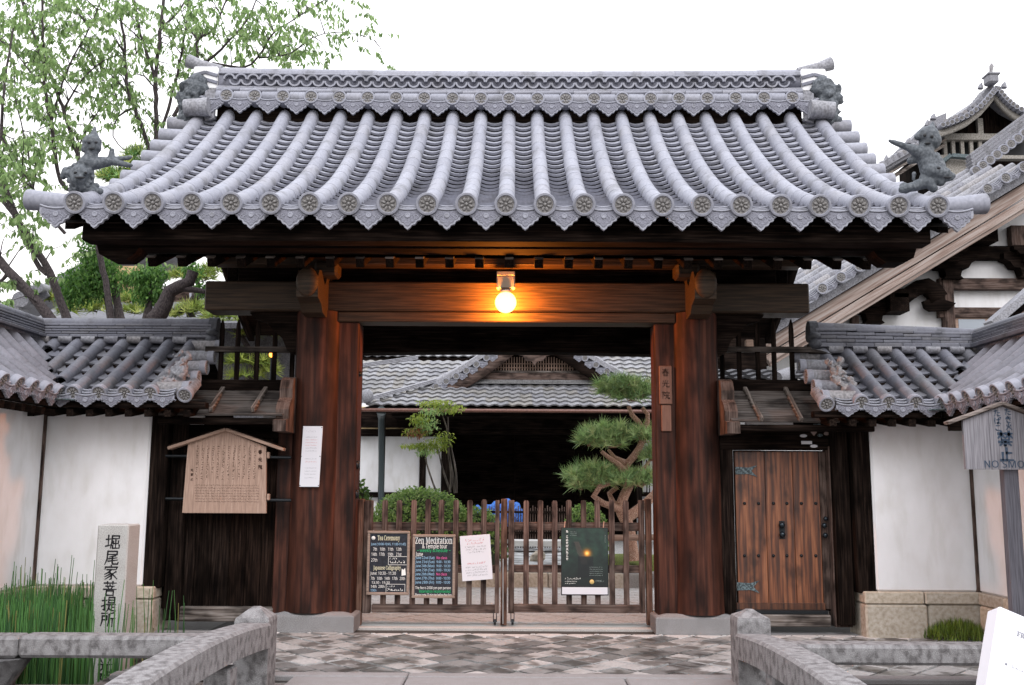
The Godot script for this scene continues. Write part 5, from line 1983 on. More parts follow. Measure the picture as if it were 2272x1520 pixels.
	for e in [[1940, 690, 1.0], [2115, 592, 1.0], [2285, 590, 1.0]]:
		s = st()
		bracket_set(s, at(e[0], e[1], dw - 0.15), 0.9)
		bracket_set(s, at(e[0], e[1] - 28, dw - 0.3), 0.55)
		obj("bearing_block", s, mats.dark_h, h)
	for e in [[1985, 640, 2035, 660], [1770, 690, 1800, 712], [2165, 505, 2215, 535], [1975, 650, 2018, 690]]:
		s = st()
		plate(s, e[0], e[1], e[2], e[3], d + 0.35, 0.5)
		obj("purlin_end", s, mats.dark_z, h)
	# the curved beam joining the two bearing blocks
	s = st()
	var path := []
	for e in [[1950, 690], [1975, 682], [2000, 668], [2020, 650], [2040, 637], [2058, 634], [2075, 645], [2085, 662]]:
		path.append(at(e[0], e[1], dw - 0.12))
	var rings := []
	for i in path.size():
		var dv: Vector3 = (path[mini(i + 1, path.size() - 1)] - path[maxi(i - 1, 0)]).normalized()
		var nn := Vector3(-dv.y, dv.x, 0) * (0.1 + 0.012 * i)
		rings.append([path[i] + nn, path[i] + nn + Vector3(0, 0, -0.16), path[i] - nn + Vector3(0, 0, -0.16), path[i] - nn])
	loft(s, rings)
	obj("curved_beam", s, mats.dark_h, h)
	s = st()
	prism(s, [Vector2(0, 0), Vector2(0.35, 0.02), Vector2(0.5, 0.16), Vector2(0.3, 0.22), Vector2(0.26, 0.42), Vector2(0.1, 0.42), Vector2(0.06, 0.26), Vector2(-0.14, 0.2), Vector2(-0.1, 0.06)], 0.12, Transform3D(Basis(), at(2066, 690, dw - 0.1)))
	obj("beam_end", s, mats.dark_h, h)
	s = st()
	plate(s, 2121, 704, 2216, 760, dw + 0.05, 0.05)
	var win := obj("window", s, mats.cedar_h, h)
	s = st()
	plate(s, 2128, 708, 2188, 760, dw + 0.04, 0.02)
	obj("pane", s, mats.glass, win)
	# the porch roof edge that crosses at the right
	s = st()
	bar(s, at(2196, 722, 16.5), at(2330, 606, 16.5), 0.3, 0.14)
	obj("porch_verge", s, mats.old[0], h)
	s = st()
	sheet(s, [at(2196, 735, 16.5), at(2340, 615, 16.5), at(2340, 615, 18.5), at(2196, 735, 18.5)], 0.1)
	obj("porch_roof", s, mats.dark_h, h)
	# the darker roof end on the left, behind the pickets
	s = st()
	sheet(s, [at(1560, 846, 16.6), at(1770, 846, 16.6), at(1770, 822, 17.9), at(1560, 822, 17.9)], 0.1)
	var low := obj("low_roof", s, mats.dark_h, h)
	pantiles(low, "pantile", at(1585, 842, 16.55), Vector3.RIGHT, Vector3(0, 0, -1), 0.3, 7, 3, 0.28, 0.3, [shade(mats.old[3], 0.3, 0.3, 0.3)])
	s = st()
	plate(s, 1590, 690, 1700, 840, 18.2, 0.2)
	obj("low_wall", s, mats.dark_h, h)
	s = st()
	tube(s, [at(1722, 838, 15.6), at(1752, 828, 16.2)], [0.1], 10)
	obj("low_ridge_tile", s, mats.old[0], low)
	s = st()
	box(s, at(1662, 765, 15.9), Vector3(0.12, 0.16, 0.1))
	obj("white_beam_end", s, mats.cedar_h, h)

func far_roofs() -> void:
	# turret with a hipped gable roof
	var t := thing("roof_turret", "small tiled turret with pale open gable and finial, rising behind the hall at far right", "turret")
	var d := 30.0
	var k := 0.0143
	var ap := at(2188, 205, d)
	var s := st()
	# body
	var bl := at(2090, 400, d + 0.6)
	var br := at(2330, 300, d + 0.6)
	span(s, Vector3(bl.x, bl.y - 2.0, -d - 4), Vector3(br.x + 1.0, at(2100, 303, d + 0.6).y, -d - 1.2))
	obj("body", s, mats.dark_v, t)
	for x in [2098, 2116, 2136, 2156, 2176, 2200, 2225]:
		s = st()
		plate(s, x - 4, 310, x + 4, 345, d + 0.75, 0.1)
		obj("baluster", s, mats.pale_timber, t)
	for e in [[2095, 296, 2290, 310], [2085, 344, 2290, 352]]:
		s = st()
		plate(s, e[0], e[1], e[2], e[3], d + 0.65, 0.25)
		obj("beam", s, mats.pale_timber, t)
	s = st()
	plate(s, 2170, 262, 2182, 297, d + 0.65, 0.15)
	obj("king_post", s, mats.pale_timber, t)
	s = st()
	prism(s, [Vector2(at(2085, 300, d + 0.8).x, at(2085, 300, d + 0.8).y), Vector2(at(2290, 300, d + 0.8).x, at(2290, 300, d + 0.8).y), Vector2(at(2205, 218, d + 0.8).x, at(2205, 218, d + 0.8).y)], 0.1, Transform3D(Basis(), Vector3(0, 0, -d - 0.85)))
	obj("gable", s, mats.dark_v, t)
	s = st()
	plate(s, 2100, 350, 2165, 392, d + 0.5, 0.4)
	obj("skirt_boards", s, mats.pale_timber, t)
	s = st()
	bar(s, at(2088, 362, d + 0.4), at(2110, 345, d + 0.3), 0.2, 0.12)
	bar(s, at(2110, 346, d + 0.3), at(2165, 350, d + 0.3), 0.2, 0.12)
	obj("eave_flashing", s, mats.verdigris, t)
	# curved bargeboards
	var lp := []
	for e in [[2082, 290], [2112, 281], [2145, 266], [2175, 243], [2195, 220], [2207, 205]]:
		lp.append(at(e[0], e[1], d))
	var rp := []
	for e in [[2207, 205], [2225, 228], [2245, 246], [2275, 262], [2310, 276]]:
		rp.append(at(e[0], e[1], d))
	for side in [lp, rp]:
		s = st()
		var rings := []
		for p in side:
			rings.append([p, p + Vector3(0, 0, -0.15), p + Vector3(0, -0.2, -0.15), p + Vector3(0, -0.2, 0)])
		loft(s, rings)
		obj("bargeboard", s, mats.pale_timber, t)
		# roof skin running back from it
		s = st()
		var front := []
		var back := []
		for p in side:
			front.append(p + Vector3(0, 0.12, 0.2))
			back.append(p + Vector3(0, 0.5, -4.0))
		loft(s, [front, back], false, false, front[0] + Vector3(1.2 if side == lp else -1.2, -4, 0))
		obj("roof_slope", s, mats.old[0], t)
		var cr := crest_mesh(0.085, 0.3)
		for i in side.size() - 1:
			for j in 3:
				var p: Vector3 = side[i].lerp(side[i + 1], (j + 0.5) / 3.0)
				put("verge_end_tile", cr, null, t, Transform3D(Basis(Vector3.UP, PI), p + Vector3(0, 0.1, 0.2)))
				var q := st()
				tube(q, [p + Vector3(-0.05, 0.24, -0.1), p + Vector3(0.02, 0.33, -0.9)], [0.08], 7)
				obj("verge_roll", q, mats.old[(i + j) % 4], t)
	# ridge block and finial
	s = st()
	box(s, at(2199, 178, d - 0.1), Vector3(0.34, 0.3, 0.4), Basis(), 0.05)
	box(s, at(2199, 168, d - 0.1), Vector3(0.4, 0.06, 0.46), Basis(), 0.02)
	obj("ridge_end_tile", s, mats.old[1], t)
	s = st()
	tube(s, [at(2198, 168, d - 0.1), at(2199, 156, d - 0.1), at(2200, 147, d - 0.1), at(2200, 140, d - 0.1)], [0.06, 0.055, 0.075, 0.01], 8)
	obj("finial", s, mats.old[2], t)
	for e in [[2227, 188, 0.1], [2175, 190, 0.09], [2070, 258, 0.1], [2056, 272, 0.07], [2015, 312, 0.1], [1965, 350, 0.07]]:
		s = st()
		tube(s, [at(e[0], e[1] + 7, d), at(e[0] + 1, e[1], d), at(e[0] + 3, e[1] - 6, d)], [e[2], e[2] * 0.8, 0.02], 7)
		obj("ridge_ornament", s, mats.old[1], t)
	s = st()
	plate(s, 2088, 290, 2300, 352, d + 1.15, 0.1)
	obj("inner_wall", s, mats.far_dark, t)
	s = st()
	var hip := []
	for e in [[2100, 250], [2066, 264], [2020, 312], [1950, 366], [1945, 382], [2085, 302], [2100, 300]]:
		var p := at(e[0], e[1], d + 0.5)
		hip.append(Vector2(p.x, p.y))
	prism(s, hip, 2.5, Transform3D(Basis(), Vector3(0, 0, -d - 0.5)))
	obj("hip_slope", s, mats.old[1], t)
	# left lower eave running down
	s = st()
	var e0 := at(2085, 300, d + 0.4)
	var e1 := at(1945, 380, d - 0.2)
	sheet(s, [e0, e1, e1 + Vector3(0.2, 0.4, -3.5), e0 + Vector3(0, 0.2, -3)], 0.12)
	bar(s, e0 + Vector3(0, 0.1, 0), e1 + Vector3(0, 0.06, 0), 0.25, 0.16)
	obj("lower_eave", s, mats.old[1], t)
	s = st()
	bar(s, e0 + Vector3(0.1, -0.18, 0), e1 + Vector3(0.3, -0.12, 0), 0.3, 0.06)
	bar(s, e0 + Vector3(0.1, -0.32, -0.1), e1 + Vector3(0.45, -0.2, -0.1), 0.3, 0.1)
	obj("eave_boards", s, mats.grey_h, t)
	for i in 11:
		var p := e0.lerp(e1, (i + 0.5) / 11.0)
		s = st()
		tube(s, [p + Vector3(0, 0.1, 0.15), p + Vector3(0.06, 0.26, -0.5)], [0.075], 7)
		obj("eave_roll", s, mats.old[i % 4], t)
	# the hall far behind the trees on the left
	var f := thing("distant_hall", "grey roofed hall half hidden behind the pines on the left", "building")
	s = st()
	var a := at(140, 625, 34.0)
	sheet(s, [at(60, 650, 33.0), at(330, 500, 33.0), at(520, 500, 38.0), at(330, 640, 38.0)], 0.2)
	obj("roof", s, mats.old[1], f)
	s = st()
	plate(s, 225, 590, 300, 700, 33.4, 0.3)
	obj("wall", s, mats.ochre, f)
	s = st()
	plate(s, 100, 640, 720, 900, 36.0, 0.3)
	obj("lower_wall", s, mats.brown_h, f)
	s = st()
	sheet(s, [at(420, 745, 30.0), at(700, 745, 30.0), at(700, 650, 34.0), at(420, 650, 34.0)], 0.2)
	var lower := obj("lower_roof", s, mats.old[3], f)
	pantiles(lower, "pantile", at(420, 742, 29.9), Vector3.RIGHT, Vector3(0, 0, -1), 0.42, 13, 9, 0.3, 0.42, mats.old)
	s = st()
	sheet(s, [at(60, 705, 28.0), at(470, 705, 28.0), at(470, 670, 31.0), at(60, 670, 31.0)], 0.2)
	obj("lower_roof", s, shade(mats.old[1], 0.4, 0.4, 0.42), f)
	for x in [240, 252, 264, 276, 288]:
		s = st()
		plate(s, x, 620, x + 5, 650, 33.3, 0.1)
		obj("window_bar", s, mats.brown_v, f)
	var g := thing("low_tiled_wall", "long low tiled wall roof behind the tree trunks on the left", "wall")
	s = st()
	var r0 := at(60, 716, 17.0)
	var r1 := at(660, 716, 17.0)
	sheet(s, [r0, r1, r1 + Vector3(0, 0.3, -1.2), r0 + Vector3(0, 0.3, -1.2)], 0.1)
	span(s, r0 + Vector3(0, -3.0, -1.4), r1 + Vector3(0, 0.2, -1.0))
	obj("tiled_top", s, shade(mats.old[3], 0.6, 0.6, 0.62), g)
	var q := thing("corner_roof_tiles", "grey roof end with round tiles beside the leaning trunk at far left", "roof")
	for e in [[62, 648, 0.14], [45, 664, 0.15], [28, 678, 0.13], [10, 690, 0.14], [84, 638, 0.1]]:
		s = st()
		tube(s, [at(e[0], e[1], 18.0), at(e[0] + 22, e[1] + 6, 18.6)], [e[2]], 10)
		obj("round_tile", s, mats.old[1], q)
	s = st()
	sheet(s, [at(-60, 720, 18.2), at(100, 640, 18.2), at(130, 660, 20.0), at(-60, 760, 20.0)], 0.15)
	obj("roof_slab", s, mats.old[3], q)

# ---------------------------------------------------------------- stonework by the street
func street_stones() -> void:
	for side in [-1.0, 1.0]:
		var word := "left" if side < 0 else "right"
		var px := [520, 597] if side < 0 else [1636, 1710]
		var a := at(px[0], 1372, 7.98)
		var b := at(px[1], 1372, 7.98)
		var ty: float = at(px[0], 1346 if side < 0 else 1352, 8.1).y
		var p := thing("bridge_post", "weathered stone bridge post with pyramid top on the %s, where the railings meet" % word, "stone post")
		var s := st()
		var rings := []
		var c := Vector3((a.x + b.x) * 0.5, 0, -8.12)
		var hw := (b.x - a.x) * 0.5
		for e in [[-0.6, 1.0], [a.y - 0.03, 1.0], [a.y, 0.95], [ty - 0.02, 0.42], [ty, 0.2]]:
			var ring := []
			for k in 4:
				ring.append(c + Vector3([1, -1, -1, 1][k] * hw * e[1], e[0], [1, 1, -1, -1][k] * hw * e[1]))
			rings.append(ring)
		flat(s)
		for i in rings.size() - 1:
			for k in 4:
				var q: Array = [rings[i][k], rings[i][(k + 1) % 4], rings[i + 1][(k + 1) % 4], rings[i + 1][k]]
				var o: Vector3 = (q[0] + q[1]) * 0.5 - c
				o.y = 0.1
				facing(s, q, o)
		fan(s, rings[4], Vector3.UP)
		obj("shaft", s, mats.lichen, p)
		# arched railing running towards the street
		var r := thing("bridge_railing", "curved stone bridge railing on the %s, running towards the viewer" % word, "railing")
		var rx: float = a.x + (hw * 1.3 if side < 0 else hw * 0.7)
		var cuts := [7.98, 7.3, 6.2, 5.0, 3.6]
		for k in 4:
			s = st()
			var rs := []
			for j in 7:
				var d: float = lerpf(cuts[k] - 0.004, cuts[k + 1] + 0.004, j / 6.0)
				var t := (d - 6.35) / 1.7
				var y := (0.56 if side < 0 else 0.5) - 0.085 * t * t
				var o := 0.115
				rs.append([Vector3(rx - o, y - 0.02, -d), Vector3(rx - o + 0.02, y, -d), Vector3(rx + o - 0.02, y, -d), Vector3(rx + o, y - 0.02, -d), Vector3(rx + o, y - 0.19, -d), Vector3(rx - o, y - 0.19, -d)])
			flat(s)
			for j in 6:
				for i in 6:
					var q: Array = [rs[j][i], rs[j][(i + 1) % 6], rs[j + 1][(i + 1) % 6], rs[j + 1][i]]
					var m: Vector3 = (rs[j][0] + rs[j][4]) * 0.5
					m.x = rx
					m.y = rs[j][1].y - 0.1
					facing(s, q, (q[0] + q[1]) * 0.5 - m)
			fan(s, rs[0], Vector3(0, 0, -1))
			fan(s, rs[6], Vector3(0, 0, 1))
			obj("rail_stone", s, mats.lichen, r)
		for d in [7.05, 5.9]:
			s = st()
			span(s, Vector3(rx - 0.09, -0.2, -d - 0.1), Vector3(rx + 0.09, 0.31, -d + 0.1), 0.015)
			obj("baluster", s, mats.lichen, r)
		# level rail along the bank
		var l := thing("bank_rail", "level mossy stone rail along the bank on the %s of the bridge" % word, "railing")
		s = st()
		if side < 0:
			span(s, Vector3(-3.9, 0.2, -8.24), Vector3(a.x - 0.01, 0.368, -8.0), 0.025)
			obj("rail_stone", s, mats.lichen, l)
			s = st()
			span(s, Vector3(-6.3, 0.195, -8.24), Vector3(-3.906, 0.363, -8.0), 0.025)
			obj("rail_stone", s, mats.lichen, l)
			s = st()
			tube(s, [Vector3(-4.12, -0.6, -8.12), Vector3(-4.12, 0.0, -8.12), Vector3(-4.12, 0.19, -8.12)], [0.14, 0.16, 0.28], 9)
			obj("rail_foot", s, shade(mats.lichen, 0.55, 0.55, 0.55), l)
		else:
			span(s, Vector3(b.x + 0.012, 0.18, -8.24), Vector3(3.9, 0.335, -8.0), 0.025)
			obj("rail_stone", s, mats.lichen, l)
			s = st()
			span(s, Vector3(3.91, 0.18, -8.24), Vector3(6.3, 0.335, -8.0), 0.025)
			obj("rail_stone", s, mats.lichen, l)
			s = st()
			span(s, Vector3(3.75, -0.4, -8.22), Vector3(4.0, 0.168, -8.02), 0.02)
			obj("rail_foot", s, mats.lichen, l)
	# bridge slabs
	var br := thing("bridge_deck", "granite slabs of the small bridge at the very bottom of the picture", "bridge")
	var xs := [-1.8, -0.87, 0.9, 1.8]
	for k in 3:
		var s := st()
		span(s, Vector3(xs[k] + 0.006, -0.2, -8.32), Vector3(xs[k + 1] - 0.006, 0.018, -4.2), 0.012)
		obj("slab", s, mats.slab, br)
	# carved pillar
	var f0 := at(217, 1164, 9.3)
	var f1 := at(286, 1164, 9.3)
	var w := f1.x - f0.x
	var pil := thing("inscribed_pillar", "square granite pillar with carved black characters among the reeds", "stone pillar", Vector3(f0.x, -0.5, -9.3))
	var s2 := st()
	var h := f0.y + 0.5
	span(s2, Vector3(0, 0, -0.29), Vector3(w, h, 0), 0.012)
	obj("shaft", s2, mats.granite, pil)
	s2 = st()
	var ys := [1185, 1220, 1253, 1289, 1323, 1357, 1425, 1459, 1492]
	var names := ["hori", "o", "ke", "bo", "dai", "sho", "haru", "hikari", "in"]
	for k in names.size():
		var size := 0.14
		var yy := at(250, ys[k], 9.3).y + 0.5
		write_kanji(s2, KANJI[names[k]], Vector3(w * 0.5 - size * 0.5 + 0.005, yy, 0.0015), size, 0.0145)
	obj("carved_characters", s2, mats.ink, pil)
	# no smoking board
	var ns := thing("no_smoking_sign", "weathered roofed wooden board with blue NO SMOKING lettering at the right edge", "sign", at(2231, 1042, 8.7))
	var o := at(2231, 1042, 8.7)
	var top := at(2231, 899, 8.7).y - o.y
	var eave := at(2137, 930, 8.7).y - o.y
	var half: float = o.x - at(2143, 1042, 8.7).x
	s2 = st()
	var joints := [-half, -half * 0.34, half * 0.36, half]
	for k in 3:
		s2 = st()
		var x0: float = joints[k] + 0.0015
		var x1: float = joints[k + 1] - 0.0015
		var y0 := lerpf(top, eave, absf(x0) / half) - 0.01
		var y1 := lerpf(top, eave, absf(x1) / half) - 0.01
		var poly := [Vector2(x0, 0), Vector2(x1, 0), Vector2(x1, y1)]
		if x0 < 0 and x1 > 0:
			poly.append(Vector2(0, top - 0.01))
		poly.append(Vector2(x0, y0))
		prism(s2, poly, 0.035, Transform3D(Basis(), Vector3(0, 0, 0.002 * (k % 2))))
		obj("board", s2, mats.pale_wood, ns)
	for e in [-1.0, 1.0]:
		s2 = st()
		bar(s2, Vector3(0, top + 0.015, -0.01), Vector3(e * half * 1.42, lerpf(top, eave, 1.42) + 0.015, -0.01), 0.1, 0.03, 0.006)
		obj("roof_strip", s2, shade(mats.grey_h, 1.15, 1.12, 1.12), ns)
	s2 = st()
	span(s2, Vector3(0.005, -2.0, -0.13), Vector3(0.135, 0.02, -0.04), 0.008)
	obj("post", s2, shade(mats.pale_wood, 0.55, 0.56, 0.6), ns)
	s2 = st()
	span(s2, Vector3(-half * 1.3, eave - 0.1, -0.08), Vector3(-half * 0.8, eave - 0.03, -0.037), 0.004)
	obj("roof_batten", s2, mats.dark_h, ns)
	s2 = st()
	write_kanji(s2, KANJI.kin, Vector3(-0.055, top * 0.6, 0.006), 0.135, 0.022)
	write_kanji(s2, KANJI.shi, Vector3(-0.045, top * 0.345, 0.006), 0.125, 0.022)
	for e in [["ta", -0.075, 0.93], ["ba", -0.075, 0.81], ["ko", -0.075, 0.7], ["ta", 0.02, 0.95], ["ki", 0.02, 0.83], ["hi", 0.02, 0.72]]:
		write_kanji(s2, KANJI[e[0]], Vector3(e[1], top * e[2], 0.006), 0.062, 0.009)
	obj("characters", s2, mats.ink_blue, ns)
	letters("lettering", "NO SMOKING", 0.058, mats.ink_blue, ns, Vector3(-0.19, 0.045, 0.004), Basis(), 0.56)
	# white board in the corner
	var tl := at(2217, 1344, 5.0)
	var bl := at(2189, 1522, 4.86)
	var up := (tl - bl).normalized()
	var rt := Vector3.RIGHT.rotated(Vector3.UP, 0.12)
	rt = (rt - up * rt.dot(up)).normalized()
	var nb := rt.cross(up)
	var wb := thing("white_info_board", "thick white information board cut off by the bottom right corner", "sign", tl)
	s2 = st()
	box(s2, rt * 0.3 - up * 0.4 - nb * 0.055, Vector3(0.6, 0.8, 0.11), Basis(rt, up, nb), 0.008)
	obj("panel", s2, mats.paper, wb)
	s2 = st()
	bar(s2, rt * 0.3 - up * 0.7 - nb * 0.1, rt * 0.3 - up * 1.25 - nb * 0.25 , 0.06, 0.06)
	obj("stand", s2, mats.steel, wb)
	letters("lettering", "FR", 0.022, mats.ink_grey, wb, rt * 0.105 - up * 0.1 + nb * 0.001, Basis(rt, up, nb), 0.0, "Droid Serif")
	s2 = st()
	for k in 3:
		scribble(s2, rt * 0.1 - up * (0.275 + k * 0.11) + nb * 0.002, rt, up, 0.42, 0.012, 0.008, 0.0016)
	for k in 3:
		box(s2, rt * 0.075 - up * (0.269 + k * 0.11) + nb * 0.002, Vector3(0.008, 0.008, 0.003), Basis(rt, up, nb), 0.0)
	obj("small_print", s2, mats.ink_grey, wb)

# ---------------------------------------------------------------- picket gates and what hangs on them
func gate_leaves_and_signs() -> void:
	var d := 11.3
	for side in 2:
		var word := "left" if side == 0 else "right"
		var g := thing("picket_gate", "brown wooden picket gate leaf on the %s, %s" % [word, "carrying the two blackboards" if side == 0 else "carrying the dark poster"], "gate")
		var xs := [849, 881, 914, 946, 976, 1009, 1040, 1072] if side == 0 else [1167, 1199, 1231, 1263, 1296, 1327, 1359, 1391]
		for x in xs:
			var a := at(x, 1346, d)
			var t := at(x, 1109 + rng.randf_range(-1, 2), d)
			var s := st()
			var hw := 0.031
			var h := t.y - a.y
			prism(s, [Vector2(-hw, 0), Vector2(hw, 0), Vector2(hw, h - 0.02), Vector2(hw * 0.6, h), Vector2(-hw * 0.6, h), Vector2(-hw, h - 0.02)], 0.03, Transform3D(Basis(), a))
			obj("picket", s, [mats.brown_v, shade(mats.brown_v, 1.3, 1.22, 1.2), shade(mats.brown_v, 1.12, 1.1, 1.12)][rng.randi() % 3], g)
		for e in [[1159, 1178, 1], [1254, 1271, 1], [1342, 1360, 0]]:
			var s := st()
			var z := d + 0.032 if e[2] == 1 else d - 0.015
			plate(s, 824 if side == 0 else 1130, e[0], 1103 if side == 0 else 1420, e[1], z, 0.045 if e[2] == 1 else 0.075)
			obj("rail", s, mats.brown_h, g)
		for e in ([[806, 824], [1098, 1108]] if side == 0 else [[1128, 1141], [1419, 1431]]):
			var s := st()
			plate(s, e[0], 1110, e[1], 1361, d - 0.02, 0.085)
			obj("stile", s, mats.brown_v, g)
		var c := st()
		var wx := 1098 if side == 0 else 1137
		var p := at(wx, 1381, d)
		tube(c, [p + Vector3(-0.012, 0, -0.03), p + Vector3(0.012, 0, -0.03)], [0.032], 14)
		span(c, p + Vector3(-0.022, 0.0, -0.05), p + Vector3(-0.013, 0.1, -0.01), 0.002)
		span(c, p + Vector3(0.013, 0.0, -0.05), p + Vector3(0.022, 0.1, -0.01), 0.002)
		obj("caster", c, mats.iron, g)
	for e in [[791, 804, "slim wooden post at the left jamb, hinging the left picket gate"], [1434, 1447, "slim wooden post at the right jamb, hinging the right picket gate"], [1111, 1125, "wooden middle post where the two picket gate leaves meet"]]:
		var t := thing("gate_post", e[2], "post")
		var s := st()
		plate(s, e[0], 1107, e[1], 1388, d - 0.015, 0.09)
		obj("shaft", s, shade(mats.brown_v, 1.3, 1.05, 0.9), t)
		if e[0] == 1111:
			s = st()
			tube(s, [at(1116, 1240, d - 0.03), at(1116, 1384, d - 0.03)], [0.008], 6)
			obj("drop_bolt", s, mats.steel, t)
	black_board(true)
	black_board(false)
	# tilted paper
	var tl := at(1020, 1190, 11.24)
	var tr := at(1087, 1185, 11.24)
	var bl := at(1026, 1290, 11.24)
	var rt := (tr - tl).normalized()
	var up := (tl - bl).normalized()
	var w := tl.distance_to(tr)
	var h := tl.distance_to(bl)
	var b := Basis(rt, up, rt.cross(up))
	var pp := thing("paper_notice", "tilted white paper notice with red and grey print on the picket gate", "notice", tl)
	var s := st()
	box(s, rt * w * 0.5 - up * h * 0.5, Vector3(w, h, 0.012), b, 0.002)
	obj("sheet", s, mats.paper, pp)
	var red := st()
	var gr := st()
	var z := rt.cross(up) * 0.0075
	for e in [[0.13, 0.14, 0.7, 1, 0.03], [0.2, 0.2, 0.6, 1, 0.026], [0.27, 0.13, 0.74, 0, 0.02], [0.33, 0.17, 0.7, 0, 0.02], [0.39, 0.22, 0.56, 0, 0.02], [0.64, 0.2, 0.62, 1, 0.022], [0.72, 0.12, 0.78, 0, 0.018], [0.78, 0.12, 0.76, 0, 0.018], [0.84, 0.12, 0.78, 0, 0.018], [0.9, 0.15, 0.7, 0, 0.018]]:
		scribble(red if e[3] == 1 else gr, rt * w * e[1] - up * h * e[0] + z, rt, up, w * e[2], e[4], e[4] * 0.75, 0.003)
	obj("red_print", red, mats.ink_red, pp)
	obj("grey_print", gr, mats.ink_grey, pp)
	# poster
	var a := at(1245, 1321, 11.24)
	var c2 := at(1349, 1171, 11.24)
	w = c2.x - a.x
	h = c2.y - a.y
	var po := thing("poster", "dark green poster with a glowing lantern and white caption strip on the gate", "poster", a)
	s = st()
	span(s, Vector3(0, 0, -0.015), Vector3(w, h, 0), 0.003)
	obj("backing", s, mats.ink, po)
	s = st()
	var art := poster_art()
	flat(s)
	var y0 := h * 0.135
	s.set_uv(Vector2(0, 0))
	for k in [[0, 1, 1, 1, 1, 0], [0, 1, 1, 0, 0, 0]]:
		for j in 3:
			s.set_uv(Vector2(k[j * 2], k[j * 2 + 1]))
			s.add_vertex(Vector3(0.006 + (w - 0.012) * k[j * 2], lerpf(h - 0.006, y0, k[j * 2 + 1]), 0.0015))
	var front := done(s)
	put("printed_sheet", front, art, po)
	s = st()
	span(s, Vector3(0.01, 0.012, 0.0), Vector3(w - 0.01, h * 0.12, 0.003), 0.001)
	obj("caption_strip", s, mats.paper, po)
	var wt := st()
	for k in 9:
		write_kanji(wt, KANJI[["ta", "ko", "shi", "ki", "ba", "hi", "ta", "ko", "ki"][k]], Vector3(w * 0.105, h * (0.96 - 0.047 * k - (0.03 if k > 0 else 0.0)), 0.0035), 0.026, 0.0065)
	scribble(wt, Vector3(w * 0.08, h * 0.235, 0.0035), Vector3.RIGHT, Vector3.UP, w * 0.34, 0.018, 0.016, 0.004)
	scribble(wt, Vector3(w * 0.08, h * 0.2, 0.0035), Vector3.RIGHT, Vector3.UP, w * 0.26, 0.011, 0.012, 0.003)
	scribble(wt, Vector3(w * 0.08, h * 0.17, 0.0035), Vector3.RIGHT, Vector3.UP, w * 0.24, 0.011, 0.012, 0.003)
	obj("white_print", wt, mats.chalk, po)
	var gp := st()
	for k in 5:
		scribble(gp, Vector3(w * 0.6, h * (0.41 - 0.03 * k), 0.0035), Vector3.RIGHT, Vector3.UP, w * 0.28, 0.008, 0.007, 0.002)
	for k in 3:
		scribble(gp, Vector3(w * 0.2, h * (0.93 - 0.025 * k), 0.0035), Vector3.RIGHT, Vector3.UP, w * 0.14, 0.008, 0.007, 0.002)
	scribble(gp, Vector3(w * 0.93, h * 0.9, 0.0035), Vector3.DOWN, Vector3.RIGHT, h * 0.12, 0.009, 0.009, 0.002)
	scribble(gp, Vector3(w * 0.72, h * 0.2, 0.0035), Vector3.RIGHT, Vector3.UP, w * 0.18, 0.02, 0.007, 0.002)
	obj("grey_print", gp, plain(0.3, 0.36, 0.34, 0.8), po)
	s = st()
	lathe(s, Vector3(w * 0.65, h * 0.2, 0.001), Vector3(0, 0, 1), [[0.026, 0.0], [0.024, 0.003], [0.0, 0.003]], 12)
	obj("emblem", s, plain(0.6, 0.42, 0.15, 0.6), po)
	for x in [0.07, 0.9]:
		s = st()
		bar(s, Vector3(w * x, h - 0.01, -0.004), Vector3(w * x + 0.01, h + 0.07, -0.02), 0.012, 0.004, 0.001)
		obj("tie", s, mats.cedar_v, po)
	# notice on the left pillar
	a = at(664, 1080, 10.79)
	c2 = at(716, 946, 10.81)
	var pn := thing("pillar_notice", "tall narrow white notice pinned on the left gate pillar", "notice", a)
	w = c2.x - a.x - 0.015
	h = c2.y - a.y
	s = st()
	prism(s, [Vector2(0, 0), Vector2(w, 0), Vector2(w + 0.02, h), Vector2(0.02, h)], 0.008, Transform3D())
	obj("sheet", s, mats.paper, pn)
	gr = st()
	red = st()
	for e in [[0.9, 0, 0.022], [0.81, 0, 0.012], [0.765, 1, 0.012], [0.72, 1, 0.012], [0.675, 1, 0.012], [0.63, 0, 0.012], [0.58, 0, 0.012], [0.45, 0, 0.014], [0.4, 1, 0.014], [0.3, 0, 0.012], [0.25, 0, 0.012], [0.2, 0, 0.012], [0.14, 0, 0.012]]:
		scribble(red if e[1] == 1 else gr, Vector3(w * 0.24, h * e[0], 0.001), Vector3.RIGHT, Vector3.UP, w * 0.6, e[2], e[2] * 0.6, 0.0016)
	obj("grey_print", gr, mats.ink_grey, pn)
	obj("red_print", red, mats.ink_red, pn)
	for k in [[0.03, 0.02], [0.97, 0.02], [0.08, 0.98], [1.05, 0.98], [0.05, 0.5], [1.0, 0.5]]:
		s = st()
		ball(s, Vector3(w * k[0], h * k[1], 0.0), Vector3.ONE * 0.006, Basis(), 6, 4)
		obj("pin", s, mats.iron, pn)
	notice_board()

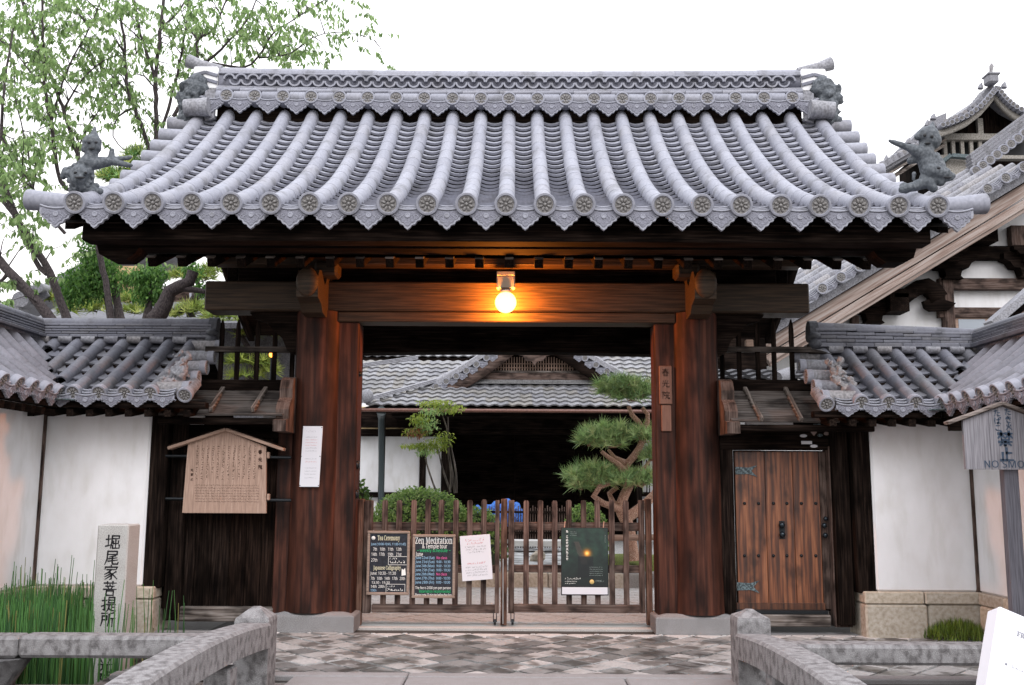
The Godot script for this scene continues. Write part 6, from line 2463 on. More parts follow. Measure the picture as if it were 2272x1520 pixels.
func poster_art() -> StandardMaterial3D:                     # dim greenery round a small warm light: the poster's print
	var im := Image.create(128, 176, false, Image.FORMAT_RGB8)
	var n := FastNoiseLite.new()
	n.seed = 3
	n.frequency = 0.03
	for y in 176:
		for x in 128:
			var v := n.get_noise_2d(x, y) * 0.5 + 0.5
			var up := 1.0 - y / 176.0
			var c := Color(0.05, 0.09, 0.09).lerp(Color(0.17, 0.29, 0.24), v * clampf(up * 1.5, 0, 1))
			var l := Vector2(x - 70, (y - 76) * 0.9).length()
			c = c.lerp(Color(0.95, 0.55, 0.15), exp(-l * l / 120.0))
			c = c.lerp(Color(1.0, 0.9, 0.5), exp(-l * l / 22.0))
			if absf(x - 40 - (y - 40) * 0.35) < 5 + v * 6 and y > 40 and y < 110:
				c = c.lerp(Color(0.35, 0.27, 0.25), 0.5)
			if y > 85 and y < 150 and absf(x - 66) < 22:
				c = c.lerp(Color(0.04, 0.06, 0.08), 0.6)
			im.set_pixel(x, y, c)
	var m := StandardMaterial3D.new()
	m.albedo_texture = ImageTexture.create_from_image(im)
	m.roughness = 0.4
	return m

func black_board(first: bool) -> void:
	var a := at(812, 1320, 11.24) if first else at(913, 1327, 11.24)
	var c := at(910, 1178, 11.24) if first else at(1011, 1186, 11.24)
	var w := c.x - a.x
	var h := c.y - a.y
	var t := thing("blackboard", "blackboard headed Tea Ceremony with dates in chalk, leftmost on the picket gate" if first else "blackboard headed Zen Meditation with a green weekly schedule, on the picket gate", "blackboard", a)
	var s := st()
	span(s, Vector3(0.012, 0.012, -0.012), Vector3(w - 0.012, h - 0.012, 0.0), 0.002)
	obj("slate", s, mats.board, t)
	for e in [[Vector3(0, 0, -0.016), Vector3(w, 0.03, 0.012)], [Vector3(0, h - 0.03, -0.016), Vector3(w, h, 0.012)], [Vector3(0, 0.031, -0.016), Vector3(0.03, h - 0.031, 0.011)], [Vector3(w - 0.03, 0.031, -0.016), Vector3(w, h - 0.031, 0.011)]]:
		s = st()
		span(s, e[0], e[1], 0.006)
		obj("frame", s, shade(mats.cedar_h, 0.75, 0.85, 0.9), t)
	var z := 0.001
	var I := Basis()
	if first:
		s = st()
		lathe(s, Vector3(w * 0.14, h * 0.885, 0.0), Vector3(0, 0, 1), [[0.022, 0.0], [0.022, 0.002], [0.0, 0.002]], 14)
		obj("chalk_mark", s, mats.chalk, t)
		letters("heading", "Tea Ceremony", 0.05, mats.chalk_yellow, t, Vector3(w * 0.24, h * 0.885, z), I, w * 0.52, "Droid Serif")
		letters("line", "June (10:00-10:45, 11:00-11:45)", 0.026, mats.chalk_blue, t, Vector3(w * 0.09, h * 0.79, z), I, w * 0.82)
		letters("line", "7th    10th    11th    12th", 0.034, mats.chalk, t, Vector3(w * 0.14, h * 0.71, z), I, w * 0.66)
		letters("line", "14th   17th    19th    21st", 0.034, mats.chalk, t, Vector3(w * 0.1, h * 0.63, z), I, w * 0.7)
		letters("line", "27th", 0.034, mats.chalk, t, Vector3(w * 0.1, h * 0.54, z), I, w * 0.14)
		letters("heading", "Japanese Calligraphy", 0.04, mats.chalk_yellow, t, Vector3(w * 0.16, h * 0.42, z), I, w * 0.64, "Droid Serif")
		letters("line", "June: 10:30 - 11:30", 0.032, mats.chalk, t, Vector3(w * 0.09, h * 0.335, z), I, w * 0.6)
		letters("line", "7th   10th   14th   17th   20th", 0.032, mats.chalk, t, Vector3(w * 0.1, h * 0.255, z), I, w * 0.8)
		letters("line", "13:30 - 15:30", 0.026, mats.chalk, t, Vector3(w * 0.12, h * 0.19, z), I, w * 0.42)
		letters("line", "14th  28th", 0.028, mats.chalk, t, Vector3(w * 0.1, h * 0.13, z), I, w * 0.32)
		letters("line", "19th", 0.026, mats.chalk_blue, t, Vector3(w * 0.1, h * 0.07, z), I, w * 0.13)
		for e in [[0.5, 0.53], [0.46, 0.1]]:
			s = st()
			var x0: float = w * e[0]
			var y0: float = h * e[1] - 0.045
			for r in [[x0, y0, w * 0.44, 0.004], [x0, y0 + 0.09, w * 0.44, 0.004], [x0, y0, 0.004, 0.09], [x0 + w * 0.44, y0, 0.004, 0.094]]:
				span(s, Vector3(r[0], r[1], 0.0005), Vector3(r[0] + r[2], r[1] + r[3], 0.0015), 0.0)
			scribble(s, Vector3(x0 + 0.015, y0 + 0.06, z), Vector3.RIGHT, Vector3.UP, w * 0.2, 0.02, 0.014, 0.003)
			scribble(s, Vector3(x0 + 0.015, y0 + 0.02, z), Vector3.RIGHT, Vector3.UP, w * 0.4, 0.028, 0.013, 0.0045)
			obj("boxed_note", s, mats.chalk, t)
		s = st()
		prism(s, [Vector2(w * 0.82, h * 0.3), Vector2(w * 0.92, h * 0.31), Vector2(w * 0.9, h * 0.42), Vector2(w * 0.86, h * 0.39), Vector2(w * 0.82, h * 0.41)], 0.0015, Transform3D(I, Vector3(0, 0, 0.002)))
		obj("chalk_drawing", s, mats.chalk, t)
	else:
		letters("heading", "Zen Meditation", 0.07, mats.chalk, t, Vector3(w * 0.06, h * 0.9, z), I, w * 0.86, "Droid Serif")
		letters("heading", "& Temple tour", 0.045, mats.chalk, t, Vector3(w * 0.22, h * 0.81, z), I, w * 0.58)
		letters("green_line", "~ weekly schedule ~", 0.034, mats.chalk_green, t, Vector3(w * 0.1, h * 0.745, z), I, w * 0.78)
		letters("heading", "June", 0.045, mats.chalk, t, Vector3(w * 0.08, h * 0.685, z), I, w * 0.17)
		var rows := ["22nd (Sat)", "23rd (Sun)", "24th (Mon)", "25th (Tue)", "26th (Wed)", "27th (Thu)", "28th (Fri)"]
		for k in 7:
			var y := h * (0.63 - 0.064 * k)
			letters("line", "June " + rows[k], 0.028, mats.chalk_blue, t, Vector3(w * 0.08, y, z), I, w * 0.44)
			if k == 0 or k == 4:
				letters("pink_line", "No class", 0.028, mats.chalk_pink, t, Vector3(w * 0.56, y, z), I, w * 0.24)
			else:
				letters("line", "9:00 - 10:30", 0.026, mats.chalk_blue, t, Vector3(w * 0.56, y, z), I, w * 0.32)
		letters("line", "The fee is 2000 yen per person", 0.028, mats.chalk, t, Vector3(w * 0.08, h * 0.16, z), I, w * 0.82)
		letters("green_line", "Reservation recommended", 0.032, mats.chalk_green, t, Vector3(w * 0.17, h * 0.105, z), I, w * 0.72)
		letters("line", "Please come 10 minutes before the class", 0.03, mats.chalk, t, Vector3(w * 0.08, h * 0.05, z), I, w * 0.84)

func notice_board() -> void:
	var d := 10.82
	var o := at(497, 1138, d)
	var t := thing("notice_board", "roofed pale cedar notice board with brush writing, left of the gate pillar", "notice board", o)
	var p := []
	for e in [[404, 1138], [590, 1139], [590, 991], [503, 957], [417, 985]]:
		var q := at(e[0], e[1], d) - o
		p.append(Vector2(q.x, q.y))
	var s := st()
	prism(s, p, 0.04, Transform3D())
	obj("board", s, mats.cedar_v, t)
	var apex := at(503, 953, d) - o
	for e in [[375, 995], [631, 998]]:
		var q := at(e[0], e[1], d) - o
		s = st()
		bar(s, apex + Vector3(0, 0.0, -0.01), q + Vector3(0, 0.0, -0.01), 0.13, 0.035, 0.006)
		obj("roof_strip", s, mats.cedar_h, t)
		s = st()
		bar(s, apex + Vector3(0, 0.028, -0.02), q + Vector3(0, 0.028, -0.02), 0.14, 0.014, 0.003)
		obj("roof_cover", s, mats.dark_h, t)
	for y in [1013, 1108]:
		s = st()
		var a := at(368, y - 1, d + 0.06) - o
		var b := at(646, y + 2, d + 0.06) - o
		tube(s, [a, b], [0.018], 8)
		obj("hanging_bar", s, mats.iron, t)
	for y in [1010, 1103]:
		s = st()
		var a := at(594, y, d) - o
		box(s, a + Vector3(0, 0, -0.03), Vector3(0.03, 0.07, 0.05))
		obj("wedge", s, mats.cedar_v, t)
	var ink := st()
	for k in 12:
		var q := at(437 + k * 11.6, 988, d) - o
		scribble(ink, q + Vector3(0, 0, 0.0015), Vector3.DOWN, Vector3.RIGHT, 0.385 if k != 3 else 0.3, 0.024, 0.02, 0.0042)
	for k in 3:
		write_kanji(ink, KANJI[["haru", "hikari", "in"][k]], at(573, 998 + k * 17, d) - o + Vector3(0, 0, 0.0015), 0.045, 0.008)
	for k in 3:
		write_kanji(ink, KANJI[["hikari", "ke", "shi"][k]], at(423, 1040 + k * 10, d) - o + Vector3(0, 0, 0.0015), 0.03, 0.006)
	for k in 7:
		var q := at(432, 1078 + k * 6, d) - o
		scribble(ink, q + Vector3(0, 0, 0.0015), Vector3.RIGHT, Vector3.UP, 0.7, 0.016, 0.01, 0.0024)
	obj("brush_writing", ink, mats.ink_brown, t)

# ---------------------------------------------------------------- trees and plants
func leaf_mesh(l: float, w: float) -> ArrayMesh:             # a folded pointed leaf hanging along -y
	var s := st()
	flat(s)
	var tip := Vector3(0, -l, 0.02 * l)
	for e in [-1.0, 1.0]:
		var a := Vector3(e * w * 0.5, -l * 0.35, w * 0.22)
		var b := Vector3(e * w * 0.4, -l * 0.65, w * 0.2)
		tri(s, Vector3.ZERO, a, b)
		tri(s, Vector3.ZERO, b, tip)
	return done(s)

func tuft_mesh(n: int, l: float, w: float) -> ArrayMesh:     # pine needles spraying from a twig end
	var s := st()
	flat(s)
	var r := RandomNumberGenerator.new()
	r.seed = 5
	for k in n:
		var d := Vector3(r.randf_range(-1, 1), r.randf_range(0.0, 1.1), r.randf_range(-1, 1)).normalized()
		var side := d.cross(Vector3(r.randf() - 0.5, r.randf() - 0.5, r.randf() - 0.5)).normalized() * w
		var e := d * l * r.randf_range(0.7, 1.1)
		tri(s, side, -side, e)
	return done(s)

func branch(s: SurfaceTool, px: Array, d: float, r0: float, r1: float, wobble := 0.0, sides := 7) -> Array:   # a limb through points of the photograph [x, y, offset in depth]
	var pts := []
	for i in px.size():
		var e: Array = px[i]
		pts.append(at(e[0], e[1], d + (e[2] if e.size() > 2 else 0.0)))
	var curve := Curve3D.new()
	for i in pts.size():
		var t: Vector3 = (pts[mini(i + 1, pts.size() - 1)] - pts[maxi(i - 1, 0)]) * 0.18
		curve.add_point(pts[i], -t, t)
	var n := maxi(3, int(curve.get_baked_length() / 0.16))
	var out := []
	var radii := []
	for k in n + 1:
		var u := float(k) / n
		out.append(curve.sample_baked(u * curve.get_baked_length(), true) + Vector3(rng.randf_range(-1, 1), rng.randf_range(-1, 1), rng.randf_range(-1, 1)) * wobble)
		radii.append(lerpf(r0, r1, pow(u, 0.8)) * rng.randf_range(0.92, 1.08))
	tube(s, out, radii, sides)
	return out

func leaf_spray(where: Array, tints: Array, p: Vector3, dir: Vector3, long: float, n: int, size: float, tone: Array) -> Array:   # leaves along a drooping twig; returns the twig
	var twig := [p]
	var q := p
	var d := dir.normalized()
	for k in n:
		q += d * long / n
		d = (d + Vector3(rng.randf_range(-0.2, 0.2), -0.1, rng.randf_range(-0.2, 0.2))).normalized()
		twig.append(q)
		for e in 2:
			var b := Basis(Vector3.UP, rng.randf() * TAU) * Basis(Vector3.RIGHT, rng.randf_range(-1.0, 0.35)) * Basis(Vector3(0, 0, 1), rng.randf_range(-0.7, 0.7))
			where.append(Transform3D(b.scaled(Vector3.ONE * size * rng.randf_range(0.7, 1.25)), q + Vector3(rng.randf_range(-0.03, 0.03), 0, rng.randf_range(-0.03, 0.03))))
			tints.append(green(tone))
	return twig

func green(tone: Array) -> Color:
	var a: Color = tone[rng.randi() % tone.size()]
	var k := rng.randf_range(0.8, 1.2)
	return Color(a.r * k, a.g * k, a.b * k)

const SPRING := [Color(0.21, 0.33, 0.11), Color(0.27, 0.4, 0.15), Color(0.15, 0.24, 0.085), Color(0.34, 0.46, 0.2)]
const MAPLE := [Color(0.08, 0.19, 0.04), Color(0.12, 0.25, 0.05), Color(0.055, 0.14, 0.03), Color(0.16, 0.3, 0.07)]
const PINE := [Color(0.33, 0.5, 0.19), Color(0.43, 0.58, 0.24), Color(0.22, 0.35, 0.14), Color(0.52, 0.6, 0.26)]
const PINE_LIGHT := [Color(0.24, 0.32, 0.045), Color(0.3, 0.37, 0.06), Color(0.17, 0.25, 0.04), Color(0.36, 0.4, 0.09)]
const BUSH := [Color(0.19, 0.32, 0.07), Color(0.26, 0.4, 0.1), Color(0.13, 0.23, 0.06), Color(0.36, 0.48, 0.16)]

func cherry(called: String, label: String, d: float, limbs: Array, clumps: Array, per_m: float) -> void:   # limbs: [points, r0, r1]; clumps: [x, y, radius in pixels, sprays]
	var t := thing(called, label, "tree", Vector3.ZERO, "trees behind the wall on the left")
	var wood := st()
	var nodes := []
	var where := []
	var tints := []
	for i in limbs.size():
		var l: Array = limbs[i]
		var target := wood
		var pts := branch(target, l[0], d, l[1] * (0.54 if l[1] > 0.09 else 0.62), l[2] * 0.62, 0.012)
		for k in pts.size():
			nodes.append(pts[k])
			var leafless: float = 2.6 if l[1] > 0.09 else 0.0
			if k > 0 and pts[k].y > leafless + 2.2 and rng.randf() < per_m * 0.16:
				var dir := Vector3(rng.randf_range(-1, 1), rng.randf_range(-0.2, 0.9), rng.randf_range(-1, 1))
				var tw := leaf_spray(where, tints, pts[k], dir, rng.randf_range(0.25, 0.6), 7, 1.0, SPRING)
				tube(wood, tw, [0.007, 0.003], 4, false)
	for c in clumps:
		for k in int(c[3] * 0.7):
			var a := rng.randf() * TAU
			var r: float = c[2] * sqrt(rng.randf())
			var p := at(c[0] + cos(a) * r, c[1] + sin(a) * r, d + rng.randf_range(-0.9, 0.9))
			var best: Vector3 = nodes[0]
			for q in nodes:
				if q.distance_squared_to(p) < best.distance_squared_to(p):
					best = q
			var dir := (p - best)
			if k % 3 == 0 and dir.length() < 1.6:
				tube(wood, [best, best.lerp(p, 0.5) + Vector3(0, 0.08, 0), p], [0.011, 0.007, 0.004], 5, false)
			dir = Vector3(dir.x, 0.1, dir.z).normalized() + Vector3(rng.randf_range(-0.7, 0.7), rng.randf_range(-0.3, 0.4), rng.randf_range(-0.7, 0.7))
			var tw := leaf_spray(where, tints, p, dir, rng.randf_range(0.3, 0.6), 8, 1.0, SPRING)
			tube(wood, tw, [0.006, 0.003], 4, false)
	obj("trunk", wood, mats.bark, t)
	scatter("crown", leaf_mesh(0.108, 0.04), mats.leaf, t, where, tints)

func trees() -> void:
	cherry("cherry_tree", "leaning tree at far left whose trunk bends out of the picture", 13.6, [
		[[[120, 715], [82, 668], [44, 630], [20, 603], [0, 579], [-40, 540]], 0.14, 0.1], [[[20, 603, 0], [-20, 640, 0.3], [-60, 650, 0.5]], 0.05, 0.02], [[[60, 655], [30, 635, 0.3], [-10, 620, 0.5]], 0.035, 0.015],
		[[[-40, 540], [-20, 470], [0, 431], [31, 458]], 0.07, 0.03], [[[-30, 500], [10, 330], [44, 369], [75, 421]], 0.04, 0.015], [[[-40, 540], [0, 300], [10, 180], [30, 60]], 0.06, 0.02]],
		[[20, 640, 45, 14], [15, 330, 50, 26], [25, 210, 45, 26], [60, 390, 45, 20], [10, 500, 30, 8], [40, 560, 40, 7], [5, 400, 35, 14]], 2.0)
	cherry("cherry_tree", "forked slender tree beside the leaning one, two arms parting above the wall", 14.2, [
		[[[152, 715], [130, 661], [113, 613], [89, 568], [65, 541], [44, 500], [20, 440], [0, 400]], 0.13, 0.07], [[[106, 608], [79, 582], [68, 534], [40, 490], [10, 450], [-20, 420]], 0.07, 0.04],
		[[[147, 520, 0.3], [120, 496, 0.2], [92, 472, 0.1], [60, 440], [44, 369], [20, 330], [0, 300]], 0.045, 0.03], [[[75, 421], [60, 330, 0.2], [40, 250, 0.3], [30, 140, 0.3]], 0.03, 0.01]],
		[[70, 460, 45, 18], [35, 420, 40, 18], [150, 540, 25, 5], [95, 350, 45, 20], [150, 470, 30, 8]], 2.0)
	cherry("cherry_tree", "slim straight tree behind the roof lion, thin and leafy to the top", 14.8, [
		[[[248, 712], [236, 640], [210, 500], [171, 342], [127, 205], [89, 113], [58, 34], [44, -20]], 0.1, 0.03], [[[192, 430], [137, 404], [113, 274], [99, 192], [96, 113], [92, -20]], 0.06, 0.03],
		[[[113, 274], [150, 150], [200, 60], [230, -20]], 0.035, 0.012], [[[140, 245], [180, 180], [240, 130], [300, 120]], 0.03, 0.01], [[[171, 342], [190, 290], [225, 240], [260, 215]], 0.025, 0.01], [[[99, 192], [60, 150], [30, 110], [0, 90]], 0.03, 0.01], [[[127, 205], [90, 180], [50, 200]], 0.02, 0.008]],
		[[60, 60, 75, 46], [150, 110, 65, 34], [190, 50, 65, 34], [100, 170, 50, 24], [30, 140, 45, 20], [130, 250, 55, 26], [215, 215, 45, 16], [225, 140, 50, 20], [100, 310, 45, 18], [180, 300, 40, 12], [10, 30, 50, 24], [120, 20, 60, 26], [250, 40, 50, 20]], 2.4)
	cherry("cherry_tree", "tall many stemmed tree rising behind the left end of the gate roof", 15.4, [
		[[[330, 715], [335, 640], [342, 500], [345, 342], [347, 250], [345, 171], [353, 100], [360, 34], [366, -30]], 0.11, 0.04], [[[335, 400], [328, 325], [298, 239], [284, 205], [274, 86], [257, -20]], 0.07, 0.03],
		[[[345, 200], [342, 164], [318, 96], [291, -20]], 0.05, 0.025], [[[346, 325], [383, 205], [411, 70], [420, -20]], 0.05, 0.02], [[[383, 260], [430, 180], [438, 123], [438, 86], [475, 65], [506, -10]], 0.055, 0.02],
		[[[438, 150], [472, 127], [534, 65], [561, 20], [575, -20]], 0.045, 0.015], [[[472, 140], [540, 150], [575, 123], [609, 72], [660, 38], [720, 0]], 0.04, 0.012], [[[575, 130], [640, 120], [700, 80], [780, 75], [830, 90]], 0.025, 0.006],
		[[[298, 239], [262, 260], [250, 300], [275, 335]], 0.03, 0.012], [[[359, 60], [400, 20], [420, -20]], 0.035, 0.02], [[[284, 205], [240, 160], [190, 130]], 0.03, 0.01], [[[318, 96], [270, 50], [230, 20]], 0.025, 0.01], [[[438, 86], [410, 50], [400, 0]], 0.03, 0.01]],
		[[300, 50, 60, 28], [400, 50, 60, 28], [470, 40, 55, 24], [545, 40, 60, 28], [640, 60, 65, 32], [700, 45, 60, 18], [620, 120, 45, 18], [560, 105, 40, 16], [660, 125, 40, 16], [760, 15, 35, 8], [820, 92, 32, 6], [250, 175, 45, 17], [300, 150, 45, 16], [390, 130, 45, 16], [230, 250, 40, 12], [330, 260, 40, 10], [495, 115, 40, 14], [280, 215, 35, 12], [370, 210, 35, 10], [720, 90, 35, 9], [850, 130, 16, 2], [440, 100, 30, 8], [390, 90, 40, 12]], 2.2)
	# low leafy trees just over the wall
	leafy_tree("maple_tree", "dense fresh green maple in the middle, two dark stems over the left wall", 15.8, [[[248, 712], [238, 660], [222, 628], [205, 610]], [[268, 712], [256, 650], [246, 600]]], [[170, 625, 40, 26], [205, 610, 45, 40], [245, 620, 38, 34], [155, 660, 30, 20], [225, 585, 30, 20], [200, 560, 26, 30], [285, 615, 20, 16], [190, 650, 40, 20]])
	leafy_tree("maple_tree", "small green maple crown hanging before the thick dark trunk, left of the gate", 15.0, [[[326, 712], [332, 665], [338, 630]], [[352, 712], [372, 660], [385, 640]]], [[330, 625, 30, 30], [345, 605, 26, 22], [320, 650, 24, 22], [350, 650, 18, 20], [305, 610, 18, 16], [425, 600, 22, 20], [450, 640, 14, 14]])
	# the pruned trunk with a raised stump
	var t := thing("pruned_tree", "thick dark pruned trunk with an upward stump, beside the gate beam", "tree")
	var s := st()
	branch(s, [[340, 712], [358, 690], [372, 660], [383, 638], [410, 634], [425, 618], [428, 602]], 14.6, 0.13, 0.085)
	branch(s, [[390, 636], [425, 642], [452, 646], [470, 650]], 14.6, 0.07, 0.03)
	obj("trunk", s, mats.bark, t)
	# pines with flat yellow-green pads behind
	pine("pine_tree", "yellow green pine with cloud shaped pads, left of the gate beam", 18.5, [[[430, 720], [420, 680], [440, 640], [425, 600]], [[420, 680], [380, 690], [330, 670]], [[430, 660], [470, 640]]],
		[[425, 690, 50, 12], [440, 680, 36, 10], [385, 700, 30, 8], [420, 610, 30, 12], [450, 615, 30, 16], [300, 690, 34, 10], [180, 680, 26, 12], [215, 685, 26, 12], [285, 665, 24, 12], [110, 660, 14, 16], [150, 690, 20, 10], [240, 672, 24, 9], [470, 600, 24, 10], [395, 610, 20, 10]], PINE_LIGHT, 1.0)
	pine("pine_tree", "yellow green pine seen through the pickets left of the pillar", 17.5, [[[545, 860], [560, 800], [530, 740], [500, 720]], [[560, 800], [600, 790]]],
		[[505, 700, 26, 9], [520, 722, 34, 12], [550, 740, 34, 10], [530, 800, 34, 14], [580, 806, 26, 14], [600, 822, 20, 9], [545, 834, 40, 5], [470, 702, 24, 8], [580, 712, 22, 8], [600, 740, 18, 8]], PINE_LIGHT, 1.0)
	pine("pine_tree", "sunlit green pine far behind the roof lion", 19.5, [[[290, 480], [285, 430], [270, 390]]], [[262, 388, 34, 14], [290, 362, 26, 14], [250, 400, 30, 9], [300, 340, 24, 12], [232, 392, 16, 8], [310, 385, 26, 14]], MAPLE + PINE_LIGHT, 1.2)
	var lamp := thing("garden_lamp", "tiny lit orange lamp seen between the pickets left of the pillar", "lamp", at(603, 787, 15.5))
	s = st()
	ball(s, Vector3.ZERO, Vector3.ONE * 0.045)
	var glow := plain(0.9, 0.6, 0.3, 0.5)
	glow.emission_enabled = true
	glow.emission = Color(1.0, 0.6, 0.2)
	glow.emission_energy_multiplier = 3.0
	obj("bulb", s, glow, lamp)
	s = st()
	tube(s, [Vector3(0, -2.0, 0), Vector3(0, -0.045, 0)], [0.02], 6)
	obj("stem", s, mats.iron, lamp)
	var om := OmniLight3D.new()
	om.name = "garden_lamp_light"
	om.light_color = Color(1.0, 0.6, 0.2)
	om.light_energy = 0.06
	om.light_size = 0.04
	om.omni_range = 6.0
	om.omni_attenuation = 2.0
	om.shadow_enabled = true
	lamp.add_child(om)

func leafy_tree(called: String, label: String, d: float, stems: Array, clumps: Array) -> void:
	var t := thing(called, label, "tree", Vector3.ZERO, "trees behind the wall on the left")
	var s := st()
	for l in stems:
		branch(s, l, d, 0.075, 0.045)
	obj("trunk", s, mats.bark, t)
	var where := []
	var tints := []
	for c in clumps:
		for k in int(c[2] * c[3] * 0.6):
			var v := Vector3(rng.randfn(), rng.randfn(), rng.randfn()).normalized() * (pow(rng.randf(), 0.6) * 1.3)
			var p := at(c[0] + v.x * c[2], c[1] + v.y * c[3], d + v.z * c[2] * 0.007)
			var b := Basis(Vector3.UP, rng.randf() * TAU) * Basis(Vector3.RIGHT, rng.randf_range(-1.2, 0.4)) * Basis(Vector3(0, 0, 1), rng.randf_range(-0.8, 0.8))
			where.append(Transform3D(b.scaled(Vector3.ONE * rng.randf_range(0.6, 1.1)), p))
			tints.append(green(MAPLE))
	scatter("crown", leaf_mesh(0.09, 0.036), mats.leaf, t, where, tints)

func pine(called: String, label: String, d: float, stems: Array, pads: Array, tone: Array, scale := 1.0, bark := "bark", group := "pines", r0 := 0.09, dense := 1.0) -> void:
	var t := thing(called, label, "pine tree", Vector3.ZERO, group)
	var s := st()
	for l in stems:
		branch(s, l, d, l[0][3] if l[0].size() > 3 else r0, l[l.size() - 1][3] if l[l.size() - 1].size() > 3 else r0 * 0.4, 0.006, 9)
	var where := []
	var tints := []
	var k2 := d / FOCAL * 1.03
	for c in pads:
		var n := int((c[2] * c[3] * 0.085 + 7) * dense)
		var mid := at(c[0], c[1] + c[3] * 0.6, d)
		for k in n:
			var v := Vector3(rng.randfn(), rng.randfn(), rng.randfn()).normalized() * pow(rng.randf(), 0.45)
			if v.y < -0.35:
				v.y = -0.35 + rng.randf() * 0.2
			var p := at(c[0] + v.x * c[2], c[1] - v.y * c[3], d + v.z * c[2] * k2)
			var out := Vector3(v.x * 0.7, 0.5 + v.y * 0.5, v.z * 0.7).normalized()
			var b := basis_to(out.cross(Vector3(0.3, 0.1, 1)).normalized(), out)
			b = Basis(b.x, out, b.x.cross(out)) * Basis(Vector3.UP, rng.randf() * TAU)
			where.append(Transform3D(b.orthonormalized().scaled(Vector3.ONE * scale * rng.randf_range(0.75, 1.25)), p))
			tints.append(green(tone))
			if k % 14 == 0:
				tube(s, [mid, mid.lerp(p, 0.6) + Vector3(0, -0.02, 0), p], [0.012, 0.008, 0.005], 4, false)
	obj("trunk", s, mats[bark], t)
	scatter("needles", tuft_mesh(12, 0.2, 0.008), mats.needle, t, where, tints)

func round_bush(called: String, label: String, c: Vector3, r: Vector3, n: int, size: float, tone: Array) -> void:
	var t := thing(called, label, "bush", c)
	var s := st()
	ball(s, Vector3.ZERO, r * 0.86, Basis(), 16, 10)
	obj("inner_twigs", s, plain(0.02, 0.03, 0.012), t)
	var where := []
	var tints := []
	for k in n:
		var v := Vector3(rng.randfn(), rng.randfn(), rng.randfn()).normalized()
		if v.y < -0.2:
			v.y = -v.y
		var p := v * r * rng.randf_range(0.86, 1.03)
		var out := (v / r).normalized()
		var b := basis_to(out) * Basis(Vector3(0, 0, 1), rng.randf() * TAU) * Basis(Vector3.RIGHT, rng.randf_range(-0.9, 0.6))
		where.append(Transform3D(b.scaled(Vector3.ONE * rng.randf_range(0.7, 1.2)), p))
		tints.append(green(tone))
	scatter("leaves", leaf_mesh(size, size * 0.55), mats.leaf, t, where, tints)

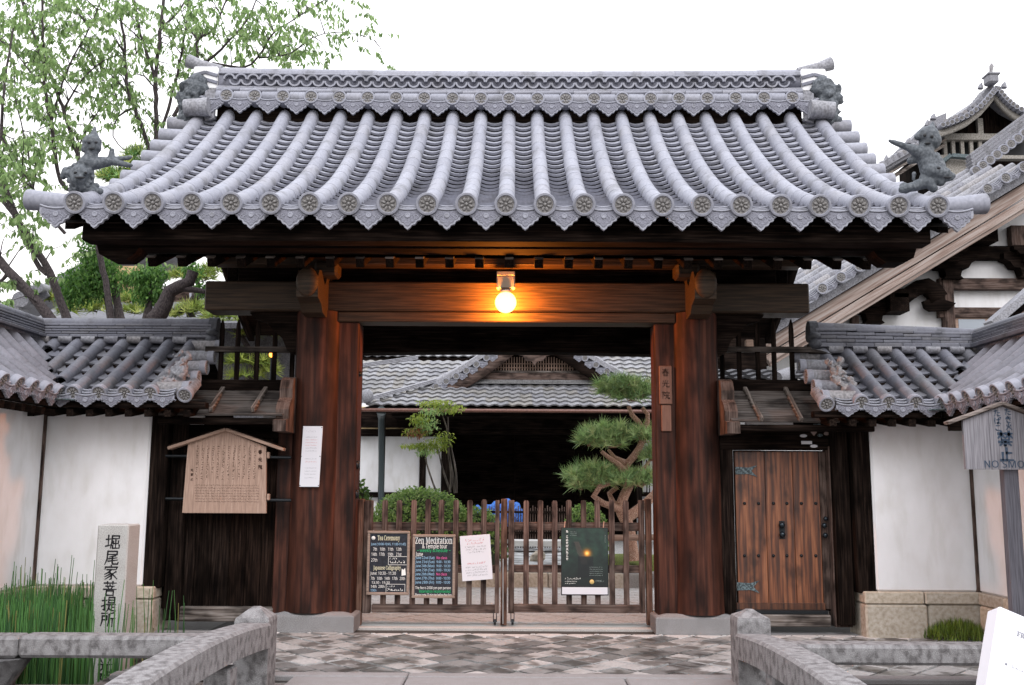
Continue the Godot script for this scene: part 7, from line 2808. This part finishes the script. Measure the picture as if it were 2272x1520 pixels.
func courtyard_plants() -> void:
	# terrace beyond the paving: kerb, gravel and moss
	var z0 := on_level(1130, 1303, 0.0).z
	var top := at(1130, 1272, -z0).y
	var s := st()
	span(s, Vector3(-9, -0.03, -26), Vector3(9, top - 0.012, z0 - 0.15), 0.0)
	structure("terrace", s, mats.gravel)
	var kerb := thing("terrace_kerb", "pale stone kerb of the inner garden terrace, seen under the picket gates", "kerb")
	var x := -4.0
	while x < 4.5:
		var l := rng.randf_range(0.9, 1.5)
		s = st()
		span(s, Vector3(x + 0.005, -0.02, z0 - 0.3), Vector3(x + l - 0.005, top, z0), 0.015)
		obj("kerb_stone", s, mats.sand[rng.randi() % 2] if x < 0.9 else mats.gravel, kerb)
		x += l
	s = st()
	span(s, Vector3(at(1125, 1215, 19).x, top - 0.01, -25.0), Vector3(at(1250, 1215, 19).x + 0.2, top + 0.012, z0 - 0.4), 0.01)
	var path := structure("path", s, mats.flag1)
	path.name = "path"
	s = st()
	var m0 := at(1340, 1258, 16.4)
	ball(s, Vector3(m0.x + 0.6, top - 0.12, -17.6), Vector3(1.4, 0.3, 1.3), Basis(), 20, 8)
	var moss := obj("moss_mound", s, mats.moss)
	tag(moss, "green moss mound at the foot of the courtyard pine, seen through the right leaf", "moss")
	s = st()
	var r0 := at(1192, 1236, 18.2)
	var rock := put("tied_stone", blob([[Vector3(0, 0.06, 0), Vector3(0.05, 0.1, 0), 0.1, 0.09], [Vector3(-0.04, 0.04, 0.02), Vector3(0.06, 0.04, 0.02), 0.09, 0.08]], 0.02, 0.04, 0.04, 2), mats.sand[2], null, Transform3D(Basis(), Vector3(r0.x, top + 0.02, -18.2)))
	tag(rock, "small brown stone standing on the garden path behind the gates", "stone")
	s = st()
	plate(s, 1130, 1200, 1252, 1213, 20.5, 0.6)
	var step := obj("stone_step", s, mats.granite)
	tag(step, "grey stone step before the dark porch, seen between the pickets", "step")
	s = st()
	tube(s, [at(1325, 1194, 15.9), at(1470, 1192, 15.9)], [0.05], 10)
	var pole := thing("barrier_pole", "pale horizontal pole on two legs in front of the courtyard pine trunk", "barrier")
	obj("pole", s, mats.cedar_h, pole)
	for px in [1335, 1462]:
		s = st()
		tube(s, [at(px, 1196, 15.95), Vector3(at(px, 1196, 15.95).x, -0.02, -15.95)], [0.035], 8)
		obj("leg", s, mats.cedar_v, pole)
	# blue tarpaulin over some goods
	var tp := []
	for e in [[1060, 1120, 0.16], [1080, 1118, 0.15], [1100, 1113, 0.2], [1125, 1110, 0.24], [1145, 1114, 0.18], [1092, 1122, 0.18]]:
		var p := at(e[0], e[1] + 9, 22.0)
		tp.append([p, p + Vector3(0.08, -0.3, 0.05), e[2] * 0.5, e[2] * 0.8])
	var tarp := put("tarpaulin", blob(tp, 0.035, 0.12, 0.04, 9), mats.tarp)
	tag(tarp, "crumpled bright blue tarpaulin before the dark porch, above the middle post", "tarpaulin")
	# bushes
	var b0 := at(930, 1165, 16.4)
	round_bush("round_bush", "large clipped round bush behind the left picket leaf", Vector3(b0.x, b0.y - 0.12, -16.4), Vector3(0.86, 0.72, 0.75), 5200, 0.06, BUSH)
	b0 = at(1060, 1170, 16.2)
	round_bush("round_bush", "smaller clipped bush between the round bush and the middle post", Vector3(b0.x, b0.y - 0.3, -16.2), Vector3(0.42, 0.62, 0.4), 2000, 0.055, BUSH)
	b0 = at(1300, 1165, 17.2)
	round_bush("round_bush", "clipped bush at the foot of the courtyard pine, behind the poster", Vector3(b0.x, b0.y - 0.3, -17.2), Vector3(0.42, 0.66, 0.4), 2200, 0.055, BUSH)
	b0 = at(806, 1100, 14.5)
	round_bush("round_bush", "dark glossy shrub peeping out beside the left jamb", Vector3(b0.x - 0.1, b0.y - 0.35, -14.5), Vector3(0.22, 0.55, 0.25), 500, 0.08, MAPLE)
	b0 = at(1000, 1225, 15.9)
	round_bush("round_bush", "low dark bush behind the blackboards", Vector3(b0.x, b0.y - 0.1, -16.9), Vector3(0.9, 0.42, 0.4), 2200, 0.06, MAPLE)
	pine("garden_pine", "courtyard pine with twisted orange trunk and three needle pads, seen through the gate", 16.6, [
		[[1402, 1245, 0, 0.12], [1398, 1190], [1392, 1160], [1376, 1128, 0, 0.1], [1388, 1092, 0.1], [1402, 1060, 0.1], [1384, 1040], [1404, 1015], [1423, 985], [1428, 952], [1404, 923], [1394, 900, 0, 0.035]],
		[[1388, 1150, 0, 0.1], [1420, 1128, 0.1], [1448, 1100, 0.2], [1475, 1060, 0.3, 0.06]], [[1384, 1045, 0, 0.07], [1361, 1022, -0.1], [1335, 1003, -0.2, 0.03]], [[1396, 1030, 0, 0.06], [1365, 1016, 0.2], [1350, 998, 0.2, 0.025]],
		[[1376, 1130, 0, 0.07], [1340, 1118, -0.2], [1318, 1103, -0.2], [1324, 1084, -0.2], [1352, 1072, -0.1, 0.04]], [[1428, 952, 0, 0.05], [1440, 925], [1425, 905, 0, 0.03]], [[1404, 1062, 0, 0.05], [1430, 1040], [1445, 1015, 0, 0.025]], [[1372, 1128, 0, 0.06], [1350, 1100, 0.2], [1370, 1080, 0.2, 0.04]]],
		[[1375, 855, 50, 22], [1418, 866, 42, 26], [1350, 868, 30, 14], [1395, 880, 40, 16], [1330, 968, 48, 26], [1305, 978, 28, 20], [1370, 962, 36, 22], [1425, 968, 40, 24], [1350, 985, 40, 12], [1295, 1058, 42, 26], [1330, 1050, 36, 22], [1385, 1066, 46, 22], [1425, 1066, 34, 24], [1290, 1078, 30, 14], [1445, 1010, 24, 20], [1340, 1072, 40, 12]], PINE, 0.95, "pine_bark", "pines", 0.09, 1.0)
	# sacred bamboo with thin stems
	var t := thing("nandina_shrub", "thin stemmed shrub with feathery yellow green and reddish leaves, left in the gate opening", "shrub")
	s = st()
	for l in [[[968, 1092], [950, 1040], [944, 1010], [940, 985]], [[1000, 1092], [985, 1050], [975, 1010], [968, 985]], [[1008, 1094], [1004, 1050], [996, 1000], [994, 925]], [[1012, 1094], [1012, 1050], [1000, 990], [988, 940], [975, 905]], [[998, 1092], [1001, 1060], [995, 1010], [985, 960]]]:
		branch(s, l, 17.6, 0.022, 0.012, 0.004, 6)
	obj("stem", s, mats.grey_v, t)
	var where := []
	var tints := []
	var red := [Color(0.3, 0.1, 0.05), Color(0.24, 0.13, 0.06), Color(0.16, 0.16, 0.04)]
	for e in [[965, 893, 46, 9, 150, 0], [1000, 905, 34, 12, 110, 0], [930, 930, 26, 16, 130, 0], [922, 958, 32, 12, 130, 1], [950, 940, 30, 20, 120, 2], [920, 988, 36, 6, 110, 0], [965, 985, 40, 16, 190, 0], [985, 970, 24, 16, 100, 0], [945, 1000, 26, 12, 80, 2], [960, 910, 34, 10, 90, 2]]:
		for k in int(e[4] * 1.5):
			var v := Vector3(rng.randfn(), rng.randfn(), rng.randfn()).normalized() * pow(rng.randf(), 0.5)
			var p := at(e[0] + v.x * e[2], e[1] + v.y * e[3], 17.6 + v.z * 0.3)
			var b := Basis(Vector3.UP, rng.randf() * TAU) * Basis(Vector3.RIGHT, rng.randf_range(-1.6, -0.2))
			where.append(Transform3D(b.scaled(Vector3.ONE * rng.randf_range(0.7, 1.3)), p))
			tints.append(green(red if e[5] == 1 and rng.randf() < 0.7 else (PINE if e[5] == 2 else PINE_LIGHT)))
	scatter("leaves", leaf_mesh(0.075, 0.026), mats.leaf, t, where, tints)

func reeds_and_grass() -> void:
	var s := st()
	tube(s, [Vector3.ZERO, Vector3(0, 0.5, 0), Vector3(0, 1.0, 0)], [0.006, 0.0055, 0.003], 5)
	var where := []
	var tints := []
	for k in 4600:
		var p := Vector3(rng.randf_range(-5.3, -3.4), -0.5, rng.randf_range(-10.7, -8.3))
		if absf(p.x + 3.86) < 0.22 and absf(p.z + 9.42) < 0.2:
			continue
		if p.x > -4.2 and p.z < -9.3 and rng.randf() < 0.75:
			continue
		if p.x > -4.0 and rng.randf() < 0.85:
			continue
		var tall := rng.randf_range(0.65, 1.08) + (0.25 if rng.randf() < 0.07 else 0.0)
		var b := Basis(Vector3(rng.randf() - 0.5, 0, rng.randf() - 0.5).normalized(), absf(rng.randfn()) * 0.06)
		where.append(Transform3D(b * Basis.from_scale(Vector3(1.0, tall, 1.0)), p))
		var g := rng.randf()
		tints.append(Color(0.2, 0.19, 0.06) if g < 0.06 else Color(0.07, 0.2, 0.04).lerp(Color(0.025, 0.085, 0.025), rng.randf()))
	var reeds := scatter("horsetail_reeds", done(s), mats.needle, null, where, tints)
	tag(reeds, "dense green horsetail reeds filling the trench left of the bridge", "reeds")
	# grass tuft at the foot of the right wall
	s = st()
	flat(s)
	tri(s, Vector3(-0.006, 0, 0), Vector3(0.006, 0, 0), Vector3(0, 0.1, 0.01))
	where = []
	tints = []
	var c := on_level(2120, 1416, 0.0)
	for k in 2600:
		var a := rng.randf() * TAU
		var r := sqrt(rng.randf())
		var p := c + Vector3(cos(a) * r * 0.34, 0.13 * (1 - r * r), sin(a) * r * 0.25)
		var b := Basis(Vector3.UP, rng.randf() * TAU) * Basis(Vector3.RIGHT, rng.randf_range(-0.9, 0.9))
		where.append(Transform3D(b.scaled(Vector3.ONE * rng.randf_range(0.6, 1.2)), p))
		tints.append(green([Color(0.12, 0.19, 0.02), Color(0.18, 0.24, 0.03), Color(0.08, 0.13, 0.02)]))
	var grass := scatter("grass_tuft", done(s), mats.needle, null, where, tints)
	tag(grass, "bright green grass tuft at the foot of the right wall", "grass")
